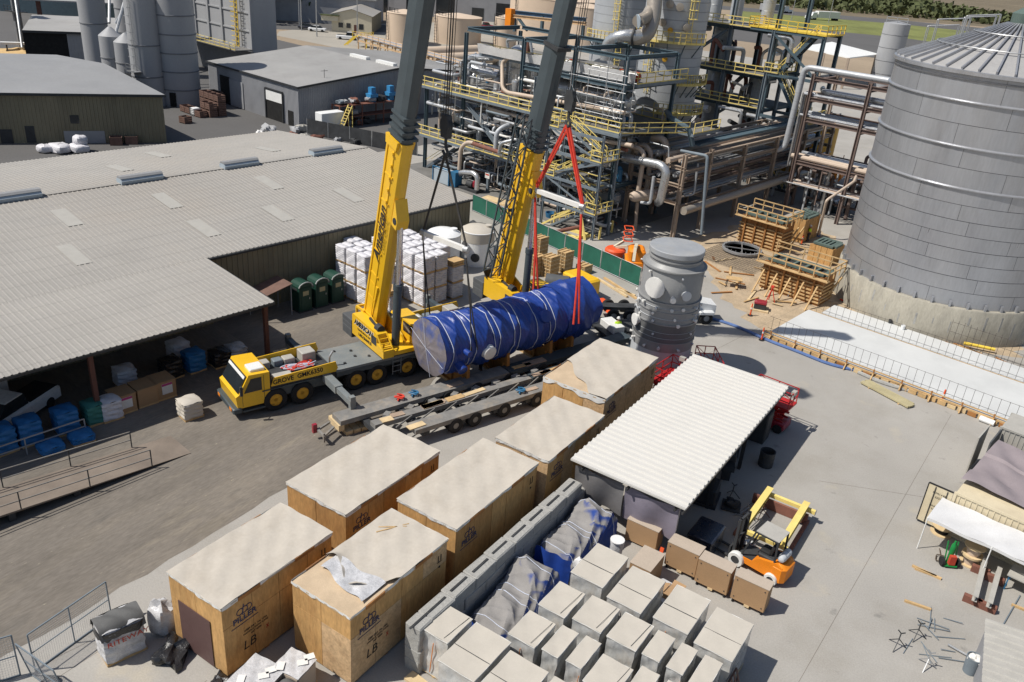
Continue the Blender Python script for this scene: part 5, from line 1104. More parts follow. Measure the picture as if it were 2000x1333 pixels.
def crane_world(t,v):
    x,y = rot2(v[0],v[1],70.2);return Vector((t.location.x+x,t.location.y+y,v[2]))
def hook(tipw,hp,a,b,m_sl,label_h,label_s,label_b,ends,red):
    """block on ropes at hp, two slings to a spreader beam a-b, two more down to the vessel at ends"""
    hk = thing("hook_block",label_h,"hook",hp,-20,"crane hooks",True)
    part("block",MB().extr([(-.35,-.16,-.2),(.35,-.16,-.2),(.45,-.16,.5),(.3,-.16,1.1),(-.3,-.16,1.1),(-.45,-.16,.5)],(0,.32,0)),"machine_dark",hk,False)
    for s in (-.12,0,.12): part("sheave",MB().cyl((0,s-.03,.55),(0,s+.03,.55),.48,n=20),"steel_dark",hk)
    part("hook",MB().pipe([(0,0,-.2),(0,0,-.75),(.3,0,-1.0),(.05,0,-1.3),(-.3,0,-1.0)],.09,8,.3),"machine_dark",hk)
    tl = Vector(tipw) - Vector(hp);inv = Matrix.Rotation(rad(20),3,'Z')
    for k in range(6):
        s = Vector(((k % 3-1)*.22,(k//3-.5)*.2,1.0));e = inv @ (tl + Vector(((k % 3-1)*.18,(k//3-.5)*.2,0)));part("hoist_rope",MB().cyl(s,e,.022,n=5),"rope",hk)
    hz = Vector(hp) + Vector((0,0,-1.15));A = Vector(a);B = Vector(b)
    sp = thing("spreader_beam",label_b,"spreader beam",A,0,"white spreader beams",True)
    d_ = B-A;part("beam",MB().beam((0,0,0),d_,.26,.3),"paint_white",sp,False)
    for k,e in enumerate((Vector(),d_)): part("end_fitting",MB().lathe([(.05,-.18),(.22,-.16),(.22,.16),(.05,.18)],12,e,(1,0,0)).beam(e,e+Vector((0,0,-.5)),.14),"galv",sp)
    w = .13 if red else .035
    for k,e in enumerate((A,B)):
        s_ = thing("lifting_sling",label_s % ("upper",("far","near")[k]),"sling",hz,0,"slings",True)
        o = Vector(e)+Vector((0,0,.15))-hz
        for j in ((-.12,.12) if red else (-.05,.05)): part("leg",MB().beam((j,0,0),o+Vector((j*.5,0,0)),w if red else .06,w if red else .06),m_sl,s_,False)
    for k,(e,vv) in enumerate(zip((A,B),ends)):
        s_ = thing("lifting_sling",label_s % ("lower",("far","near")[k]),"sling",vv,0,"slings",True);o = Vector(e)+Vector((0,0,-.5))-Vector(vv)
        part("leg",MB().tube([o,o*.45+Vector((.06,0,0)),Vector((.1,.12,0))],w*.62 if red else .045,7),m_sl,s_);part("leg",MB().tube([o,o*.45-Vector((.06,0,0)),Vector((-.1,-.25,0))],w*.62 if red else .045,7),m_sl,s_)
H1,S1a,S1b = (-30.0,38.75,16.3),(-31.75,39.1,9.8),(-28.0,38.6,9.8)
H2,S2a,S2b = (-27.95,49.2,17.0),(-29.95,49.15,11.0),(-25.65,48.2,11.0)
hook(crane_world(c1,tip1)+Vector((.35,-.1,.3)),H1,S1a,S1b,"rope","black hook block of the left crane high above the vessel","dark wire sling, %s %s leg of the left lift","white spreader beam above the open end of the blue vessel",((-31.5,39.6,3.6),(-27.2,39.0,3.2)),False)
hook(crane_world(c2,tip2)+Vector((.35,-.1,.3)),H2,S2a,S2b,"red_sling","black hook block of the right crane above the red slings","red round sling, %s %s leg of the right lift","white spreader beam between the red slings",((-28.6,48.3,3.6),(-24.2,46.6,3.4)),True)

# ---------------------------------------------------------------- blue tarp wrapped vessel
VZ,VR,VL = 3.2,1.98,12.8
bv = thing("wrapped_vessel","huge horizontal vessel wrapped in blue tarpaulin hanging between the cranes","vessel",(-29.59,37.34,0),72.9,None,True)
rr = random.Random(77);ph = [rr.uniform(0,6.28) for _ in range(12)]
straps = [.55,1.9,2.35,3.8,4.25,5.5,5.95,7.4,8.6,9.0]
def vsurf(s,a):
    """radius of the wrapped body at distance s and angle a (a=0 up)"""
    r = VR - .02 + .05*math.sin(1.7*s+2*a+ph[0]) + .05*(1-2*abs(math.sin(2.6*s-2*a+ph[1]))**.6) + .04*(1-2*abs(math.sin(4.1*s+3*a+ph[2]))**.6) + .03*(1-2*abs(math.sin(4*a+1.5*s+ph[3]))**.5) + .014*math.sin(23*s+11*a+ph[4])
    r += .10*math.sin(3.1*s+ph[5])*max(0,-math.cos(a)-.1)
    for c in straps: r -= .10*math.exp(-((s-c)/.16)**2)
    if 9.6 < s < 13: r += .2*math.exp(-((s-11.4)/1.1)**2)*(.6+.4*math.cos(a-.4))
    return r
def vpt(s,a,e=0.0):
    r = vsurf(s,a)+e;return (s,r*math.sin(a),VZ + r*math.cos(a))
part("tarpaulin",MB().grid(lambda u,v: vpt(VL*u,6.28319*v),230,130,True),"tarp_blue",bv)
def endcap(u,v):
    r = u;a = 6.28319*v;R_ = vsurf(0,a)*r;k = .05*math.sin(9*a+ph[6]+4*r)*r+.04*math.sin(17*a+ph[7])*r*r;return (-.18*(1-r*r)-.02+k*(1-r),R_*math.sin(a),VZ+R_*math.cos(a))
part("end_film",MB().grid(endcap,16,72,True),"end_dust",bv)
def endcap2(u,v):
    r = u;a = 6.28319*v;R_ = vsurf(VL,a)*r;return (VL+.1*(1-r*r),R_*math.sin(a),VZ+R_*math.cos(a))
part("rear_cover",MB().grid(endcap2,8,48,True),"tarp_blue",bv)
for c in straps: part("strap",MB().tube([vpt(c+.04*math.sin(3*a),a,.035) for a in [k*6.28319/48 for k in range(49)]],.028,6),"strap",bv)
for k in range(2): part("end_strap",MB().tube([(-.26+.06*abs(u),1.95*u*math.cos(rad(55*k+20)),VZ+1.95*u*math.sin(rad(55*k+20))) for u in (-1,-.5,0,.5,1)],.012,6),"strap",bv)
# loose hood of tarpaulin over the far end, hanging at the side
def hood(u,v):
    s = 10.1+3.2*u;a = -1.9+4.1*v;r = vsurf(min(s,VL),a)+.1+.07*(1-2*abs(math.sin(9*v+4*u+ph[8]))**.6)+.03*math.sin(19*v+11*u);y = r*math.sin(a);z = VZ+r*math.cos(a)
    if v > .8: z -= (v-.8)*5.5*(.4+.6*u);y += .1*math.sin(30*u)
    return (s,y,max(z,.55))
part("loose_hood",MB().grid(hood,40,60),"tarp_blue",bv)
def nozzle(s,a,r,h,m="tarp_blue"):
    p = Vector(vpt(s,a));nrm = Vector((0,math.sin(a),math.cos(a)));part("covered_nozzle",MB().lathe([(r*1.2,-.3),(r*1.05,.0),(r,h*.7),(r*1.08,h*.8),(r*1.0,h),(.02,h+.05)],16,p,nrm),m,bv)
nozzle(1.15,-2.0,.32,.5);nozzle(3.3,-1.75,.45,.2,"paint_white");nozzle(8.1,-1.05,.42,.25);nozzle(9.3,2.4,.3,.4)
part("trunnion",MB().cyl((1.5,-1.7,3.3),(1.5,-2.35,3.3),.2,n=14).cyl((1.5,1.7,3.3),(1.5,2.35,3.3),.2,n=14),"tarp_blue",bv)
for s in (2.1,5.4,9.2,11.2):
    sd = part("saddle",MB().extr([(s-.12,-1.55,.25),(s-.12,1.55,.25),(s-.12,1.45,2.0),(s-.12,.7,1.25),(s-.12,-.7,1.25),(s-.12,-1.45,2.0)],(.24,0,0)),"rust_saddle",bv,False)
    part("base_plate",MB().box((s-.3,-1.7,.2),(s+.3,1.7,.25)),"rust_saddle",sd,False)
    for y in (-1.2,0,1.2): part("stiffener",MB().box((s-.28,y-.04,.25),(s+.28,y+.04,1.2)),"rust_saddle",sd,False)
    one("saddle_block",MB().box((-.3,-1.75,0),(.3,1.75,.198)),"timber","timber block under saddle of the blue vessel, %s from the open end" % ORD[(2.1,5.4,9.2,11.2).index(s)],"timber",Vector((-29.59,37.34,0))+Vector((*rot2(s,0,72.9),0)),72.9,"blocks under the saddles",True)

# ---------------------------------------------------------------- long heavy-haul trailer in front of the vessel
tr = thing("heavy_trailer","long dusty heavy-haul trailer with open frame between crane and crates","trailer",(-27.15,28.9,0),71.3,None,True)
TL = 23.5
def deckpiece(x0,x1,y0,y1,m="trailer_grey"): part("deck_beam",MB().box((x0,y0,.75),(x1,y1,1.05)),m,tr,False)
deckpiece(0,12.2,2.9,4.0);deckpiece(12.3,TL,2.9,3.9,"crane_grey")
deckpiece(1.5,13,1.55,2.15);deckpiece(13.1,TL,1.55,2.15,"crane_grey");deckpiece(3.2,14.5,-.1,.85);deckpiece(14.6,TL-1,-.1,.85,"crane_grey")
for x in (1.6,4,6.5,9,11.5,14,16.5,19,21.5,24): part("cross_member",MB().box((x-.2,-.05,.45),(x+.2,3.95,.74)),"machine_dark",tr,False)
for i,x in enumerate((6.0,7.4,9.6,12.2,15,17.6,20.2)):
    ax = part("axle",MB().cyl((x,.1,.5),(x,3.8,.5),.09,n=8),"machine_dark",tr)
    for y in (.0,.42,2.95,3.4): part("wheel",MB().lathe([(.2,-.14),(.44,-.15),(.5,-.09),(.5,.09),(.44,.15),(.2,.14),(.2,-.14)],20,(x,y,.5),(0,1,0),cap=False),"rubber",ax);
    part("hub",MB().lathe([(.21,-.12),(.2,-.05),(.02,-.1)],12,(x,0,.5),(0,1,0)),"trailer_grey",ax)
rr = random.Random(12)
for k in range(14):
    x = rr.uniform(2,15);y = rr.choice([.35,1.85,3.3]);part("deck_plank",MB().cbox((x,y+rr.uniform(-.1,.1),1.08),(rr.uniform(.7,1.8),rr.uniform(.3,.6),.05),rr.uniform(-4,4)),rr.choice(["timber","timber_pale","trailer_plank","trailer_plank"]),tr,False)
for k in range(8):
    x = 2.5+k*1.6;part("tie_rod",MB().cyl((x,.9,.95),(x+1.4,1.5,1.0),.05,n=7),"trailer_grey",tr)
    part("bellcrank",MB().cbox((x+.3,2.5,.85),(.5,.35,.25),rr.uniform(0,40)),"trailer_grey",tr,False)
gn = part("gooseneck",MB().beam((-.3,3.2,.6),(-1.2,2.6,.6),.12).beam((-.3,3.8,.6),(-1.2,3.4,.6),.12).beam((-1.2,2.5,.6),(-1.2,3.5,.6),.14).beam((-1.2,2.6,.2),(-1.2,2.6,.8),.1),"trailer_grey",tr,False);part("red_gladhand",MB().cbox((-1.35,3.5,.7),(.25,.2,.55)),"car_red",gn,False)
part("bolster",MB().box((-.1,2.95,.35),(.25,4.0,.74)),"timber_pale",tr,False)
for i,(x,y,m_) in enumerate(((11.2,.4,"machine_blue"),(4.2,3.4,"red_sling"),(5.2,3.4,"machine_blue"))):
    pts = [(x+.35*math.cos(k*1.3)*(.6+.1*k % .4),y+.3*math.sin(k*1.9),1.1+.02*k) for k in range(12)];part("chain_heap",MB().pipe(pts,.05,5,.2),m_,tr)

# ---------------------------------------------------------------- grey process vessel standing upright
gv = thing("upright_vessel","tall grey steel process vessel with nozzles standing by the far crate","vessel",(-19.46,50.55,0),0,None,True)
part("skirt_pale",MB().lathe([(2.1,.15),(2.1,2.35)],48),"vessel_pale",gv)
part("shell_grey",MB().lathe([(2.11,2.35),(2.11,2.98)],48),"vessel_grey",gv);part("shell_dark",MB().lathe([(2.1,2.98),(2.1,4.3)],48),"vessel_dark",gv)
part("shell",MB().lathe([(2.08,4.3),(2.08,5.8),(2.04,5.95),(2.04,7.9),(1.98,8.05)],48),"vessel_grey",gv)
part("neck",MB().lathe([(1.98,8.1),(1.72,8.35),(1.70,8.85)],48),"vessel_grey",gv)
part("cover_plate",MB().lathe([(1.80,8.86),(1.84,8.9),(1.84,9.2),(1.8,9.24),(.01,9.27)],48),"vessel_lid",gv)
for z,r in ((2.98,2.15),(4.35,2.17),(5.2,2.14),(5.87,2.17),(8.07,2.16),(8.6,1.8)): part("stiffening_ring",MB().lathe([(r-.12,z-.05),(r,z-.04),(r,z+.04),(r-.12,z+.05)],48),"vessel_grey",gv)
for z in (3.35,3.75,4.75,5.5): part("weld_band",MB().lathe([(2.09,z-.015),(2.115,z),(2.09,z+.015)],48),"vessel_pale",gv)
ca = -70        # the side that faces the camera
def vnoz(a,z,r,h,m="vessel_pale"):
    a = rad(a);n_ = Vector((math.cos(a),math.sin(a),0));part("nozzle",MB().lathe([(r*.75,-.2),(r*.75,h*.7),(r,h*.72),(r,h),(.02,h+.02)],14,n_*2.05+Vector((0,0,z)),n_),m,gv)
vnoz(-95,6.9,.72,.3,"paint_white");vnoz(-128,4.1,.42,.35,"paint_white");vnoz(-62,6.3,.2,.4,"paint_white");vnoz(-40,6.6,.33,.3)
rr = random.Random(8)
for z,n_,r in ((7.75,4,.07),(5.6,9,.1),(4.95,6,.08),(4.5,6,.11),(3.55,3,.08),(2.65,7,.09),(1.9,4,.07)):
    for k in range(n_): vnoz(-165+k*(230/n_)+rr.uniform(-6,6),z+rr.uniform(-.12,.12),r*rr.uniform(.8,1.3),rr.uniform(.14,.3),rr.choice(["paint_white","vessel_pale"]))
# small pad below
part("base_ring",MB().lathe([(2.2,0),(2.2,.15),(2.1,.15)],48),"steel_dark",gv)

# ---------------------------------------------------------------- process plant (frame turned by WA: first number away from camera, second to the left)
ps = thing("process_structure","blue-grey steel process structure with yellow railed decks behind the cranes","structure",(70,62,0),WA)
FU,BU = 70.0,79.0;VS = (48.6,55.0,62.0,70.7,77.0);TOP = {48.6: 17.2,55.0: 17.2,62.0: 17.2,70.7: 16.7,77.0: 10.1}
for v in VS:
    for u in (FU,BU): part("column",MB().ibeam((u,v,0),(u,v,TOP[v]),.34,.36,.05),"steel_blue",ps,False)
for z,vs in ((4.4,VS),(9.9,VS),(14.3,VS[:3]),(17.1,VS[:4])):
    for u in (FU,BU):
        for a,b in zip(vs,vs[1:]): part("beam",MB().ibeam((u,a+.18,z),(u,b-.18,z),.3,.42,.04),"steel_grey_blue" if z < 12 else "steel_blue",ps,False)
    for v in vs: part("cross_beam",MB().ibeam((FU+.2,v,z),(BU-.2,v,z),.3,.42,.04),"steel_blue",ps,False)
for (a,b) in (((69.6,69.45,9.05),(69.6,63.38,4.64)),((69.6,59.14,8),(69.6,63.39,4.76)),((70,59.79,13.64),(70,59.81,10.72))): part("brace",MB().ibeam(a,b,.5,.35,.05),"steel_grey_blue",ps,False)
for v0,v1 in ((48.8,54.8),(62.2,70.5)):
    part("brace",MB().beam((BU,v0,0),(BU,v1,4.2),.2),"steel_blue",ps,False);part("brace",MB().beam((BU,v0,4.6),(BU,v1,9.7),.2),"steel_blue",ps,False)
def deck(u0,u1,v0,v1,z,rails,m="grating"):
    p = part("deck",MB().box((u0,v0,z),(u1,v1,z+.06)),m,ps,False)
    part("toe_beam",MB().beam((u0,v0,z-.08),(u0,v1,z-.08),.08,.3).beam((u0,v0,z-.08),(u1,v0,z-.08),.08,.3),"steel_grey_blue",p,False)
    for r in rails: part("railing",MB().rail([(a,b,z+.06) for a,b in r],1.07,1.5,.035),"rail_yellow",p,False)
deck(68.4,79,49,77.5,4.5,[[(68.4,77.5),(68.4,49),(72,49)]]);deck(68.8,79,47.6,77.6,10.1,[[(68.8,77.6),(68.8,47.6),(76,44.2)],[(79,47.6),(79,77.6)]])
deck(76,81,43.6,48,10.1,[[(76,43.6),(81,43.6)]]);deck(71,80,47.8,69.5,14.6,[[(71,69.5),(71,47.8),(80,47.8)]])
part("plant_shade_pad",MB().box((66.5,47,.005),(112,79,.05)),"pad_shade",ps,False)  # dark sheet over the ground, colour stands for the shadow below the plant
# white insulation wrap stacked on the upper deck
for i,(v,L_,h) in enumerate(((58.5,3.0,.9),(55.6,2.6,.8),(52.6,2.4,.95),(49.2,2.0,.9))):
    one("insulation_roll",MB().grid(lambda u,w: (71.6+.55*math.cos(6.283*w)*(1+.1*math.sin(9*u+i)),v+L_*(u-.5),15.2+h*.55*math.sin(6.283*w)*(1+.08*math.sin(7*u*3+i))),10,12,True),"sheet_white","white sheeting bundle on the upper deck, %s from the dark boom" % ORD[i],"sheeting",(71.6,v,14.7),WA,"white sheeting on the upper deck")
for i,(v,s) in enumerate(((57.0,.9),(50.6,.7),(48.7,.8))): one("red_cover",MB().blob((71.9,v,15.2),(1.0,s,.9),i,.2),"ink_red",("red folded cover on the upper deck by the dark boom","red folded cover in the middle of the upper deck","red folded cover at the upper deck corner")[i],"cover",(71.9,v,14.7),WA,"red covers on the upper deck")
sh_ = one("sheet_skirt",MB().grid(lambda u,w: (70.7-.25*w+.1*math.sin(20*u),69.4-21.4*u,14.7+1.0*w+.12*math.sin(30*u)*w),60,4),"sheet_white","white sheeting along the front rail of the upper deck","sheeting",(70.85,54,14.7),WA)
# scaffold tower on the deck
sf = thing("scaffold","bare galvanised scaffold hung on the right front of the structure","scaffold",(69.4,51,10.2),WA)
for v in (47.9,50.0,52.2,54.4):
    for u in (68.9,70.6): part("standard",MB().cyl((u,v,10.2),(u,v,17.0 if v < 51 else 15.5),.045,n=6),"galv",sf)
for k in range(7):
    z = 10.8+k*.8
    for u in (68.9,70.6): part("ledger",MB().cyl((u,47.6,z),(u,54.7 if k % 2 else 52.4,z),.04,n=6),"galv",sf)
for a,b in (((68.9,47.9,10.2),(68.9,50,14.5)),((68.9,50,10.2),(68.9,47.9,14.5)),((68.9,52.2,11),(68.9,54.4,14))): part("diagonal",MB().cyl(a,b,.04,n=6),"galv",sf)
# vessels on and in the structure
def vessel_v(name,u,v,z0,z1,r,m,label,dome=.55,skirt=0.0,cat="vessel"):
    t = thing(name,label,cat,(u,v,z0),WA,"vessels in the process structure")
    part("shell",MB().lathe([(r,z0),(r,z1)],28,(u,v,0)),m,t);part("head",MB().lathe([(r,z1),(r*.92,z1+r*dome*.5),(r*.6,z1+r*dome*.85),(r*.12,z1+r*dome)],28,(u,v,0)),m,t)
    for k in range(max(1,int((z1-z0)/1.3))): part("band",MB().lathe([(r,z0+.6+k*1.3-.03),(r+.025,z0+.6+k*1.3),(r,z0+.6+k*1.3+.03)],28,(u,v,0)),"galv",t)
    part("top_nozzle",MB().cyl((u,v,z1+r*dome*.9),(u,v,z1+r*dome+.5),r*.28,n=12),m,t);return t
def vessel_h(name,p,q,r,m,label,cat="vessel",legs=True):
    d = Vector(q)-Vector(p);L = d.length;t = thing(name,label,cat,(p[0],p[1],0 if not legs else p[2]-r-.5),WA,"vessels in the process structure")
    part("shell",MB().lathe([(r*.1,-r*.5),(r*.7,-r*.35),(r,0),(r,L),(r*.7,L+r*.35),(r*.1,L+r*.5)],24,p,d),m,t)
    n = max(2,int(L/1.6))
    for k in range(n+1): part("band",MB().lathe([(r,-.05),(r+.05,-.03),(r+.05,.03),(r,.05)],24,Vector(p)+d*(k/n),d),"galv" if k not in (0,n) else "steel_blue",t)
    for s in (.2,.8):
        c = Vector(p)+d*s;part("saddle",MB().box((c.x-.6,c.y-.18,c.z-r-.5),(c.x+.6,c.y+.18,c.z-r*.55)),"steel_blue",t,False)
    return t
vessel_v("receiver_vessel",74.5,66.3,10.2,14.9,1.35,"insul","big silver domed vessel on the upper deck between the two booms",.7)
vessel_v("receiver_vessel",76,70.0,10.2,13.9,.8,"insul","smaller silver domed vessel left of the big domed one");vessel_v("filter_vessel",71.6,64.2,10.2,12.3,.5,"insul","short silver filter pot at the deck edge",.6)
vessel_v("filter_vessel",72.2,62.0,10.2,14.0,.42,"insul","slim tall silver pipe column right of the filter pot",.4);vessel_v("filter_vessel",73,68.3,10.2,12.0,.45,"insul_grey","squat grey pot behind the tan pipe loop",.5)
vessel_h("heat_exchanger",(73.6,59.6,12.2),(73.6,50.3,12.2),1.15,"insul","long silver heat exchanger under the upper deck")
vessel_h("heat_exchanger",(72,74.84,7.1),(72,70.23,6.46),.95,"insul","silver heat exchanger under the left deck");vessel_h("heat_exchanger",(75,57,7.2),(75,49.5,7.2),.8,"insul_grey","grey heat exchanger in the shade of the lower bay")
vessel_h("heat_exchanger",(72.5,55.0,2.6),(72.5,49.5,2.6),.7,"insul_grey","grey drum low behind the stair tower");vessel_v("knockout_drum",73,65.0,0,3.4,1.0,"machine_dark","dark drum at ground level behind the boom",.5);vessel_v("knockout_drum",75,60,0,3.0,1.2,"insul_grey","grey drum in the dark lower bay",.5)
# pipes through the structure: each run is a part
pp = thing("process_piping","silver and tan process piping woven through the steel structure","piping",(70,60,4),WA)
def run(pts,r,m): part("pipe",MB().pipe(pts,r,12),m,pp)
run([(71,61.62,15.57),(71,64.84,14.85),(71,65.93,14.16),(69.8,64.56,11.71),(69.8,63.83,11.34),(69.8,48.03,12.03)],.22,"insul_tan")
run([(74,70.47,13.93),(74,74.24,13.34),(74,74.41,10.84)],.42,"insul");run([(73,72.91,12.59),(73,71.01,12.18),(73,68.12,12.17)],.5,"insul");run([(71,70.5,12.7),(71,73.5,12.7),(71,73.5,10.3)],.2,"insul");run([(72,66,13.3),(72,72,13.3),(72,72,10.4)],.2,"insul_grey")
run([(73,64.1,15.14),(73,64.05,16.07),(73,64.09,16.49)],.3,"rust_pipe");run([(73,67.07,15.39),(73,67.31,16.29),(73,63.9,16.72),(73,63.33,15.09)],.18,"insul");run([(72,64.5,14.54),(72,60.97,15.04)],.12,"insul")
run([(69.6,66.19,9.23),(69.6,59.64,9.11),(69.8,53.4,8.91)],.2,"insul_tan");run([(69.2,64.93,8.37),(69.2,61.82,8.35)],.16,"insul");run([(70,74.65,9.69),(70,74.61,5.69),(70,74.59,5.39)],.13,"insul_tan");run([(70.5,67.37,9.91),(70.5,67.21,8.05),(70.5,66.55,7.94)],.15,"insul")
run([(67.6,68.42,2.01),(67.6,68.34,4.52),(67.6,67.4,5.42),(67.6,66.34,5.52)],.24,"insul_tan");run([(67.6,66.58,5.47),(67.6,62.73,5.37),(67.6,62.26,5.36)],.24,"rust_pipe");run([(67.8,63.09,5.5),(67.8,63.11,7.4),(68.6,62.76,8),(69.5,62.6,8.06)],.27,"insul_grey");run([(67.5,62.23,5.26),(67.5,62.11,6.41),(68,60.94,6.88)],.2,"insul")
run([(69,57.72,6.6),(69,53.12,6.62),(69,48.83,6.83)],.28,"insul");run([(69.5,58.09,9.09),(69.5,51.15,8.87),(69.5,46.42,9.19)],.22,"insul_tan")
for i in range(9): run([(69.5+(i % 3)*.9,50.5+i*1.1,0),(69.5+(i % 3)*.9,50.5+i*1.1,3.2+(i % 4)*.3),(73,50.5+i*1.1,3.2+(i % 4)*.3)],.1+.03*(i % 3),("insul","insul_grey","galv")[i % 3])
for i in range(8): run([(76,49+i*3.3,8.2-(i % 3)*.5),(69.8,49+i*3.3,8.2-(i % 3)*.5),(69.8,49+i*3.3,6.5)],.12+.04*(i % 2),("insul","insul_tan","insul_grey")[i % 3])
for i in range(6): run([(70.8+i*.5,76.5,3.6+.0*i),(70.8+i*.5,50,3.6)],.09+.02*(i % 3),("insul_grey","insul_tan","insul")[i % 3])
for i in range(5): run([(71.5+i*1.2,76.5,8.9),(71.5+i*1.2,49.5,8.9)],.12+.03*(i % 3),("insul","insul_tan","insul_grey")[i % 3])
rr = random.Random(4)
for i in range(16):
    u,v = rr.uniform(70.5,78),rr.uniform(49,76);z = rr.choice([0,4.6,4.6,10.2]);s = rr.uniform(.4,1.0);t = thing("pump_skid","dark pump skid inside the process structure on the %s" % {0: "ground",4.6: "lower deck",10.2: "upper deck"}[z],"pump",(u,v,z),WA,"pump skids in the structure")
    part("skid",MB().box((u-s*.7,v-s*1.1,z+.02),(u+s*.7,v+s*1.1,z+.2)),"steel_blue",t,False);part("motor",MB().lathe([(.1*s,-s*.75),(.38*s,-s*.7),(.38*s,0),(.1*s,.02)],14,(u,v,z+.2+.45*s),(0,1,0)),rr.choice(["machine_dark","machine_blue","insul_grey"]),t);part("casing",MB().lathe([(.42*s,.05),(.42*s,.45*s),(.15*s,.5*s)],14,(u,v,z+.2+.45*s),(0,1,0)),rr.choice(["insul","machine_dark"]),t);part("discharge",MB().pipe([(u,v+.25*s,z+.3+.6*s),(u,v+.25*s,z+.3+1.4*s),(u+.6*s,v+.25*s,z+.3+1.4*s)],.12*s,8),"insul",t)
for i in range(170):
    u,v = rr.uniform(70.2,79),rr.uniform(48.5,77);z = rr.choice([.3,1.5,2.6,5.2,6.5,7.8,8.6,10.6,11.6]);L = rr.uniform(1.5,7);r = rr.choice([.05,.07,.1,.14,.2]);k = i % 3
    e = (u,max(48.5,v-L),z) if k == 0 else ((min(79,u+L),v,z) if k == 1 else (u,v,z+L*.45));f_ = (e[0]+rr.uniform(-1,1)*(k == 2),e[1]+rr.uniform(-1.5,1.5)*(k == 2),e[2]-(rr.uniform(.8,2.2) if k < 2 else 0));run([(u,v,z),e,f_],r,rr.choice(["insul","insul","insul_grey","insul_tan","galv","rust_pipe","machine_dark"]))
for i in range(120):
    v = rr.uniform(48.6,77);z = rr.choice([.5,1.2,2,2.8,3.5,5,5.8,6.6,7.4,8.2,9,11,12,13]);u = rr.uniform(69.0,70.6);L = rr.uniform(1,6);r = rr.choice([.04,.06,.09,.13,.18]);e = (u,max(48.2,v-L),z) if i % 3 else (u,v,min(z+L*.6,13.6));run([(u+1.2,v,z),(u,v,z),e,(e[0]+1.3,e[1],e[2])],r,rr.choice(["insul","insul_grey","insul_tan","galv","paint_white","steel_grey_blue"]))
for i in range(50): u,v = rr.uniform(70.5,78.5),rr.uniform(49,76.5);z = rr.choice([0,0,4.6,4.6,10.2,10.2]);s = rr.uniform(.35,.8);part("valve_station",MB().lathe([(s*.3,z+.05),(s*.5,z+.1),(s*.5,z+s*1.8),(s*.2,z+s*2.2)],10,(u,v,0)),rr.choice(["insul","insul_grey","machine_dark","insul_tan","machine_blue"]),pp)
# stair tower on the front
stt = thing("stair_tower","zigzag stair tower with yellow rails in front of the structure","stair",(66.5,50.5,0),WA)
SU0_,SU1_,SVa,SVb = 65.6,68.2,47.1,53.9;LZ = [0,2.6,5.2,7.8,10.1]
for u in (SU0_,SU1_):
    for v in (SVa,SVb): part("column",MB().ibeam((u,v,0),(u,v,10.4),.22,.24,.03),"steel_grey_blue",stt,False)
    for z in LZ[1:]: part("beam",MB().beam((u,SVa,z-.1),(u,SVb,z-.1),.16,.26),"steel_grey_blue",stt,False)
    part("brace",MB().beam((u,SVa,2.6),(u,SVb,5.1),.14),"steel_grey_blue",stt,False);part("brace",MB().beam((u,SVb,5.3),(u,SVa,7.7),.14),"steel_grey_blue",stt,False);part("brace",MB().beam((u,SVa,7.8),(u,SVb,10),.14),"steel_grey_blue",stt,False)
for k in range(4):
    z0,z1 = LZ[k],LZ[k+1];fwd = k % 2 == 0;va,vb = (SVb-1.2,SVa+1.2) if fwd else (SVa+1.2,SVb-1.2);uc = SU0_+.7 if fwd else SU1_-.7
    fl = part("flight",MB().beam((uc-.5,va,z0),(uc-.5,vb,z1),.06,.26).beam((uc+.5,va,z0),(uc+.5,vb,z1),.06,.26),"steel_grey_blue",stt,False)
    st = MB();n = 10
    for i in range(n): st.box((uc-.47,va+(vb-va)*(i+.5)/n-.14,z0+(z1-z0)*(i+.5)/n),(uc+.47,va+(vb-va)*(i+.5)/n+.14,z0+(z1-z0)*(i+.5)/n+.04))
    part("treads",st,"grating",fl,False,"stuff")
    hr = MB()
    for e in (-.5,.5):
        for h in (.55,1.0): hr.beam((uc+e,va,z0+h),(uc+e,vb,z1+h),.06)
        for i in range(5): hr.beam((uc+e,va+(vb-va)*i/4,z0+(z1-z0)*i/4),(uc+e,va+(vb-va)*i/4,z0+(z1-z0)*i/4+1.0),.05)
    part("handrail",hr,"rail_yellow",fl,False)
    ve = vb if True else va;v0,v1 = (SVa-.1,SVa+1.2) if fwd else (SVb-1.2,SVb+.1)
    ld_ = part("landing",MB().box((SU0_-.1,v0,z1-.04),(SU1_+.1,v1,z1+.02)),"grating",stt,False);vo = v0 if fwd else v1
    part("railing",MB().rail([(SU0_-.1,v1 if fwd else v0,z1),(SU0_-.1,vo,z1),(SU1_+.1,vo,z1)],1.07,1.0,.035),"rail_yellow",ld_,False)
for a,b in (((SU0_-.3,53.5,0),(SU0_-.3,50,2.4)),((SU0_-.6,47.5,0),(SU0_+.4,49.5,3.2))): part("bollard_brace",MB().beam(a,b,.18),"rail_yellow",stt,False)
for i,(x,y) in enumerate(((-42.22,73.53),(-43.42,78.18),(-36.36,72.72),(-36.48,75.57))): one("bollard",MB().cyl((0,0,0),(0,0,1.3),.12,n=10),"rail_yellow","yellow pipe bollard before the stair tower, %s from the left" % ORD[i],"bollard",(x,y,0),0,"yellow bollards",True)
for i,(p,q) in enumerate((((-39.62,71.09,0),(-37.69,70.88,0)),((-39.73,72.82,0),(-36.9,72.61,0)),((-38.04,70.96,0),(-37.4,72.98,0)))): d = Vector(q)-Vector(p);one("steel_section",MB().beam((0,0,.15),d+Vector((0,0,.15)),.3),"rail_yellow","yellow steel section lying before the stair tower, %s from the left" % ORD[i],"steel section",p,0,"loose yellow steel",True)
sl = thing("side_stair","short steel stair with pale rails at the left end of the plant","stair",(70.98,76.87,0),WA)
p0 = Vector((70.98,76.87,0));
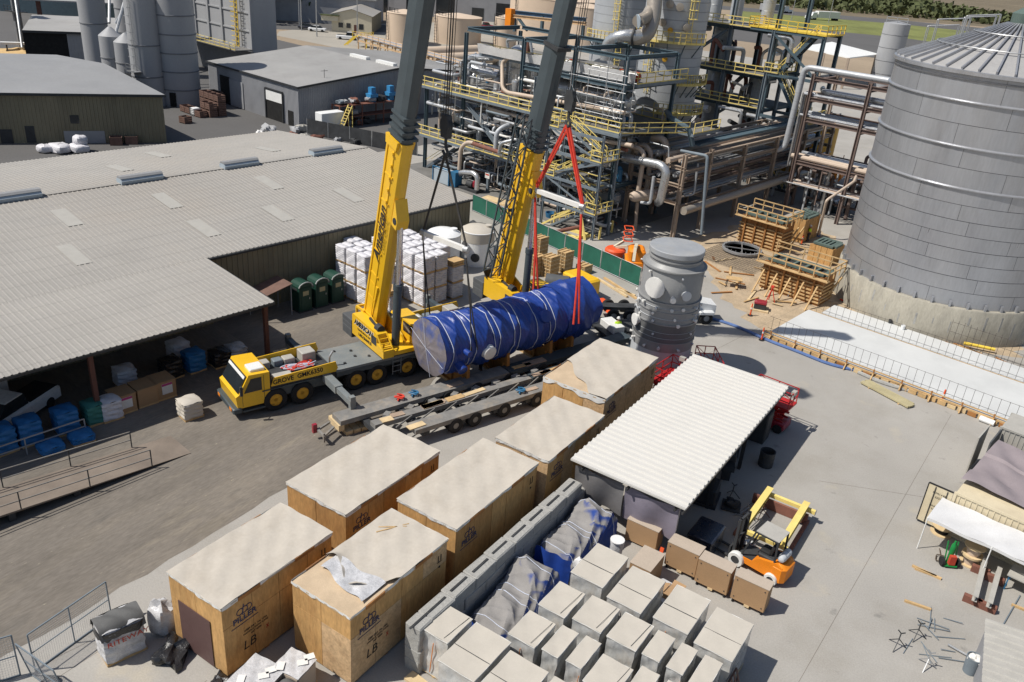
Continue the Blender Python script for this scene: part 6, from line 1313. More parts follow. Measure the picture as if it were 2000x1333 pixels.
part("stringer",MB().beam(p0,p0+Vector((1.5,-3.6,3.0)),.08,.3).beam(p0+Vector((-1,0,0)),p0+Vector((.5,-3.6,3.0)),.08,.3),"steel_grey_blue",sl,False)
st = MB()
for i in range(9): c = p0+Vector((1.5,-3.6,3.0))*((i+.5)/9)+Vector((-.5,0,0));st.box((c.x-.5,c.y-.13,c.z),(c.x+.5,c.y+.13,c.z+.04))
part("treads",st,"grating",sl,False,"stuff");part("handrail",MB().beam(p0+Vector((0,0,1)),p0+Vector((1.5,-3.6,4.0)),.06).beam(p0+Vector((-1,0,1)),p0+Vector((.5,-3.6,4)),.06),"rail_yellow",sl,False)
# tall columns behind
def tower(u,v,R_,H,label,m="insul_grey"):
    t = thing("process_column",label,"column",(u,v,0),WA,"tall process columns");part("shell",MB().lathe([(R_,0),(R_,H)],48,(u,v,0)),m,t)
    for k in range(int(H/.95)): part("sheet_seam",MB().lathe([(R_,.9+k*.95-.018),(R_+.012,.9+k*.95),(R_,.9+k*.95+.018)],48,(u,v,0)),"seam_grey",t)
    return t

def ring_platform(t,u,v,R_,z,a0,a1,w=1.1):
    n = 14;pts = [rad(a0+(a1-a0)*i/n) for i in range(n+1)];m_ = MB()
    for a,b in zip(pts,pts[1:]): m_.prism([(u+R_*math.cos(a),v+R_*math.sin(a)),(u+(R_+w)*math.cos(a),v+(R_+w)*math.sin(a)),(u+(R_+w)*math.cos(b),v+(R_+w)*math.sin(b)),(u+R_*math.cos(b),v+R_*math.sin(b))],z,z+.12)
    p = part("ring_platform",m_,"rail_yellow",t,False);part("railing",MB().rail([(u+(R_+w)*math.cos(a),v+(R_+w)*math.sin(a),z+.12) for a in pts],1.07,1.2,.035),"rail_yellow",p,False)
    for a in pts[1::3]: part("bracket",MB().beam((u+(R_+w)*math.cos(a),v+(R_+w)*math.sin(a),z),(u+R_*math.cos(a),v+R_*math.sin(a),z-1.4),.09),"steel_blue",p,False)
def cage_ladder(t,u,v,R_,ang,z0,z1):
    a = rad(ang);c = Vector((u+(R_+.25)*math.cos(a),v+(R_+.25)*math.sin(a),0));o = Vector((math.cos(a),math.sin(a),0));s = Vector((-math.sin(a),math.cos(a),0));m_ = MB()
    for e in (-.25,.25): m_.beam(c+s*e+Vector((0,0,z0)),c+s*e+Vector((0,0,z1)),.06)
    k = 0
    while z0+.35*k < z1: m_.beam(c-s*.25+Vector((0,0,z0+.35*k)),c+s*.25+Vector((0,0,z0+.35*k)),.04);k += 1
    for k in range(int((z1-z0-2)/.9)):
        z = z0+2.2+k*.9;m_.pipe([c-s*.35+Vector((0,0,z)),c-s*.4+o*.75+Vector((0,0,z)),c+s*.4+o*.75+Vector((0,0,z)),c+s*.35+Vector((0,0,z))],.035,5)
    for e in (-.3,.3): m_.beam(c+s*e+o*.72+Vector((0,0,z0+2.2)),c+s*e+o*.72+Vector((0,0,z1)),.05)
    part("ladder",m_,"rail_yellow",t,False)
CU,CV,CRr = 86.0,54.0,3.5
k1 = tower(CU,CV,CRr,34,"huge grey insulated column with yellow ring platform, right of the dark boom")
ring_platform(k1,CU,CV,CRr,17.6,150,262);ring_platform(k1,CU,CV,CRr,10.1,200,290);ring_platform(k1,CU,CV,CRr,13.3,225,285);cage_ladder(k1,CU,CV,CRr,238,18,30);cage_ladder(k1,CU,CV,CRr,178,12,18)
for a,z in ((200,21.5),(216,21.3),(232,19.3),(192,19.6)): n_ = Vector((math.cos(rad(a)),math.sin(rad(a)),0));part("manway",MB().lathe([(.32,-.1),(.32,.35),(.42,.36),(.42,.46),(.02,.5)],16,Vector((CU,CV,z))+n_*CRr,n_),"duct_tan",k1)
for a,z in ((206,18.9),(204,15.9)): n_ = Vector((math.cos(rad(a)),math.sin(rad(a)),0));part("capped_nozzle",MB().lathe([(.25,-.1),(.3,.3),(.02,.34)],12,Vector((CU,CV,z))+n_*CRr,n_),"hub_yellow",k1)
C2U,C2V = 92.0,65.5
k2 = tower(C2U,C2V,3.4,34,"second grey insulated column left of the huge one");ring_platform(k2,C2U,C2V,3.4,16.0,150,245);cage_ladder(k2,C2U,C2V,3.4,205,16.4,28);cage_ladder(k2,C2U,C2V,3.4,215,10,16)
k3 = tower(112,82,2.6,30,"slim grey column far behind the second one","insul_grey")
ws2 = thing("vapor_duct","fat silver-tan vapour duct bending into the top of the columns","duct",(80,58,14.6),WA)
part("riser",MB().pipe([(77,56.33,15.48),(77,56.41,17.36),(77,54.59,18.26),(79,52.9,18.27)],.62,20,1.5),"insul",ws2);part("cross_duct",MB().pipe([(78,54.42,18.11),(79,52.89,18.17),(80,53.02,19.87),(81,53.88,23.81)],.8,20,2.0),"duct_tan",ws2)
d_ = part("elbow_stub",MB().pipe([(76.5,52.48,19.88),(79,53.23,20.16),(80,53.52,20.83)],.62,18,1.2),"duct_tan",ws2);part("blind_flange",MB().lathe([(.02,-.05),(.68,-.05),(.68,.05),(.02,.06)],22,(76.45,52.45,19.89),(-1,.6,-.25)),"vent_blue",d_)
part("flange_ring",MB().lathe([(.7,-.1),(.92,-.08),(.92,.08),(.7,.1)],20,(78,53.77,18.19),(.4,-1,0)),"steel_dark",ws2)
# steel top frame at left with blue beams
tf = thing("hoist_frame","open steel hoist frame above the upper deck with blue beams","frame structure",(79,60,14),WA)
for a,b in (((88,80.1,17.63),(88,79.85,15.29)),((88,68.44,18),(88,68.37,15.72)),((88,75.16,17.73),(88,75.13,15.99))): part("post",MB().beam(a,b,.35),"steel_blue",tf,False)
part("beam",MB().ibeam((88,80.28,17.61),(88,68.05,18.05),.5,.6,.06),"machine_steel_blue",tf,False);part("beam",MB().ibeam((86,78.41,17.39),(86,66.44,17.85),.3,.4,.06),"beam_tan",tf,False);part("brace",MB().beam((88,79.79,17.35),(88,77.6,15.69),.3),"steel_blue",tf,False);part("trolley",MB().cbox((86,79.02,17.14),(.8,1.0,2.2)),"orange",tf,False)

# ---------------------------------------------------------------- second steel tower, right of the columns
s2 = thing("reactor_structure","second dark steel structure with railed decks and grey vessels, right of the huge column","structure",(104,58,0),WA)
U2a,U2b = 103.0,111.0;V2 = (50.0,56.2,63.0)
for v in V2:
    for u in (U2a,U2b): part("column",MB().ibeam((u,v,0),(u,v,25),.5,.5,.07),"steel_grey_blue" if (u == U2a and v == 56.2) else "steel_blue",s2,False)
LV = (4.2,9.2,13.2,18.6)
for z in LV:
    for u in (U2a,U2b):
        for a,b in zip(V2,V2[1:]): part("beam",MB().ibeam((u,a,z-.2),(u,b,z-.2),.35,.45,.05),"steel_blue",s2,False)
    for v in V2: part("cross_beam",MB().ibeam((U2a,v,z-.2),(U2b,v,z-.2),.35,.45,.05),"steel_blue",s2,False)
    if z > 5:
        dk = part("deck",MB().box((U2a-.8,50,z+.03),(U2b,63,z+.09)),"grating",s2,False);part("railing",MB().rail([(U2a-.8,63,z+.09),(U2a-.8,50,z+.09)],1.07,1.4,.04),"rail_yellow",dk,False)
part("brace",MB().ibeam((U2a,62.5,13.6),(U2a,56.8,18),.35,.35,.05),"steel_grey_blue",s2,False);part("brace",MB().beam((U2b,62.5,4.5),(U2b,56.8,9),.35),"steel_blue",s2,False);part("brace",MB().beam((U2b,50.5,4.5),(U2b,56,9),.35),"steel_blue",s2,False)
for i,(u,v,z0,z1,r,m_) in enumerate(((107,59.4,4,17.5,1.25,"insul_grey"),(107,53,4,12.5,1.2,"insul_grey"),(106,60.8,18.7,25,.8,"insul_grey"),(106,57.6,18.7,25,.8,"insul_grey"),(106,53.2,18.7,25,.8,"insul_grey"))):
    vessel_v("reactor_vessel",u,v,z0,z1,r,m_,("tall grey vessel inside the second structure behind the left bay","grey vessel inside the second structure behind the right bay","upper grey vessel at the left of the top deck","upper grey vessel in the middle of the top deck","upper grey vessel at the right of the top deck")[i])
p2 = thing("reactor_piping","pipes and silver headers in the second structure","piping",(103,57,3),WA)
for pts,r,m_ in (([(102.3,64,8.0),(102.3,57,8.0)],.5,"insul"),([(102.4,62.4,14),(102.4,62.4,16.5),(103.5,61.6,17.6),(106,61,17.6)],.35,"insul_grey"),([(102.6,61.6,4),(102.6,61.6,13),(106,61.6,13)],.32,"insul_grey"),([(102.2,55.6,8.6),(102.2,52.2,8.6),(102.2,52.2,2)],.22,"insul"),([(102.5,51.6,8.3),(102.5,48,8.3)],.25,"insul"),([(102,63.5,2.0),(102,50,2.0)],.35,"insul"),([(102,63.5,1.0),(102,54,1.0)],.5,"insul_tan"),([(102.4,60,.5),(102.4,60,7.5)],.3,"insul_grey"),([(102.4,58.6,.5),(102.4,58.6,7.5)],.22,"insul_grey"),([(101.8,50.4,18.2),(101.8,47.2,18.2),(101.8,47.2,15.4)],.3,"insul")): part("pipe",MB().pipe(pts,r,10),m_,p2)
vessel_v("cone_vessel",101.2,57.8,.5,4.6,1.5,"insul_tan","pale tan cone-topped vessel at the foot of the second structure",1.1)
rr = random.Random(6)
for i in range(60):
    u,v = rr.uniform(102.5,110),rr.uniform(50.5,62.5);z = rr.choice([0,4.2,9.4,13.4]);part("pipe",MB().pipe([(u,v,z+.2),(u,v,z+rr.uniform(1.5,3.4)),(u+rr.uniform(-3,3),v+rr.uniform(-2,2),z+rr.uniform(1.5,3.6))],rr.uniform(.12,.3),8),rr.choice(["insul","insul_grey","machine_dark","rust_pipe"]),p2)
# stair tower at right of second structure
t2 = thing("stair_tower","tall stair tower with bright yellow top platform at the right of the second structure","stair",(103,46.5,0),WA)
A0,A1,B0,B1 = 101.5,106.0,43.2,49.6;L2 = (4.0,8.9,13.9,18.9)
for u in (A0,A1):
    for v in (B0,B1): part("column",MB().ibeam((u,v,0),(u,v,19),.4,.4,.06),"steel_blue" if v == B0 else "steel_grey_blue",t2,False)
for k,z in enumerate(L2):
    ext = 3.2 if k == 3 else 0
    for u in (A0,A1): part("beam",MB().beam((u,B0,z-.15),(u,B1+ext,z-.15),.25,.35),"steel_blue",t2,False)
    v0,v1 = ((B1-1.6,B1+.3) if k % 2 == 0 else (B0-.3,B0+1.6)) if k < 3 else (B0-.3,B1+3.4)
    ln = part("landing",MB().box((A0-.2,v0,z),(A1+.2,v1,z+.08)),"grating" if k < 3 else "safety_yellow",t2,False);part("railing",MB().rail([(A1+.2,v0,z+.08),(A0-.2,v0,z+.08),(A0-.2,v1,z+.08),(A1+.2,v1,z+.08)],1.1,1.2,.045),"safety_yellow" if k == 3 else "rail_yellow",ln,False)
    z0 = 0 if k == 0 else L2[k-1];va,vb = (B0+1.3,B1-1.3) if k % 2 == 0 else (B1-1.3,B0+1.3)
    fl = part("flight",MB().beam((A0+.3,va,z0),(A0+.3,vb,z),.1,.4).beam((A0+1.5,va,z0),(A0+1.5,vb,z),.1,.4),"steel_blue",t2,False)
    hr = MB()
    for e in (A0+.3,A0+1.5):
        for h in (.55,1.05): hr.beam((e,va,z0+h),(e,vb,z+h),.07)
        for i in range(6): hr.beam((e,va+(vb-va)*i/5,z0+(z-z0)*i/5),(e,va+(vb-va)*i/5,z0+(z-z0)*i/5+1.05),.06)
    part("handrail",hr,"rail_yellow",fl,False);tr_ = MB()
    for i in range(16): c = (i+.5)/16;tr_.box((A0+.35,va+(vb-va)*c-.14,z0+(z-z0)*c),(A0+1.45,va+(vb-va)*c+.14,z0+(z-z0)*c+.05))
    part("treads",tr_,"grating",fl,False,"stuff")
part("brace",MB().beam((A0,B0,14),(A0,B1,18.5),.25),"steel_blue",t2,False);part("brace",MB().beam((A0,B1,4),(A0,B0,8.6),.25),"steel_blue",t2,False)
# orange tank and tan yard behind
ot = thing("orange_tank","orange-brown tank with ladders half hidden behind the stair tower","tank",(114,48,0),WA,None)
part("shell",MB().lathe([(4.2,0),(4.2,6.5),(.3,7.4)],36,(116,49,0)),"hub_yellow",ot);part("walkway",MB().rail([(112.5,45,4),(112,48,4),(112.5,52,4)],1.1,1,.06),"safety_yellow",ot,False)
for i,v in enumerate((45.0,41.5)): one("orange_drum",MB().lathe([(.1,-2),(.9,-1.6),(.9,1.6),(.1,2)],18,(111,v,1.6),(1,.2,0)),"orange",("orange horizontal drum at the foot of the stair tower","orange horizontal drum beyond the pipe rack")[i],"drum",(111,v,0),WA,"orange drums")

# ---------------------------------------------------------------- tan pipe rack running away from the camera
pr2 = thing("pipe_rack","long tan pipe rack with layered pipes running back from the front yard","pipe rack",(90,43,0),WA)
RV0,RV1 = 42.6,48.8
for u in (73.4,78.5,85.8,93.4,101,109):
    for v in (RV0,RV1): part("column",MB().ibeam((u,v,0),(u,v,8.6 if u < 80 else 8.2),.38,.4,.06),"rack_tan",pr2,False)
    for z in (3.6,5.4,7.2): part("cross_beam",MB().ibeam((u,RV0-.3,z),(u,RV1+.3,z),.3,.36,.05),"rack_tan",pr2,False)
for v in (RV0,RV1):
    for z in (3.2,6.8,8.1): part("stringer",MB().ibeam((73.4,v,z),(109,v,z),.25,.34,.05),"rack_tan",pr2,False)
rr = random.Random(31)
for z in (3.95,5.75,7.55):
    v = RV0+.4
    while v < RV1-.2:
        r = rr.choice([.09,.12,.16,.2,.28]);u0 = 73 + rr.uniform(-.5,3);u1 = rr.choice([109,112,112,104]);part("pipe",MB().cyl((u0,v,z+r),(u1,v,z+r),r,n=10),rr.choice(["insul_grey","insul_tan","insul","rack_brown","insul_tan","insul_grey"]),pr2);v += 2*r+rr.uniform(.12,.35)
part("pipe",MB().cyl((73,41.6,3.2),(112,41.6,3.2),.42,n=16),"duct_tan",pr2);part("cable_tray",MB().box((77,43.2,8.9),(112,44.4,9.0)).beam((77,43.2,9.05),(112,43.2,9.05),.05,.2).beam((77,44.4,9.05),(112,44.4,9.05),.05,.2),"steel_blue",pr2,False)
part("cable_tray",MB().pipe([(76.5,43.8,8.9),(76.0,44.2,10.6),(76.0,46.5,11.2),(79,49.0,11.2)],.28,8),"steel_blue",pr2)
# bent headers at the near end of the rack
hd = thing("bent_headers","tan and silver pipes looping down at the near end of the tan pipe rack","piping",(72,45,1),WA)
for pts,r,m_ in (([(72,50.63,8.17),(72,47.25,8.46),(72,46.56,8.09),(72,46.61,3.94)],.24,"insul_tan"),([(74,50.75,8.03),(74,47.74,8.39),(74,46.99,7.75),(74,46.91,3.66)],.25,"insul_tan"),([(71.5,48.61,7.29),(71.5,44.15,7.55),(71.5,43.33,7.07),(71.5,43.51,4.05),(72.5,44.38,3.45)],.42,"insul"),([(71.3,44.58,6.29),(71.3,44.52,3.51),(71.3,45.63,3.33)],.16,"insul_grey"),([(76,48.35,8.84),(76,46.78,9.05),(76,46.22,6.7)],.36,"insul_tan"),([(73,46.67,9.09),(73,44.44,9.04),(73,44.05,6.96)],.08,"galv"),([(73,45,3.26),(76,42.44,4.24),(76.5,42.85,7.28)],.12,"galv"),([(74.2,39.78,1.02),(74.2,40.65,8.84),(74.2,43.7,8.7)],.16,"steel_grey_blue")): part("pipe",MB().pipe(pts,r,14),m_,hd)
part("capped_header",MB().lathe([(.05,-.55),(.4,-.45),(.58,-.1),(.58,2.6),(.4,2.9)],20,(71.6,46.66,3.67),(.9,-.5,.08)),"insul_tan",hd)
part("knockout_leg",MB().cyl((72,46.52,3.04),(72,46.29,-0.23),.18,n=10),"rack_tan",hd)

# ---------------------------------------------------------------- brown pipe rack beside the big tank
br = thing("pipe_rack","tall rust-brown pipe rack with silver pipes left of the big tank","pipe rack",(94,37,0),WA)
BVs = (40.25,33.85,27.5)
for u in (94,100.5):
    for v in BVs: part("column",MB().ibeam((u,v,0),(u,v,15.6),.36,.38,.06),"rack_brown" if u == 94 else "rack_tan",br,False)
ZL = (15.1,12.9,10.6,5.8)
for u in (94,100.5):
    for z in ZL:
        for a,b in zip(BVs,BVs[1:]): part("beam",MB().ibeam((u,a-.1,z),(u,b+.1,z),.3,.42,.05),"rack_brown",br,False)
for v in BVs:
    for z in ZL: part("cross_beam",MB().ibeam((94.2,v,z-.3),(100.3,v,z-.3),.3,.36,.05),"rack_brown",br,False)
part("pipe",MB().pipe([(94.2,26,16.1),(94.2,41.6,16.1),(94.2,41.9,7.0),(93.4,43.2,6.4)],.34,16,.9),"insul_grey",br)
part("pipe",MB().pipe([(95.0,26,13.8),(95.0,39.2,13.8),(97,40.2,13.8)],.3,14),"insul",br)
for j,(u,z,r,m_) in enumerate(((94.3,13.3,.16,"insul"),(94.8,13.25,.13,"insul_grey"),(95.4,13.25,.14,"insul"),(96.2,13.3,.2,"insul_tan"),(94.3,11.0,.15,"insul"),(94.9,11.0,.16,"insul_grey"),(95.6,11.0,.12,"insul"),(96.6,11.05,.2,"insul_grey"),(94.5,6.3,.28,"insul_tan"),(95.3,6.3,.3,"insul_tan"),(96.2,6.25,.2,"insul_grey"),(97.2,6.3,.25,"insul"))): part("pipe",MB().cyl((u,25.5,z),(u,41.0,z),r,n=10),m_,br)
for j,(du,r,m_) in enumerate(((0,.1,"insul"),(.5,.12,"insul_grey"),(1.0,.09,"insul_tan"))): part("pipe",MB().pipe([(94.4+du,40,13.4),(94.4+du,41.2,13.4),(94.4+du,41.2,5),(94.4+du,43,4.6)],r,8),m_,br)
for v in (36.8,30.5): part("hanger",MB().beam((94,v,5.8),(94,v,1.5),.12),"rack_brown",br,False)
for j in range(6): part("pipe",MB().cyl((93.6+j*.5,24,3.4-.02*j),(93.6+j*.5,41,3.4),.09+.03*(j % 3),n=8),("insul","insul_tan","rack_brown")[j % 3],br)
for j in range(8): part("pipe",MB().cyl((95+.6*j,38.5-1.4*j*.6,0),(95+.6*j,38.5-1.4*j*.6,5.5),.12+.05*(j % 3),n=8),("insul_grey","machine_dark","insul")[j % 3],br)
rr = random.Random(14)
for j in range(12):
    u,v = rr.uniform(96,112),rr.uniform(27,41);s = rr.uniform(.6,1.4);t = thing("rack_pump","dark pump unit in the shade under the brown rack","pump",(u,v,0),WA,"pumps under the brown rack")
    part("casing",MB().bbox((u-s*.5,v-s*.7,0),(u+s*.5,v+s*.7,s*1.1),.06),rr.choice(["machine_dark","steel_blue","insul_grey"]),t);part("dome",MB().lathe([(s*.4,s*1.1),(s*.4,s*1.6),(.05,s*1.9)],12,(u,v,0)),rr.choice(["insul","machine_dark"]),t)
for j in range(50):
    u,v = rr.uniform(94.5,112),rr.uniform(26,47);z = rr.choice([.4,1.2,2.2,3.2,4.6]);L = rr.uniform(2,7);part("pipe",MB().pipe([(u,v,0),(u,v,z),(u,v-L,z),(u,v-L,0)] if j % 2 else [(u,v,z),(u+L,v,z),(u+L,v,z+1.5)],rr.choice([.06,.1,.15,.22]),8),rr.choice(["insul","insul_grey","insul_tan","rack_brown","machine_dark"]),br)
# yellow-tan standpipe in front of the tank
sp_ = thing("stand_pipe","tan standpipe with long arm in front of the brown rack","pipe",(87.75,33.14,0),WA)
part("pipe",MB().pipe([(87.75,33.14,0),(86.4,32.69,4.35),(90,31.64,6.09),(92,32.27,6.21)],.14,10),"insul_tan",sp_);part("base_boot",MB().cyl((87.75,33.14,0),(*(87.75,33.14,0)[:2],.6),.2,n=10),"pipe_blue",sp_)
sp2 = thing("steel_post","slim grey steel post on a concrete footing before the tank","post",(93.09,31.1,0),WA)
part("post",MB().beam((93.09,31.1,0),(93,31.43,7.1),.22),"insul_grey",sp2,False);b0 = (93.09,31.1,0);part("footing",MB().box((b0[0]-.4,b0[1]-.4,0),(b0[0]+.4,b0[1]+.4,.35)),"old_concrete",sp2,False)

# ---------------------------------------------------------------- big steel tank on concrete ring
TC = (-5.9,79.5);TR = 8.3
bt = thing("steel_tank","huge riveted grey steel tank on a concrete ring wall at the right","tank",(*TC,0),0,None,True)
part("ring_wall",MB().lathe([(8.62,0),(8.62,2.9),(8.55,3.0),(8.2,3.02)],96),"old_concrete",bt)
part("inner_shell",MB().lathe([(TR-.05,2.9),(TR-.05,20.3)],72),"seam",bt)
zs = [3.0,4.25,5.4,6.5,7.6,8.7,9.8,11.0,12.2,13.7,15.2,16.8,18.4,20.35]
rr = random.Random(2);cache = {}
for i,(z0,z1) in enumerate(zip(zs,zs[1:])):
    n = 8;off = ((i//2)*61 + (i % 2)*22) % 45
    key = (i,);m_ = MB();a1 = rad(45)-.003
    m_.grid(lambda u,v: ((TR+(.012 if i % 2 else 0))*math.cos(a1*v),(TR+(.012 if i % 2 else 0))*math.sin(a1*v),z0+.017+(z1-z0-.034)*u),1,8);me = raw("shell_plate",m_,"tank_steel",True);me.flip_normals()
    for k in range(n):
        o = bpy.data.objects.new("shell_plate",me);link(o,bt);o.rotation_euler = (0,0,rad(off+k*45))
for z in (18.4,15.2,12.2): part("wind_girder",MB().lathe([(TR,z-.08),(TR+.16,z-.05),(TR+.16,z+.02),(TR,z+.10)],96),"tank_steel",bt)
part("eave_angle",MB().lathe([(TR,20.2),(TR+.2,20.25),(TR+.2,20.5),(TR-.05,20.55)],96),"tank_steel",bt);part("eave_gap",MB().lathe([(TR-.02,19.85),(TR+.09,19.87),(TR+.09,19.95),(TR-.02,19.98)],96),"seam",bt)
rf_ = part("cone_roof",MB().lathe([(TR+.1,20.5),(.8,23.6),(.05,23.65)],96),"tank_roof",bt)
for k in range(44):
    a = rad(k*360/44);o = (math.cos(a),math.sin(a));part("roof_rib",MB().beam((o[0]*(TR+.05),o[1]*(TR+.05),20.62),(o[0]*1.0,o[1]*1.0,23.62),.12,.22),"tank_steel",rf_,False)
for r in (3.2,5.6): part("roof_hoop",MB().tube([(r*math.cos(a),r*math.sin(a),20.5+3.1*(TR-r)/(TR-.8)+.28) for a in [k*6.28319/60 for k in range(61)]],.05,6),"galv",rf_)
for (a0,r0,h) in ((165,7.2,1.6),(185,6.0,1.8),(150,5.2,1.7),(205,4.2,1.6)):
    a = rad(a0);p = Vector((r0*math.cos(a),r0*math.sin(a),20.6+3.1*(TR-r0)/(TR-.8)));q = p+Vector((2.2,.8,.3));part("roof_handrail",MB().pipe([p,p+Vector((0,0,h)),q+Vector((0,0,h)),q],.04,6).pipe([p+Vector((0,.8,0)),p+Vector((0,.8,h)),q+Vector((0,.8,h)),q+Vector((0,.8,0))],.04,6),"galv",rf_)
part("center_cap",MB().lathe([(.9,23.6),(.9,24.4),(.3,24.8)],20),"form_green",rf_)
for k in range(40):
    a = rad(k*9+3);o = Vector((math.cos(a),math.sin(a),0));part("anchor_chair",MB().cbox(o*(TR+.12)+Vector((0,0,3.25)),(.2,.16,.5),k*9+3),"tank_steel",bt,False)
for k in range(16): a = rad(200+k*8.5);part("wall_stain",MB().cbox(Vector((8.622*math.cos(a),8.622*math.sin(a),1.5+rr.uniform(-.5,.6))),(.012,rr.uniform(.06,.16),rr.uniform(.5,1.4)),200+k*8.5),"block_concrete",bt,False)

# ---------------------------------------------------------------- new slab, dowels and edge forms
F0 = (58.37,24.41,0);SU,SVL = F0[0],F0[1]
setting("slab",MB().box((SU+.25,-8,0),(SU+7.6,SVL-.2,.42)),"new_slab",(SU,SVL,0),WA)
setting("slab_strip",MB().box((SU+7.9,-8,0),(SU+10.6,SVL-1.2,.40)),"new_slab",(SU,SVL,0),WA)
ef = thing("edge_form","orange timber edge form along the front of the pale new slab","formwork",(SU,SVL,0),WA)
n = 26;L = SVL+6
part("waler",MB().beam((SU+.12,SVL,.36),(SU+.12,SVL-L,.36),.09,.12),"timber",ef,False);part("ribbon",MB().beam((SU+.2,SVL,.58),(SU+.2,SVL-L,.58),.05,.09),"timber",ef,False)
rr = random.Random(8)
for k in range(46): v = SVL-.3-k*L/46;part("form_board",MB().box((SU-.02,v-L/46*.42,.02),(SU+.06,v+L/46*.4,rr.uniform(.26,.36))),rr.choice(["timber","timber","timber_brown","timber_pale"]),ef,False)
for k in range(15): v = SVL-.6-k*L/15;part("stake",MB().beam((SU-.06,v,0),(SU-.06,v,.8),.09),"timber_brown",ef,False);part("kicker",MB().beam((SU-.35,v,.05),(SU-.05,v,.5),.08),"timber",ef,False)
rb = thing("rebar_dowels","row of upright reinforcing bars along the front of the new slab","rebar",(SU+.5,SVL,.42),WA)
for k in range(52):
    v = SVL-.3-k*.55
    if v < -6: break
    part("bar",MB().cyl((SU+.5,v,.42),(SU+.5,v,1.75),.012,n=4),"rebar",rb,False)
for z in (.75,1.72): part("long_bar",MB().cyl((SU+.5,SVL,z),(SU+.5,-6,z),.012,n=4),"rebar",rb,False)
rb2 = thing("rebar_dowels","second row of upright bars between the slab and the tank","rebar",(SU+7.75,SVL,0),WA)
for k in range(52):
    v = SVL-.8-k*.55
    if v < -6: break
    part("bar",MB().cyl((SU+7.75,v,0),(SU+7.75,v,1.75),.012,n=4),"rebar",rb2,False)
for z in (.75,1.72): part("long_bar",MB().cyl((SU+7.75,SVL,z),(SU+7.75,-6,z),.012,n=4),"rebar",rb2,False)
part("edge_board",MB().beam((SU+7.75,SVL,.3),(SU+7.75,6,.3),.06,.2),"timber",rb2,False)
rb3 = thing("rebar_mesh","upright bar cage standing beside the tank ring","rebar",(SU+10.8,10,0),WA)
for k in range(16): part("bar",MB().cyl((SU+10.8,14-k*.45,0),(SU+10.8,14-k*.45,2.3),.014,n=4),"rebar",rb3,False)
for z in (.5,1.3,2.1): part("long_bar",MB().cyl((SU+10.8,14,z),(SU+10.8,7,z),.014,n=4),"rebar",rb3,False)
rr = random.Random(19)
for i in range(22): one("plank",MB().cbox((0,0,.05),(rr.uniform(1,2.6),.14,.06),rr.uniform(-30,30)),rr.choice(["timber","timber_pale","timber_brown"]),"short formwork plank on the dirt along the tank ring","plank",(*rot2(SU+11.3+rr.uniform(-.3,.5),20-i*.95,WA),0),WA+90,"planks at the tank ring",True)
def hose(name,label,px,r,m,cat="hose",z=.1):
    p0 = Vector((px[0][0],px[0][1],0));return one(name,MB().pipe([(p[0]-p0.x,p[1]-p0.y,z) for p in px],r,8,2.0),m,label,cat,p0,0,None,True)
hose("lay_flat_hose","blue lay-flat hose along the slab edge form",[(-20.23,61.82,0),(-17.68,61.81,0),(-14.83,60.9,0),(-12.32,60.59,0),(-9.85,60.03,0),(-7.74,60.54,0)],.13,"pipe_blue");hose("dewatering_pipe","dusty grey pipe continuing the blue hose",[(-7.82,60.25,0),(-6.11,59.72,0),(-3.71,59.89,0),(-1.65,59.63,0),(0.58,59.42,0)],.16,"block_concrete")
one("white_pipe_end",MB().cyl((0,0,.2),(.9,-.15,.2),.2,n=12),"plastic_white","white pipe stub at the right end of the edge form","pipe",(0.46,58.8,0),0,None,True)
lb = thing("board_stack","flat stack of pale green-tan boards on the yard before the slab","boards",(-5.34,58.24,0),-24,None,True)
for k in range(5): part("board",MB().box((-1.9+rr.uniform(-.1,.1),-.45+k*.18,.08),(1.9+rr.uniform(-.1,.1),-.29+k*.18,.2)),"board_tan",lb,False)
for x in (-1.2,1.2): part("bearer",MB().box((x-.05,-.5,0),(x+.05,.55,.08)),"timber",lb,False)

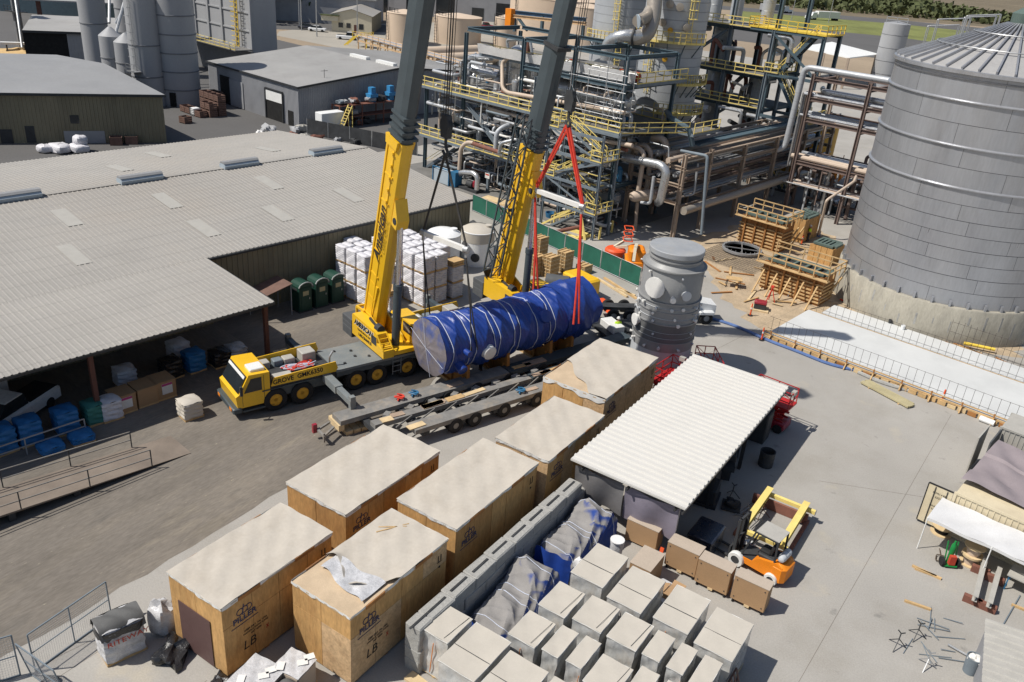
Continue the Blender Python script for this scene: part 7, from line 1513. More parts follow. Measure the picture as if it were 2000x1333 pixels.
# ---------------------------------------------------------------- timber forms, rebar mat, site clutter
def formbox(p,L_,D,H,label,m,frame,rails,props_,slats):
    """p: front left corner in turned frame; runs to smaller second number by L_, back by D"""
    u,v = p[0],p[1];t = thing("form_box",label,"formwork",(u,v-L_/2,0),WA,"timber forms by the tank")
    n = max(3,int(L_/.55));
    part("core",MB().box((u+.05,v-L_+.05,.05),(u+D-.05,v-.05,H-.1)),"timber_brown",t,False)
    for k in range(n): part("sheet",MB().box((u,v-L_*(k+1)/n+.02,0),(u+.049,v-L_*k/n-.02,H)),m,t,False)
    nd = max(3,int(D/.55))
    for k in range(nd): part("sheet",MB().box((u+D*k/nd+.02,v-L_,0),(u+D*(k+1)/nd-.02,v-L_+.049,H)),m,t,False)
    if slats:
        for k in range(6): part("waler",MB().box((u-.12,v-L_-.1,.25+k*H*.12),(u-.002,v+.1,.37+k*H*.12)),"timber",t,False)
        for k in range(4): part("strongback",MB().beam((u-.2,v-L_*(k+.5)/4,0),(u-.2,v-L_*(k+.5)/4,H+.2),.12,.16),"timber_brown",t,False)
        for k in range(5): part("waler",MB().box((u+.1,v-L_-.12,.3+k*H*.13),(u+D,v-L_-.002,.42+k*H*.13)),"timber",t,False)
    if frame:
        [part("frame_side",MB().box((u+a,v-L_+.2,H+.002),(u+a+.35,v-.2,H+.22)),"form_green",t,False) for a in (.2,D-.55)];nn = 5
        for k in range(nn+1): part("frame_rung",MB().box((u+.56,v-.2-(L_-.4)*k/nn-(.25 if k == nn else 0),H+.003),(u+D-.56,v-.2-(L_-.4)*k/nn+(.0 if k == nn else -.22)+(.2 if k == nn else 0),H+.2)),"form_green",t,False)
    part("interior",MB().box((u+.56,v-L_+.3,H-.1),(u+D-.56,v-.3,H-.05)),"machine_dark",t,False)
    if rails: part("guard_rail",MB().rail([(u-.5,v+.4,H),(u-.5,v-L_-.5,H),(u+D+.4,v-L_-.5,H)],1.05,1.2,.045,kick=False).rail([(u+D+.4,v+.4,H),(u+D+.4,v-L_-.5,H)],1.05,1.2,.045,kick=False),"timber",t,False);part("walk_plank",MB().box((u-.7,v-L_-.6,H-.12),(u-.1,v+.5,H-.04)),"timber",t,False)
    for k in range(props_): part("prop",MB().beam((u-1.9,v-.3-(L_-.6)*k/max(1,props_-1),0),(u-.15,v-.3-(L_-.6)*k/max(1,props_-1),H*.75),.12),"timber",t,False)
    return t
formbox((78.62,37.93,0),4.6,2.6,2.9,"tall slatted timber form with guard rails by the ring of rebar","timber_brown",True,True,0,True)
formbox((83.74,35.13,0),1.9,3.6,2.5,"brown panelled form with green steel frame beside the worker","plywood",True,False,0,False)
formbox((79.33,30.57,0),2.4,2.8,1.7,"low brown panelled form next to the tank ring","plywood",True,False,0,False)
formbox((68.32,30.01,0),5.6,2.6,2.6,"long timber form with raking props nearest the new slab","timber_brown",True,True,5,True)
for i,(p,a) in enumerate((((-13.95,72.54),-40),((-13.94,74.46),-50),((-20.99,83.89),-60),((-20.80,84.97),-52))):
    one("raking_brace",MB().beam((0,0,0),(1.3*math.cos(rad(a)),2.8*math.sin(rad(a))*-.6,2.3),.12),"timber",("raking brace at the right end of the long form, outer","raking brace at the right end of the long form, inner","raking brace at the right end of the tall form, outer","raking brace at the right end of the tall form, inner")[i],"brace",(*p,0),0,"raking braces",True)
rm = thing("rebar_mat","rusty rebar mat laid on the ground under the rebar ring","rebar",(-23.71,77.96,0),WA,None,True)
for k in range(22): part("bar",MB().cyl((-3.2,-3.2+k*.3,.12),(3.2,-3.2+k*.3,.12),.02,n=4),"rebar",rm,False);part("bar",MB().cyl((-3.2+k*.3,-3.2,.15),(-3.2+k*.3,3.2,.15),.02,n=4),"rebar",rm,False)
rg = thing("rebar_ring","large grey ring template with cross struts lying on the rebar mat","ring",(-24.13,80.23,0),0,None,True)
part("ring",MB().lathe([(1.75,.2),(1.98,.2),(1.98,.42),(1.75,.42),(1.75,.2)],44),"galv",rg)
for a in (20,110): part("strut",MB().beam((1.75*math.cos(rad(a)),1.75*math.sin(rad(a)),.32),(-1.75*math.cos(rad(a)),-1.75*math.sin(rad(a)),.32),.08),"galv",rg,False)
for k in range(24): a = rad(k*15);part("stud",MB().cyl((1.86*math.cos(a),1.86*math.sin(a),.42),(1.86*math.cos(a),1.86*math.sin(a),.6),.03,n=5),"galv",rg,False)
rr = random.Random(23)
for i in range(34):
    px = (-24.5+rr.uniform(-4.5,8.5),72.2+rr.uniform(-5,4.5));one("scrap_timber",MB().cbox((0,0,.05+rr.uniform(0,.08)),(rr.uniform(.8,3.0),rr.uniform(.1,.22),.05),rr.uniform(0,180)),rr.choice(["timber","timber_pale","timber_brown","timber"]),"loose timber offcut scattered on the dirt before the forms","timber",(*px,0),0,"loose offcuts before the forms",True)
sw = thing("sawhorse_table","small sawhorse table with black legs on the dirt","table",(-21.27,70.26,0),20,None,True)
part("top",MB().box((-.7,-.45,.75),(.7,.45,.8)),"timber",sw,False)
for x in (-.5,.5):
    for y in (-.35,.35): part("leg",MB().beam((x,y,.75),(x*1.3,y*1.3,0),.05),"machine_dark",sw,False)
gp = thing("generator","small red-topped generator on a pallet","generator",(-17.58,66.77,0),15,None,True)
part("pallet",MB().box((-.75,-.6,0),(.75,.6,.13)),"timber_pale",gp,False);part("case",MB().bbox((-.5,-.35,.131),(.5,.35,.6),.05),"machine_dark",gp);part("lid",MB().bbox((-.52,-.37,.605),(.52,.37,.8),.06),"car_red",gp)
tp = thing("survey_tripod","red tripod stand near the generator","tripod",(-17.48,69.13,0),0,None,True)
for k in range(3): a = k*2.094;part("leg",MB().beam((0,0,1.3),(.45*math.cos(a),.45*math.sin(a),0),.06),"red_sling",tp,False)
part("head",MB().box((-.12,-.12,1.3),(.12,.12,1.5)),"red_sling",tp,False)
for i,p in enumerate(((-17.72,64.91,0),(-15.33,60.81,0),(-2.05,59.64,0),(-20.19,87.38,0))):
    t = thing("delineator_post",("orange delineator post by the generator","orange delineator post at the corner of the slab form","orange delineator post along the edge form at right","orange delineator post by the worker")[i],"post",p,0,"orange delineators",True)
    part("base",MB().lathe([(.22,0),(.22,.05),(.1,.08)],14),"rubber",t);part("post",MB().lathe([(.07,.06),(.06,1.0),(.03,1.1)],10),"orange_red",t);part("band",MB().lathe([(.072,.6),(.072,.75)],10),"lid_wrap",t)
al = thing("step_ladder","aluminium step ladder in front of the long form","ladder",(-16.32,71.5,0),0,None,True)
part("front_rails",MB().beam((-.3,0,0),(-.12,.35,2.2),.06).beam((.3,0,0),(.12,.35,2.2),.06),"galv",al,False);part("rear_rails",MB().beam((-.3,.9,0),(-.12,.4,2.2),.05).beam((.3,.9,0),(.12,.4,2.2),.05),"red_sling",al,False)
for k in range(6): part("rung",MB().beam((-.28+.03*k,.02+.055*k,.3+.33*k),(.28-.03*k,.02+.055*k,.3+.33*k),.05),"galv",al,False)
yb = thing("spoil_ladder","red and yellow lattice beam lying by the tank ring","beam",(-12.74,74.03,0),-20,None,True)
part("chord",MB().beam((0,0,.15),(4,0,.2),.1).beam((0,.4,.15),(4,.4,.2),.1),"red_sling",yb,False)
for k in range(9): part("lacing",MB().beam((k*.45,0,.17),(k*.45+.2,.4,.17),.07),"red_sling" if k > 3 else "safety_yellow",yb,False)
one("yellow_pipe",MB().cyl((0,0,.35),(2.2,.45,.35),.13,n=12),"safety_yellow","short yellow pipe on the slab strip at right","pipe",(-2.3,71.28,0),0,None,True)
for i,(p,s) in enumerate((((-6.83,70.41,0),.35),((-7.95,70.97,0),.3))): one("bucket",MB().lathe([(s*.4,0),(s*.5,s),(s*.46,s),(s*.36,.03),(.01,.03)],14),"plastic_white" if i == 0 else "machine_dark",("white bucket at the slab strip","dark bucket at the slab strip")[i],"bucket",(p[0],p[1],.4),0,None,True)
# ---------------------------------------------------------------- red scissor lifts beyond the canopy
def scissor(p,rz,zp,label):
    t = thing("scissor_lift",label,"lift",p,rz,"red lifts round the canopy",True)
    part("chassis",MB().bbox((-1.3,-.65,.25),(1.3,.65,.75),.05),"car_red",t)
    for x in (-.95,.95):
        for y in (-.6,.6): part("wheel",MB().cyl((x,y-.12,.3),(x,y+.12,.3),.3,n=14),"rubber",t)
    m_ = MB();k = 3;h = (zp-.75)/k
    for i in range(k):
        for y in (-.5,.5): m_.beam((-1.1,y,.75+i*h),(1.1,y,.75+(i+1)*h),.1).beam((1.1,y*.86,.75+i*h),(-1.1,y*.86,.75+(i+1)*h),.1)
    part("scissor_arms",m_,"lift_red",t,False);part("platform",MB().box((-1.35,-.7,zp),(1.35,.7,zp+.12)),"lift_red",t,False)
    rl = MB()
    for a,b in (((-1.3,-.65),(1.3,-.65)),((1.3,-.65),(1.3,.65)),((1.3,.65),(-1.3,.65)),((-1.3,.65),(-1.3,-.65))):
        for z in (.55,1.1): rl.beam((*a,zp+z),(*b,zp+z),.05)
        rl.beam((*a,zp),(*a,zp+1.1),.05).beam((a[0]*.5+b[0]*.5,a[1]*.5+b[1]*.5,zp),(a[0]*.5+b[0]*.5,a[1]*.5+b[1]*.5,zp+1.1),.05).beam((*a,zp),(*b,zp+1.1),.035)
    part("guard_rail",rl,"lift_red",t,False);part("control_box",MB().box((1.15,-.3,zp+.9),(1.4,.1,zp+1.2)),"container_grey",t,False)
scissor((-17.3,47.5,0),85,1.3,"red scissor lift between the upright vessel and the far crate");scissor((-10.75,48.5,0),-5,1.75,"red scissor lift at the far right corner of the canopy");scissor((-15.9,50.6,0),-55,1.3,"red boarding stair right of the upright vessel's foot")

# ---------------------------------------------------------------- people
def skinmesh(name,joints,edges,m,parent,sub=1):
    me = bpy.data.meshes.new(name);me.from_pydata([j[:3] for j in joints],edges,[]);o = bpy.data.objects.new(name,me);col.objects.link(o)
    sk = o.modifiers.new("skin",'SKIN');
    for i,j in enumerate(joints): d = me.skin_vertices[0].data[i];d.radius = (j[3],j[4] if len(j) > 4 else j[3]);d.use_root = i == 0
    ss = o.modifiers.new("sub",'SUBSURF');ss.levels = sub;bpy.context.view_layer.update()
    e = bpy.data.meshes.new_from_object(o.evaluated_get(bpy.context.evaluated_depsgraph_get()));bpy.data.objects.remove(o);e.name = name;e.materials.clear();e.materials.append(MATS[m]);e.shade_smooth()
    return link(bpy.data.objects.new(name,e),parent)
def person(p,rz,label,top,hat,walk=.12,arm=.1):
    t = thing("person",label,"person",p,rz,None,True);w = walk
    J = [(0,0,.95,.14,.11),(0,0,1.2,.15,.11),(0,0,1.42,.17,.1),(0,0,1.53,.06),(.01,0,1.60,.075),(.015,0,1.69,.095,.085),(.0,0,1.77,.06),
         (0,.19,1.42,.065),(arm,.25,1.15,.048),(arm*2.2,.24,.92,.036),(arm*2.6,.23,.84,.035),(0,-.19,1.42,.065),(-arm,-.25,1.15,.048),(-arm*.6,-.26,.92,.036),(-arm*.4,-.26,.84,.035),
         (0,.09,.88,.095),(w,.1,.5,.07),(w*.6,.1,.1,.05),(w*.6+.1,.1,.05,.05),(w*.6+.17,.1,.04,.035),(0,-.09,.88,.095),(-w*.4,-.1,.5,.07),(-w*1.4,-.1,.1,.05),(-w*1.4+.1,-.1,.05,.05),(-w*1.4+.17,-.1,.04,.035)]
    E = [(0,1),(1,2),(2,3),(3,4),(4,5),(5,6),(2,7),(7,8),(8,9),(9,10),(2,11),(11,12),(12,13),(13,14),(0,15),(15,16),(16,17),(17,18),(18,19),(0,20),(20,21),(21,22),(22,23),(23,24)]
    skinmesh("body",J,E,"skin",t)
    g = lambda i,f=1.18: (*J[i][:3],J[i][3]*f+.006,(J[i][4] if len(J[i]) > 4 else J[i][3])*f+.012)
    skinmesh("vest",[(*J[0][:2],.9,.165,.14),g(1),g(2),(*J[2][:2],1.47,.1,.09),g(7),g(8)[:3]+(.062,.062),g(11),g(12)[:3]+(.062,.062)],[(0,1),(1,2),(2,3),(2,4),(4,5),(2,6),(6,7)],top,t)
    skinmesh("trousers",[(*J[0][:3],.155,.13),g(15),g(16),(*J[17][:2],.12,.06,.06),g(20),g(21),(*J[22][:2],.12,.06,.06)],[(0,1),(1,2),(2,3),(0,4),(4,5),(5,6)],"denim",t)
    for i in (17,22): part("boot",MB().blob((J[i][0]+.07,J[i][1],.055),(.28,.11,.11),3,.03,6,8),"rubber",t)
    part("hard_hat",MB().lathe([(.155,1.70),(.13,1.715),(.125,1.76),(.09,1.82),(.02,1.845)],16,(.015,0,0)),hat,t)
person((-24.06,53.04,0),150,"person in lime safety vest and jeans walking beside the upright vessel","hivis","hardhat",.2);person((-20.01,88.96,0),200,"person in lime safety shirt and white hard hat between the brown forms","hivis","hardhat",.05)
person((-28.71,41.95,0),100,"person in dark trousers standing behind the saddles under the blue vessel","denim","hardhat",.1)

# ---------------------------------------------------------------- against the warehouse wall: toilets, bags, white tanks
for i,(x,y) in enumerate(((-44.75,40.75),(-44.5,42.2),(-44.25,43.65))):
    t = thing("portable_toilet","dark green portable toilet, %s of three against the warehouse wall" % ("left one","middle one","right one")[i],"toilet",(x,y,0),WA-90,"portable toilets",True)
    b = part("cabin",MB().bbox((-.56,-.56,.1),(.56,.56,2.05),.04),"potty_green",t);part("base",MB().box((-.6,-.6,0),(.6,.6,.1)),"machine_dark",t,False)
    part("roof",MB().extr([(.6,-.6,2.06),(.6,.6,2.06),(.6,.5,2.25),(.6,.25,2.37),(.6,0,2.41),(.6,-.25,2.37),(.6,-.5,2.25)],(-1.2,0,0)),"potty_green",t,False);part("roof_rim",MB().tube([(.61,-.6,2.07),(.61,-.5,2.25),(.61,-.25,2.37),(.61,0,2.41),(.61,.25,2.37),(.61,.5,2.25),(.61,.6,2.07)],.045,6),"potty_roof",t)
    d = part("door",MB().box((.565,-.4,.15),(.59,.4,1.95)),"potty_green",t,False);part("door_sign",MB().box((.592,-.25,1.35),(.6,.25,1.7)),"board_tan",d,False);part("handle",MB().box((.592,.28,1.0),(.63,.34,1.15)),"galv",d,False);part("vent_slots",MB().box((-.3,-.585,1.7),(.3,-.565,1.9)),"gutter_dark",b,False)
sg = thing("wood_shelter","small lean-to of boards on thin legs beside the toilets","shelter",(-45.6,38.6,0),WA,None,True)
part("top",MB().extr([(-1.4,-1,2.0),(1.2,-1,2.5),(1.2,1,2.5),(-1.4,1,2.0)],(0,0,.05)),"bin_wood",sg,False)
for x,z in ((-1.3,2.0),(1.1,2.45)):
    for y in (-.9,.9): part("leg",MB().beam((x,y,0),(x,y,z),.06),"wall_grey",sg,False)
SW = MB()
def sackload():
    t = thing("sack_pallet","","pallet",(0,0,0),WA,"white sacks on pallets by the wall",True)
    for y in (-.5,0,.5): part("pallet_block",MB().box((-.58,y-.06,0),(.58,y+.06,.1)),"timber",t,False)
    part("pallet_deck",MB().box((-.6,-.58,.101),(.6,.58,.14)),"timber",t,False)
    def fn(u,v):
        per = [(-.58,-.56),(.58,-.56),(.58,.56),(-.58,.56)];s = v*4;i = int(s) % 4;f = s-int(s);a,b = per[i],per[(i+1) % 4];nx,ny = ((0,-1),(1,0),(0,1),(-1,0))[i]
        w = .045*abs(math.sin(u*8*math.pi)) - .02 + .025*math.sin(v*25+u*40) - .05*(abs(2*f-1)**6);return (a[0]+(b[0]-a[0])*f+nx*w,a[1]+(b[1]-a[1])*f+ny*w,.141+1.2*u)
    part("sacks",MB().grid(fn,48,28,True),"white_bag",t);part("top_sacks",MB().grid(lambda u,v: (-.57+1.14*u,-.55+1.1*v,1.31+.09*abs(math.sin(u*3.14*2))**.6*abs(math.sin(v*3.14*3))**.6),14,14),"white_bag",t);return t
spal = sackload();first = True
cols = [(38.2,(50.9,49.6,48.3)),(39.5,(51.6,50.3,49.0,47.7)),(41.6,(50.6,49.3,48.0,46.7,45.4)),(42.9,(50.6,49.3,48.0,46.7,45.4)),(44.2,(50.4,49.1,47.8,46.5))]
rr = random.Random(3)
for ci,(u,vs) in enumerate(cols):
    for vi,v in enumerate(vs):
        for k in range(3 if not (ci == 1 and vi > 2) else 2):
            x,y = rot2(u+rr.uniform(-.05,.05),v+rr.uniform(-.05,.05),WA);lab = "white sack pallet, %s tier, %s row from the toilets, %s from the wall" % (("bottom","middle","top")[k],ORD[ci],ORD[vi])
            if first: spal.location = (x,y,k*1.4);spal["label"] = lab;first = False
            else: dup(spal,None,(x,y,k*1.4),WA+rr.uniform(-3,3),lab)
for i,(u,v) in enumerate(((44.6,45.2),(38.9,46.2))):
    one("empty_pallets",MB().box((-.6,-.55,0),(.6,.55,.12)).box((-.58,-.5,.16),(.62,.6,.28)).box((-.62,-.55,.32),(.57,.53,.44)),"timber",("few empty pallets on the right sack stack","few empty pallets on the near sack stack")[i],"pallets",(*rot2(u,v,WA),2.8 if i == 0 else 1.4),WA,None,True)
    for k in range(2 if i == 0 else 1): dup(spal,None,(*rot2(u,v,WA),k*1.4),WA,("white sack pallet under empty pallets at the right, %s" % ("bottom","upper")[k]) if i == 0 else "white sack pallet under empty pallets at the front left")
def ptank(p,r,h,label,old):
    t = thing("plastic_tank",label,"tank",p,0,"white tanks behind the sacks",True)
    part("wall",MB().lathe([(r,0),(r,h),(r*1.02,h+.02),(r*1.02,h+.08),(r*.99,h+.1)],40),"plastic_white",t);part("dome",MB().lathe([(r*.99,h+.1),(r*.8,h+.28),(r*.35,h+.42),(.02,h+.45)],40),"plastic_white" if not old else "carton_dusty",t)
    part("manhole",MB().lathe([(.3,h+.3),(.3,h+.52),(.05,h+.54)],16,(r*.45,r*.4,0)),"carton_dusty" if old else "plastic_white",t)
    if old: part("upper_band",MB().lathe([(r*1.012,h*.72),(r*1.012,h)],40),"carton_dusty",t);part("patch",MB().lathe([(.01,0),(.4,.0),(.4,.03)],18,(r*math.cos(rad(-60)),r*math.sin(rad(-60)),.9),(math.cos(rad(-60)),math.sin(rad(-60)),0)),"machine_dark",t)
ptank((-42.6,55.2,0),1.5,3.2,"bright white plastic tank behind the sack pallets",False);ptank((-41.4,58.7,0),1.5,3.0,"dusty white plastic tank under the left spreader beam",True)
for i,p in enumerate(((-35.78,59.95,0),(-34.62,60.42,0),(-34.35,62.44,0),(-32.9,63.54,0),(-37.41,63.01,0))):
    t = thing("pallet_stack",("stack of bare pallets left of the red sling","tall stack of bare pallets right of the red sling","tall stack of bare pallets nearest the green fence","short stack of bare pallets right of the red sling legs","stack of bare pallets at the back by the fence")[i],"pallets",p,WA,"bare pallet stacks",True)
    for k in range((14,15,15,6,18)[i]): part("pallet",MB().box((-.6+.03*(k % 2),-.5,k*.135),(.6,.5,k*.135+.03)).box((-.6,-.5,k*.135+.031),(.6,-.4,k*.135+.1)).box((-.6,.4,k*.135+.031),(.6,.5,k*.135+.1)).box((-.6,-.05,k*.135+.031),(.6,.05,k*.135+.1)),"timber" if k % 3 else "timber_pale",t,False)
# green screened fence
fa,fb = Vector((-50.87,70.78,0)),Vector((-27.47,63.83,0));d = fb-fa;gf = thing("screen_fence","green screened chain fence between the yard and the plant","fence",fa,0,None,True);n = 10
for k in range(n+1): part("post",MB().cyl(d*(k/n),d*(k/n)+Vector((0,0,1.9)),.04,n=6),"galv",gf)
for k in range(n): part("screen",MB().grid(lambda u,v: d*((k+.02+.96*u)/n)+Vector((.03*math.sin(5*u),.05*math.sin(3.14*u),.08+1.72*v)),6,2),"fence_green",gf)
for z in (.1,1.85): part("rail",MB().cyl(Vector((0,0,z)),d+Vector((0,0,z)),.025,n=5),"galv",gf)
fd = thing("screen_fence","dark screened fence behind the warehouse gable","fence",(68.95,95.61,0),WA);a0,b0 = Vector((67.94,98.93,0)),Vector((73.1,81.88,0))
for k in range(6): q = a0+(b0-a0)*(k/5);part("post",MB().cyl(q,q+Vector((0,0,2.2)),.05,n=6),"galv",fd)
for k in range(5): q0 = a0+(b0-a0)*((k+.02)/5);q1 = a0+(b0-a0)*((k+.98)/5);part("screen",MB().add([q0+Vector((0,0,.1)),q1+Vector((0,0,.1)),q1+Vector((0,0,2.1)),q0+Vector((0,0,2.1))],[(0,1,2,3)]),"machine_dark",fd,False)
# lift machines behind the fence
bl = thing("boom_lift","yellow-orange boom lift with red basket behind the green fence","lift",(-30.14,68.13,0),WA+40,None,True)
part("chassis",MB().bbox((-1.2,-.9,.35),(1.2,.9,.9),.08),"orange",bl);part("turret",MB().bbox((-1.1,-.8,.92),(.9,.7,2.0),.2),"orange",bl);part("engine_cover",MB().bbox((-.3,-.84,1.0),(.7,-.805,1.7),.02),"machine_dark",bl,False)
for x in (-.85,.85):
    for y in (-.85,.85): part("wheel",MB().cyl((x,y-.15,.42),(x,y+.15,.42),.42,n=16),"rubber",bl)
part("boom",MB().beam((.2,0,2.1),(-2.2,.4,2.6),.3).beam((-2.2,.4,2.6),(-3.0,.5,1.6),.26),"cream_wall",bl,False);rl = MB()
for z in (.0,.55,1.1): rl.pipe([(.4,.4,2.3+z),(1.6,.4,2.3+z),(1.6,1.2,2.3+z),(.4,1.2,2.3+z),(.4,.42,2.3+z)],.05,6)
part("basket",rl,"orange_red",bl)
rl2 = thing("lift_base","low red machine base left of the boom lift","machine",(-32.72,69.15,0),WA,None,True);part("base",MB().lathe([(.95,.1),(1.0,.25),(1.0,.8),(.85,.95),(.02,.97)],20),"orange_red",rl2);part("jib",MB().beam((0,0,1.0),(.6,-1.8,1.6),.22).beam((.0,.2,1.0),(.9,-.2,1.5),.2),"cream_wall",rl2,False)
ycp = thing("air_compressor","yellow compressor box behind the right end of the blue vessel","compressor",(-30.55,58.74,0),WA-10,None,True);part("housing",MB().bbox((-.9,-1.5,.5),(.9,1.5,1.75),.15),"crane_yellow",ycp);part("louver",MB().box((-.92,-1.0,.8),(-.905,.2,1.4)),"machine_dark",ycp,False)
for y in (-.8,.8): part("wheel",MB().cyl((-.85,y,.35),(.85,y,.35),.35,n=14),"rubber",ycp)
fb2 = thing("telehandler","dark yellow handler with rounded cover by the red slings","handler",(-31.47,56.33,0),WA+30,None,True);part("body",MB().bbox((-1.2,-1.0,.5),(1.2,1.0,1.3),.1),"machine_dark",fb2);part("cover",MB().lathe([(.02,-1.0),(.75,-.95),(.75,.95),(.02,1.0)],18,(0,0,1.4),(0,1,0)),"container_dark",fb2);part("fender",MB().tube([(-1.25,-1,1.0),(-1.1,-1,1.7),(-.5,-1,2.0),(.2,-1,2.0)],.06,6),"crane_yellow",fb2)
for x in (-.8,.8):
    for y in (-.95,.95): part("wheel",MB().cyl((x,y-.15,.5),(x,y+.15,.5),.5,n=16),"rubber",fb2)
# truck behind the upright vessel
tk = thing("conventional_truck","white long-nosed truck parked behind the upright vessel","truck",(-22.2,60.0,0),40,None,True)
part("hood",MB().extr([(1.0,-.75,.8),(2.9,-.7,.8),(2.9,-.7,1.5),(1.0,-.75,1.8)],(0,1.45,0)),"car_white",tk,False);cb = part("cab",MB().extr([(-1.1,-1.1,.7),(1.0,-1.1,.7),(1.0,-1.1,1.85),(.7,-1.1,2.75),(-1.1,-1.1,2.8)],(0,2.2,0)),"car_white",tk,False);part("side_glass",MB().extr([(-.5,-1.105,1.75),(.9,-1.105,1.75),(.65,-1.105,2.5),(-.5,-1.105,2.5)],(0,-.01,0)),"glass_dark",cb,False);part("windshield",MB().extr([(1.01,-.95,1.9),(1.01,.95,1.9),(.74,.95,2.68),(.74,-.95,2.68)],(.02,0,0)),"glass_dark",cb,False)
part("frame_rails",MB().box((-6.5,-.45,.75),(-1.1,.45,1.0)),"machine_dark",tk,False);part("fender",MB().bbox((1.4,-1.2,.85),(2.7,-.76,1.15),.1),"car_white",tk);part("fuel_tank",MB().cyl((-1.0,-1.0,.7),(.6,-1.0,.7),.3,n=14),"galv",tk);part("mirror",MB().beam((.8,-1.15,2.2),(1.1,-1.6,2.3),.04).box((1.0,-1.75,1.9),(1.1,-1.5,2.4)),"machine_dark",tk,False);part("exhaust_stack",MB().cyl((-1.3,-.9,1.0),(-1.3,-.9,3.4),.09,n=10),"machine_dark",tk)
for x in (2.1,-4.2,-5.5):
    for s in (-1,1): w = part("wheel",MB().lathe([(.25,-.16),(.47,-.16),(.52,-.1),(.52,.1),(.47,.16),(.25,.16),(.25,-.16)],20,(x,s*1.02,.52),(0,1,0),cap=False),"rubber",tk);part("rim",MB().lathe([(.26,-.1),(.26,.1)],14,(x,s*1.02,.52),(0,1,0)),"galv",w)
wtr = thing("flatbed_trailer","black low flatbed with a white deck box left of the upright vessel","trailer",(-23.8,54.15,0),60,None,True);part("deck",MB().box((-2.5,-1.1,.6),(2.5,1.1,.8)),"machine_dark",wtr,False);part("deck_box",MB().bbox((-1.9,-1.0,.81),(-.9,.9,1.3),.03),"lid_wrap",wtr)
for x in (-1.5,-.6):
    for y in (-.95,.95): part("wheel",MB().cyl((x,y-.14,.45),(x,y+.14,.45),.45,n=14),"rubber",wtr)
one("orange_barrier",MB().extr([(-1,-.3,0),(1,-.3,0),(1,-.05,.6),(-1,-.05,.6)],(0,.3,0)),"orange_red","orange plastic barrier lying behind the blue vessel's far end","barrier",(-27.29,57.46,0),-30,None,True)

# ---------------------------------------------------------------- dock under the lean-to
def wrapped(p,dx,dy,h,m,label,grp,z=0.0,seed=1,dust=True):
    t = thing("wrapped_load",label,"pallet",(*p[:2],z),WA+random.Random(seed).uniform(-6,6),grp,True);rr = random.Random(seed);ph = rr.uniform(0,6)
    part("pallet",MB().box((-dx/2,-dy/2,0),(dx/2,dy/2,.13)),"timber",t,False)
    def fn(u,v):
        per = [(-dx/2,-dy/2),(dx/2,-dy/2),(dx/2,dy/2),(-dx/2,dy/2)];s = v*4;i = int(s) % 4;f = s-int(s);a,b = per[i],per[(i+1) % 4];nx,ny = ((0,-1),(1,0),(0,1),(-1,0))[i];w = .04*abs(math.sin(u*12+.3))+.03*math.sin(v*31+u*20+ph)-.07*(abs(2*f-1)**6);return (a[0]+(b[0]-a[0])*f+nx*w,a[1]+(b[1]-a[1])*f+ny*w,.131+(h-.2)*u)
    part("load",MB().grid(fn,22,28,True),m,t);part("top",MB().grid(lambda u,v: (-dx/2+dx*u,-dy/2+dy*v,h-.07+.12*abs(math.sin(3.14*u)*math.sin(3.14*v))**.5+.03*math.sin(9*u+7*v+ph)),10,10),m,t)
    return t
BL = "loads stored under the lean-to"
for i,(p,h,m_,lb) in enumerate((((-42.26,18.57,0),1.5,"blue_bag","blue wrapped load on the dock beside the white pickup"),((-41.89,20.42,0),1.45,"blue_bag","blue wrapped load right of the white pickup's tail"),((-42.43,17.23,0),1.5,"blue_bag","blue wrapped load at the left frame edge"),((-41.6,21.99,0),1.3,"teal_green","green and white sack load left of the red column"),((-41.36,22.73,0),1.3,"white_bag","white sack load just right of the red column"),((-40.62,18.78,0),.5,"blue_bag","low blue wrapped load in front of the two tall ones"),((-40.35,20.36,0),.5,"blue_bag","low blue wrapped load under the column's left side"),
    ((-44.16,25.57,0),1.2,"white_bag","pale sack load behind the brown cartons"),((-42.98,27.98,0),1.3,"film_black","dark wrapped load at the back of the lean-to, left"),((-42.67,29.48,0),1.4,"blue_bag","blue-white sack load at the back of the lean-to, right"),((-44.68,29.8,0),1.3,"white_bag","pale sacks high at the back of the lean-to"),((-42.05,31.01,0),1.1,"film_black","dark wrapped load right of the back sacks"),((-41.97,32.28,0),1.0,"film_clear","clear wrapped load by the right red column"),((-38.15,25.78,0),1.15,"carton_dusty","tan wrapped load half in the sun beside the crane cab"))):
    wrapped(p,1.15,1.15,h,m_,lb,BL,p[2],60+i)
for i,(p,lb) in enumerate((((-41.6,23.68,0),"brown carton bin with a pink and white label on the dock"),((-41.46,25,0),"plain brown carton bin in the middle on the dock"),((-41.34,26.19,0),"brown carton bin at the right end of the dock"))):
    t = thing("carton_bin",lb,"carton",p,WA,"carton bins on the dock",True);part("body",MB().bbox((-.6,-.65,.12),(.6,.65,1.2),.02),"cardboard",t);part("base",MB().box((-.6,-.65,0),(.6,.65,.12)),"timber",t,False);part("lid",MB().box((-.62,-.67,1.205),(.62,.67,1.25)),"cardboard",t,False)
    if i != 1: part("poster",MB().box((-.3,-.672,.4),(.35,-.655,1.1)),"paint_white",t,False);part("poster_band",MB().box((-.3,-.676,.95),(.35,-.673,1.1)),"machine_pink",t,False)
pk = car((-44.91,19.1,0),WA-150,"car_white","white pickup parked inside the lean-to at the left edge","pickup",5.8)
dr_ = thing("dock_railing","galvanised two-rail railing along the dock edge at left","railing",(14,EV-.1,0),WA)
part("rail",MB().rail([(-4,EV-.6,0),(14.5,EV-.6,0)],1.05,3.0,.03,kick=False),"galv",dr_,False)
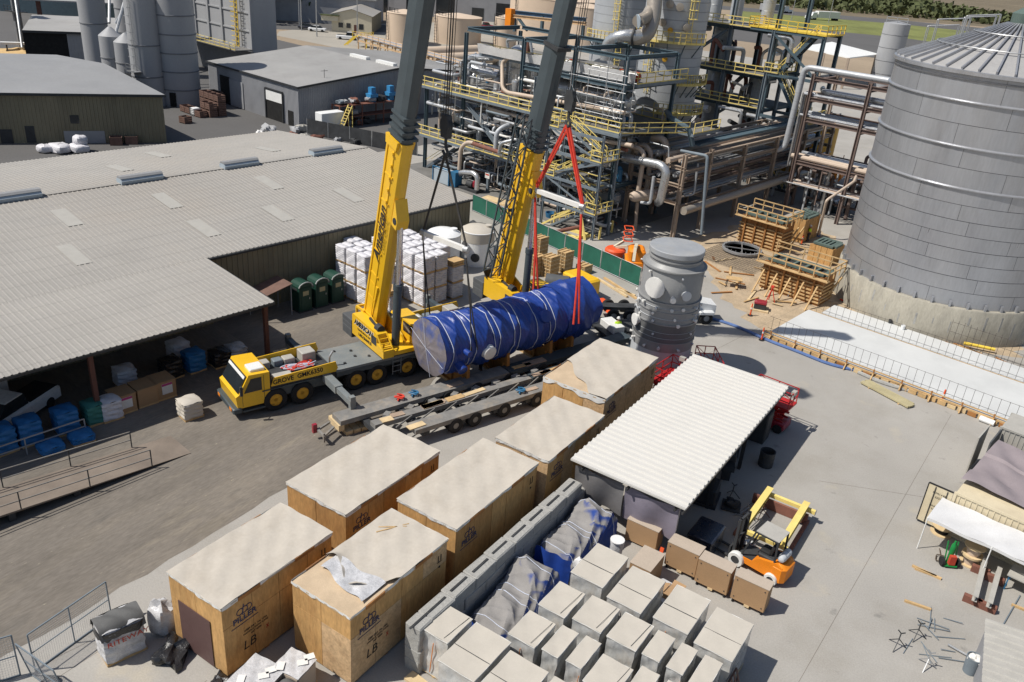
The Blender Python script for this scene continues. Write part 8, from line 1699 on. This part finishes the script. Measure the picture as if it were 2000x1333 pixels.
rp = thing("yard_ramp","long weathered ramp with thin rails in front of the lean-to","ramp",(17.87,39.16,0),WA);ra = Vector((17.87,39.16,0));v0 = ra.y-1.2
part("deck",MB().add([(ra.x,v0,.03),(ra.x,v0+2.3,.03),(ra.x-16,v0+2.3,1.05),(ra.x-16,v0,1.05),(ra.x,v0,0),(ra.x,v0+2.3,0),(ra.x-16,v0+2.3,.9),(ra.x-16,v0,.9)],[(0,1,2,3),(7,6,5,4),(0,3,7,4),(1,5,6,2)]),"ramp_board",rp,False)
for k in range(5):
    u = ra.x-2.2-k*3.2;z = .03+1.02*(ra.x-u)/16
    for v in (v0,v0+2.3): part("rail_post",MB().beam((u,v,z),(u,v,z+1.0),.05),"machine_dark",rp,False)
for v in (v0,v0+2.3):
    for h in (.5,1.0): part("rail",MB().beam((ra.x-2.2,v,.17+h),(ra.x-16,v,1.05+h),.045),"trailer_grey",rp,False)
for k in range(4): u = ra.x-6-k*3;part("support",MB().box((u-.15,v0+.1,0),(u+.15,v0+2.2,.03+1.02*(ra.x-u)/16-.16)),"machine_dark",rp,False)

# ---------------------------------------------------------------- bottom left: fence panels and wrapped pallets
def panel(p,q,label,lean=0.0,h=1.9):
    P_,Q = Vector(p),Vector(q);d = Q-P_;t = thing("fence_panel",label,"fence",P_,0,"temporary fence panels",True);nrm = Vector((-d.y,d.x,0)).normalized()*lean;U = Vector((0,0,h))+nrm
    part("frame",MB().beam((0,0,.05),d+Vector((0,0,.05)),.045).beam(U,d+U,.045).beam((0,0,0),U,.045).beam(d,d+U,.045).beam(d*.5,d*.5+U,.04).beam(U*.5,d+U*.5,.035),"steel_grey_blue",t,False)
    ms = MB();n = int(d.length/.09)
    for k in range(n): ms.beam(d*(k/n),d*(k/n)+U,.006)
    for k in range(18): ms.beam(U*(k/18),d+U*(k/18),.006)
    part("mesh",ms,"galv",t,False,"stuff")
panel((-26.92,10.3,0),(-27.28,13.71,0),"chain-link fence panel standing left of the grey covered pallet");panel((-27.75,8.63,0),(-27.17,9.85,0),"fence panel at the bottom left corner",.2);panel((-26.85,10.11,0),(-24.61,10.27,0),"tilted fence panel running out of the bottom edge",-.3)
one("tangled_cord",MB().pipe([(-.5,0,.05),(.1,.3,.15),(.4,-.2,.1),(-.1,-.4,.2),(-.3,.1,.1),(.6,.2,.05),(1.1,-.3,.05)],.05,6,.2),"machine_dark","dark tangled cords at the foot of the fence panels","cord",(-25.94,10.35,0),0,None,True)
t = wrapped((-25.32,12.94,0),1.55,1.1,1.75,"film_clear","wrapped pallet with a black cover by the nearest crate",None,0,91)
part("cover",MB().grid(lambda u,v: (-.85+1.7*u,-.62+1.24*v,1.62+.32*(math.sin(3.14*v))**.5*(.7+.3*math.sin(2.2*u+.6))+.04*math.sin(14*u+9*v)-.25*(abs(2*v-1)**6)),20,16),"tarp_grey",t);part("cover_hem",MB().grid(lambda u,v: ((.86+.02*math.sin(40*v))*math.copysign(abs(math.cos(6.283*v))**.35,math.cos(6.283*v)),(.63+.02*math.sin(33*v))*math.copysign(abs(math.sin(6.283*v))**.35,math.sin(6.283*v)),1.66-.34*u*(1+.2*math.sin(11*v*6))),4,60,True),"film_black",t);writing("wrap_lettering","RITEWAY",.34,"ink_red",t,plane_mtx((.12,-.63,1.1),(1,0,0),(0,0,1)),xs=1.1)
one("film_heap",MB().blob((0,0,.2),(1.1,1.7,.55),12,.35,12,18),"film_black","crumpled black plastic on the ground beside the nearest crate","plastic",(-23.55,14.07,0),20,None,True);one("clear_film_bundle",MB().blob((0,0,.75),(1.0,.9,1.5),14,.2,12,18),"film_clear","clear wrapped bundle between the covered pallet and the crate","bundle",(-24.93,14.58,0),10,None,True);one("film_scrap",MB().blob((0,0,.1),(.7,.6,.25),15,.35),"film_black","small black plastic scrap under the corner of the nearest crate","plastic",(-20.98,14.29,0),0,None,True)
for i,(c,d,lb,m_) in enumerate((((-19.3,14.6),(1.5,1.7,1.15),"wrapped brown cartons with white labels between the two nearest crates","cardboard_dust"),((-18.6,15.9),(1.2,1.1,1.2),"second wrapped carton behind the labelled ones between the nearest crates","cardboard_dust"))):
    t = thing("wrapped_cartons",lb,"cartons",(*c,0),8,None,True);part("pallet",MB().box((-d[0]/2,-d[1]/2,0),(d[0]/2,d[1]/2,.13)),"timber",t,False);part("cartons",MB().bbox((-d[0]/2,-d[1]/2,.131),(d[0]/2,d[1]/2,d[2]),.06),m_,t)
    part("film",MB().grid(lambda u,v: (-d[0]/2-.02+(d[0]+.04)*u,-d[1]/2-.02+(d[1]+.04)*v,d[2]+.02+.04*abs(math.sin(7*u+5*v))),14,14),"film_clear",t)
    for x,y in ((-.35,-.4),(.25,.15),(.3,.5)): part("paper",MB().cbox((x,y,d[2]+.09),(.4,.28,.01),20*x*9),"paint_white",t,False)
t = one("dark_cover_load",MB().grid(lambda u,v: (-.8+1.6*u,-1.1+2.2*v,.1+1.15*(1-abs(2*u-1)**5)*(1-abs(2*v-1)**6)+.05*math.sin(9*u+5*v)),22,22),"tarp_grey","grey tarp-covered load at the bottom edge in front of the torn crate","load",(-17.9,14.6,0),10,None,True)

# ---------------------------------------------------------------- right edge: containers, awning, reels, loose steel
def container(u0,u1,v0,v1,h,m,label,door=False):
    t = thing("shipping_container",label,"container",(u0,v0,0),WA,"containers at the right edge")
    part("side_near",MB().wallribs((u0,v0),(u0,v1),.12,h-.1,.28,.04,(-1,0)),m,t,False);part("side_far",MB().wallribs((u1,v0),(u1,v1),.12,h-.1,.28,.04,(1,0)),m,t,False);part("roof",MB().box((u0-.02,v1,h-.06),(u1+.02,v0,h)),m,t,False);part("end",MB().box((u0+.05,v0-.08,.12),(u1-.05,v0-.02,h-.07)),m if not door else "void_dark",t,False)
    part("frame",MB().beam((u0,v0,0),(u0,v0,h),.14).beam((u1,v0,0),(u1,v0,h),.14).beam((u0,v0,.08),(u0,v1,.08),.12).beam((u0,v0,h-.05),(u0,v1,h-.05),.12).beam((u1,v0,h-.05),(u1,v1,h-.05),.12),m,t,False);return t
c0 = (43.37,6.04,2.6);CU0 = c0[0];CV0 = c0[1]
ct = container(CU0,CU0+2.44,CV0,CV0-9,2.6,"container_cream","cream shipping container with its door swung open at the right edge",True)
dr = part("door",MB().box((CU0-.05,CV0+.1,.15),(CU0+.02,CV0+1.32,2.5)),"container_cream",ct,False)
for x in (.35,.95): part("lock_bar",MB().cyl((CU0-.08,CV0+x,.2),(CU0-.08,CV0+x,2.45),.025,n=6),"steel_dark",dr)
part("door_gasket",MB().beam((CU0-.02,CV0+1.34,.15),(CU0-.02,CV0+1.34,2.5),.09,.05).beam((CU0-.02,CV0+.1,.13),(CU0-.02,CV0+1.34,.13),.09,.05).beam((CU0-.02,CV0+.1,2.52),(CU0-.02,CV0+1.34,2.52),.09,.05),"rubber",dr,False)
for z,s in ((2.1,"SCMU 4 82"),(1.85,"22G1"),(1.3,"MAX GW"),(1.1,"TARE")): writing("door_print",s,.14,"ink_black",dr,plane_mtx((CU0-.056,CV0+.7,z),(0,-1,0),(0,0,1)))
container(CU0+9.6,CU0+12.0,CV0+.3,CV0-9,2.6,"container_grey","grey shipping container beside the end of the new slab");container(CU0+4.7,CU0+7.1,CV0-.2,CV0-9,2.55,"container_grey","grey shipping container under the mauve tarp")
tm = one("mauve_tarp",MB().grid(lambda u,v: (CU0+1.0+6.0*u,CV0+.15-9*v-.25*u,2.9+.1*math.sin(5*v*3+2*u)+.08*math.sin(13*u+4*v)*math.sin(3.14*u)-.22*math.sin(3.14*u)*(1 if .25 < u < .62 else .3)+.04*math.sin(29*v+17*u)),44,60),"tarp_mauve","dusty mauve tarp stretched between the containers at right","tarp",(CU0+4,CV0,2.6),WA)
for i,(u,v) in enumerate(((CU0+9.4,CV0+.9),(CU0+9.4,CV0+.25))): one("steel_door_leaf",MB().box((u-2.2,v-.04,.1),(u,v+.04,2.5)),"container_dark" if i else "container_grey",("open grey door leaf of the far container","dark door leaf of the far container")[i],"door",(u,v,0),WA,"door leaves of the grey container")
aw = thing("awning","white tarp awning on slim poles in front of the cream container","awning",(CU0-1.5,CV0,0),WA)
part("tarp",MB().grid(lambda u,v: (CU0-.15-2.3*u,CV0+.5-10*v,2.08-.12*u-.1*math.sin(3.14*u)*abs(math.sin(v*9))-.03*math.sin(30*v+9*u)),16,60),"tarp_white",aw);part("valance",MB().grid(lambda u,v: (CU0-2.46,CV0+.5-10*v,1.97-.16*u+.03*math.sin(25*v)),2,50),"tarp_white",aw)
for v in (CV0+.45,CV0-2.6,CV0-5.7): part("pole",MB().cyl((CU0-2.46,v,0),(CU0-2.46,v,1.97),.03,n=6),"white_paint",aw)
def reel(p,r,w,m,label,z=0.0):
    t = thing("cable_reel",label,"reel",(p[0],p[1],z),0,"cable reels by the awning",True)
    for k in (0,w): part("flange",MB().lathe([(.06,k),(r,k),(r,k+.05),(.06,k+.05)],24),"timber_pale",t)
    part("cable",MB().lathe([(r*.62,.05),(r*.66,w*.5),(r*.62,w)],20),m,t)
reel((2.12,41.95,0),.5,.5,"insul_tan","lower wooden cable reel of the pair by the green cart");reel((2.12,41.95,0),.5,.5,"insul_tan","upper wooden cable reel of the pair by the green cart",.56);reel((0.49,43.75,0),.55,.4,"rubber","wooden reel of black cable under the awning corner")
gc = thing("gas_cart","green welding gas cart with a black wheel beside the cable reels","cart",(1.27,41.01,0),30,None,True);part("frame",MB().beam((-.25,0,.15),(-.25,.3,1.3),.05).beam((.25,0,.15),(.25,.3,1.3),.05).box((-.3,-.25,.1),(.3,.25,.16)),"green_paint",gc,False);part("cylinder",MB().lathe([(.12,.17),(.13,.9),(.12,1.2),(.05,1.35),(.05,1.45)],14,(0,.12,0)),"green_paint",gc);part("hose_box",MB().cbox((.02,-.12,.45),(.3,.2,.5)),"ink_red",gc,False)
for s in (-.38,.38): part("wheel",MB().lathe([(.1,-.05),(.24,-.06),(.24,.06),(.1,.05)],16,(s,0,.24),(1,0,0)),"rubber",gc)
hose("welding_hose","brown welding hose looped beside the gas cart",[(1.02,41.55,0),(0.61,41.47,0),(0.66,40.86,0),(0.94,40.98,0),(0.67,42.03,0)],.025,"bark")
for i,(p,q) in enumerate((((-0.23,39.7,0),(1.16,39.58,0)),((-0.02,36.74,0),(1.14,36.9,0)),((4.25,39.82,0),(5.02,39.83,0)),((4.04,37.29,0),(5.24,37.08,0)),((-0.08,39.57,0),(0.92,39.62,0)))): d = Vector(q)-Vector(p);one("timber_batten",MB().beam((0,0,.06),d+Vector((0,0,.06)),.12,.1),"timber",("yellow timber batten near the gas cart","yellow timber batten alone on the yard","timber batten by the work table at the right edge","timber batten beside the long bar at the right edge","second batten lying on the one near the gas cart")[i],"timber",p,0,"yellow timber battens",True)
for i,(p,q) in enumerate((((2.7,41.92,0),(2.69,38.36,0)),((3.39,41.62,0),(3.31,38.34,0)))): d = Vector(q)-Vector(p);t = thing("steel_channel",("pale steel beam on blocks nearer the awning","pale steel beam on blocks nearer the right edge")[i],"beam",p,0,"steel beams on blocks",True);part("web",MB().ibeam((0,0,.55),d+Vector((0,0,.55)),.22,.3,.03),"container_grey",t,False);part("block",MB().box((-.45,d.y*.15-.12,0),(.35,d.y*.15+.12,.38)),"rust_pipe",t,False);part("block",MB().box((d.x*.9-.45,d.y*.9-.12,0),(d.x*.9+.35,d.y*.9+.12,.38)),"rust_pipe",t,False)
rr = random.Random(41)
for i in range(14): p = (1.3+rr.uniform(-.7,.9),34.2+rr.uniform(-1.6,2.6));a = rad(rr.uniform(0,180));L = rr.uniform(.5,1.5);one("rack_bar",MB().cyl((0,0,.03+.02*(i % 4)),(L*math.cos(a),L*math.sin(a),.03+.03*(i % 3)),.02,n=5),"steel_grey_blue","thin steel bar in the tangle of rods on the right yard","bar",(*p,0),0,"tangle of thin rods on the right yard",True)
stand((.9,34.6,0),"black tripod stand in the tangle of rods");stand((.3,33.4,0),"second black stand below the tangle of rods");stand((1.6,33.0,0),"bright steel stand by the small shed roof","galv")
one("long_bar",MB().cyl((0,0,.05),Vector((3.74,35.97,0))-Vector((4.53,40.84,0))+Vector((0,0,.05)),.03,n=6),"steel_grey_blue","long thin bar lying by the right edge","bar",(4.53,40.84,0),0,None,True)
wt = thing("work_table","steel work table with tan top at the right frame edge","table",(4.79,41.27,0),WA-90,None,True);part("top",MB().box((-1,-.6,.85),(1,.6,.92)),"container_grey",wt,False)
for x in (-.9,.9):
    for y in (-.5,.5): part("leg",MB().beam((x,y,0),(x,y,.85),.06),"machine_blue",wt,False)
so = thing("site_cabin","small cabin with pale ribbed roof at the bottom right corner","cabin",(3.55,33.08,0),5,None,True);part("wall",MB().box((-.1,-2,0),(1.9,2.2,1.85)),"wall_grey",so,False);part("roof",MB().ribs((-.25,-2.2,1.9),(0,1,0),(1,0,0),4.5,[(0,0),(2.2,.1)],.45,.05),"container_grey",so,False)
tc_ = thing("trash_can","blue-grey bin with open lid beside the site cabin","bin",(3.2,33.94,0),0,None,True);part("can",MB().lathe([(.28,0),(.33,.85),(.29,.85),(.25,.1),(.01,.1)],20),"steel_grey_blue",tc_);part("rubbish",MB().blob((0,0,.75),(.5,.5,.25),5,.3),"paint_white",tc_)
gx = thing("green_locker","green steel locker right of the site cabin","locker",(5.03,34.91,0),0,None,True);part("body",MB().bbox((-.6,-.8,0),(.8,.7,1.1),.04),"green_dark",gx);part("tool",MB().blob((-.2,-.2,1.2),(.5,.4,.25),9,.3),"galv",gx)
hose("drain_stain_pipe","thin pipes poking out from under the site cabin roof",[(2.16,34.95,0),(2.92,34.8,0),(3.33,34.76,0)],.05,"galv","pipe")
# ---------------------------------------------------------------- ground-level plant front
bx = thing("chemical_skid","bright blue dosing skid at the foot of the plant","skid",(-59.6,77.04,0),WA,None,True);part("panel",MB().box((-.6,-1.3,.1),(.6,1.3,1.6)),"vent_blue",bx,False);part("frame",MB().beam((-.65,-1.35,0),(-.65,-1.35,1.9),.1).beam((-.65,1.35,0),(-.65,1.35,1.9),.1).beam((-.65,-1.35,1.9),(-.65,1.35,1.9),.1).box((-.5,-2.3,.1),(.6,-1.4,1.8)),"machine_blue",bx,False)
pm = thing("transfer_pump","pump set with an arched silver pipe in front of the plant","pump",(-55.75,76.93,0),WA,None,True);part("base",MB().box((-.6,-1.6,0),(.6,1.4,.3)),"machine_dark",pm,False);part("motor",MB().lathe([(.1,-.6),(.4,-.5),(.4,.4),(.1,.5)],14,(0,0,.75),(0,1,0)),"machine_dark",pm);part("arched_pipe",MB().pipe([(-.2,2.6,.3),(-.2,1.6,1.8),(-.2,-.6,2.2),(-.2,-1.3,1.9),(-.2,-1.3,.4)],.3,12,.8),"insul",pm);part("valve",MB().blob((0,-.9,.9),(.7,.6,.9),6,.25),"car_red",pm)
sn = thing("notice_board","small white notice on a grey post before the plant","sign",(-54.02,77.98,0),WA-90,None,True);part("post",MB().beam((0,0,0),(0,0,2.2),.3,.3),"steel_grey_blue",sn,False);part("board",MB().box((-.35,-.2,1.6),(.35,-.16,2.2)),"paint_white",sn,False);part("print",MB().box((-.28,-.206,1.95),(.28,-.2,2.12)),"ink_red",sn,False)
wp_ = thing("panel_stack","flat stack of pale plywood on the pavement behind the fence","plywood",(-50.34,76.11,0),WA+8,None,True)
for k in range(4): part("sheet",MB().box((-1.4+.04*k,-2.6,.02+k*.05),(.2,2.4,.06+k*.05)),"timber_pale",wp_,False)
one("blue_tub",MB().lathe([(.5,0),(.6,.55),(.54,.55),(.45,.06),(.01,.06)],20),"machine_blue","blue plastic tub behind the red sling on the plant pavement","tub",(-43.7,75.22,0),0,None,True)
bp = Vector((-40.55,69.65,0));one("brown_pipe",MB().cyl((0,0,.3),(2.4,2.2,1.1),.2,n=12),"rust_pipe","brown pipe leaning out of the fence line","pipe",bp,0,None,True)
for i,p in enumerate(((-48.0,64.6),(-46.6,65.8),(-49.2,66.0))): one("debris_heap",MB().blob((0,0,.35),(1.8,1.4,.8),70+i,.35,10,14),"machine_dark" if i else "sheet_white",("white crumpled sheet at the warehouse corner","dark debris bag at the warehouse corner, front","dark debris bag at the warehouse corner, back")[i],"debris",(*p,0),0,None,True)
for i,(p,q) in enumerate((((-31.24,62.94,0),(-27.16,60.97,0)),((-30.73,63.44,0),(-25.94,60.94,0)),((-28.9,61.93,0),(-26.77,61.65,0)))): d = Vector(q)-Vector(p);one("long_timber",MB().beam((0,0,.1),d+Vector((0,0,.1)),.2,.16),"timber_pale" if i != 1 else "timber","long timber beam along the foot of the green fence, %s from the vessel" % ORD[i],"timber",p,0,"timbers at the green fence",True)
# yard behind the warehouse: racks and scrap against the shed
ra_ = thing("pipe_storage_rack","rusty storage rack with blue machine parts against the shed wall","rack",(80,101,0),WA);rr = random.Random(17)
for u in (74,78,82,86):
    for v in (99.6,101.4): part("upright",MB().beam((u,v,0),(u,v,3.2),.14),"rust_pipe",ra_,False)
for z in (1.4,3.0): part("shelf",MB().box((74,99.6,z),(86,101.4,z+.1)),"rust_pipe",ra_,False)
for k in range(16): u = rr.uniform(74.5,85.5);z = rr.choice([.0,1.5,3.1,3.1]);part("stored_part",MB().blob((u,100.5,z+.4),(rr.uniform(.6,1.6),1.2,rr.uniform(.5,1.0)),k,.3),rr.choice(["machine_dark","steel_grey_blue","silo_grey","rust_pipe"]),ra_)
for u in (80.5,84): part("blue_hopper",MB().box((u-.4,100.1,3.11),(u+.4,100.9,5.2)).box((u-.7,99.9,3.8),(u+.7,101.1,4.3)),"vent_blue2",ra_,False)
wl = thing("white_tank_box","white box container beside the shed corner","container",(71.5,99.5,0),WA);part("body",MB().bbox((70.2,98.6,.1),(74,100.2,2.6),.05),"plastic_white",wl);part("skid",MB().box((70.2,98.6,0),(74,100.2,.1)),"steel_dark",wl,False)
ld2 = thing("ladder_stand","yellow mobile ladder stand in front of the shed rack","ladder",(73.5,97.6,0),WA);part("rails",MB().beam((72.4,97.2,0),(74.4,97.2,3.6),.1).beam((72.4,98.1,0),(74.4,98.1,3.6),.1).beam((74.4,97.2,0),(74.4,97.2,3.6),.08).beam((74.4,98.1,0),(74.4,98.1,3.6),.08),"rail_yellow",ld2,False)
for k in range(9): part("tread",MB().beam((72.6+.2*k,97.2,.4+.36*k),(72.6+.2*k,98.1,.4+.36*k),.12,.04),"rail_yellow",ld2,False)
for i in range(18):
    u,v = rr.uniform(61,73),rr.uniform(88,101);s = rr.uniform(.6,1.6);one("scrap_pile",MB().blob((0,0,s*.35),(s*1.6,s,s*.8),90+i,.35,8,12),rr.choice(["silo_grey","machine_dark","sheet_white","rust_pipe","container_grey"]),"heap of scrap metal in the yard behind the warehouse","scrap",(*rot2(u,v,WA),0),rr.uniform(0,180),"scrap heaps behind the warehouse",True)
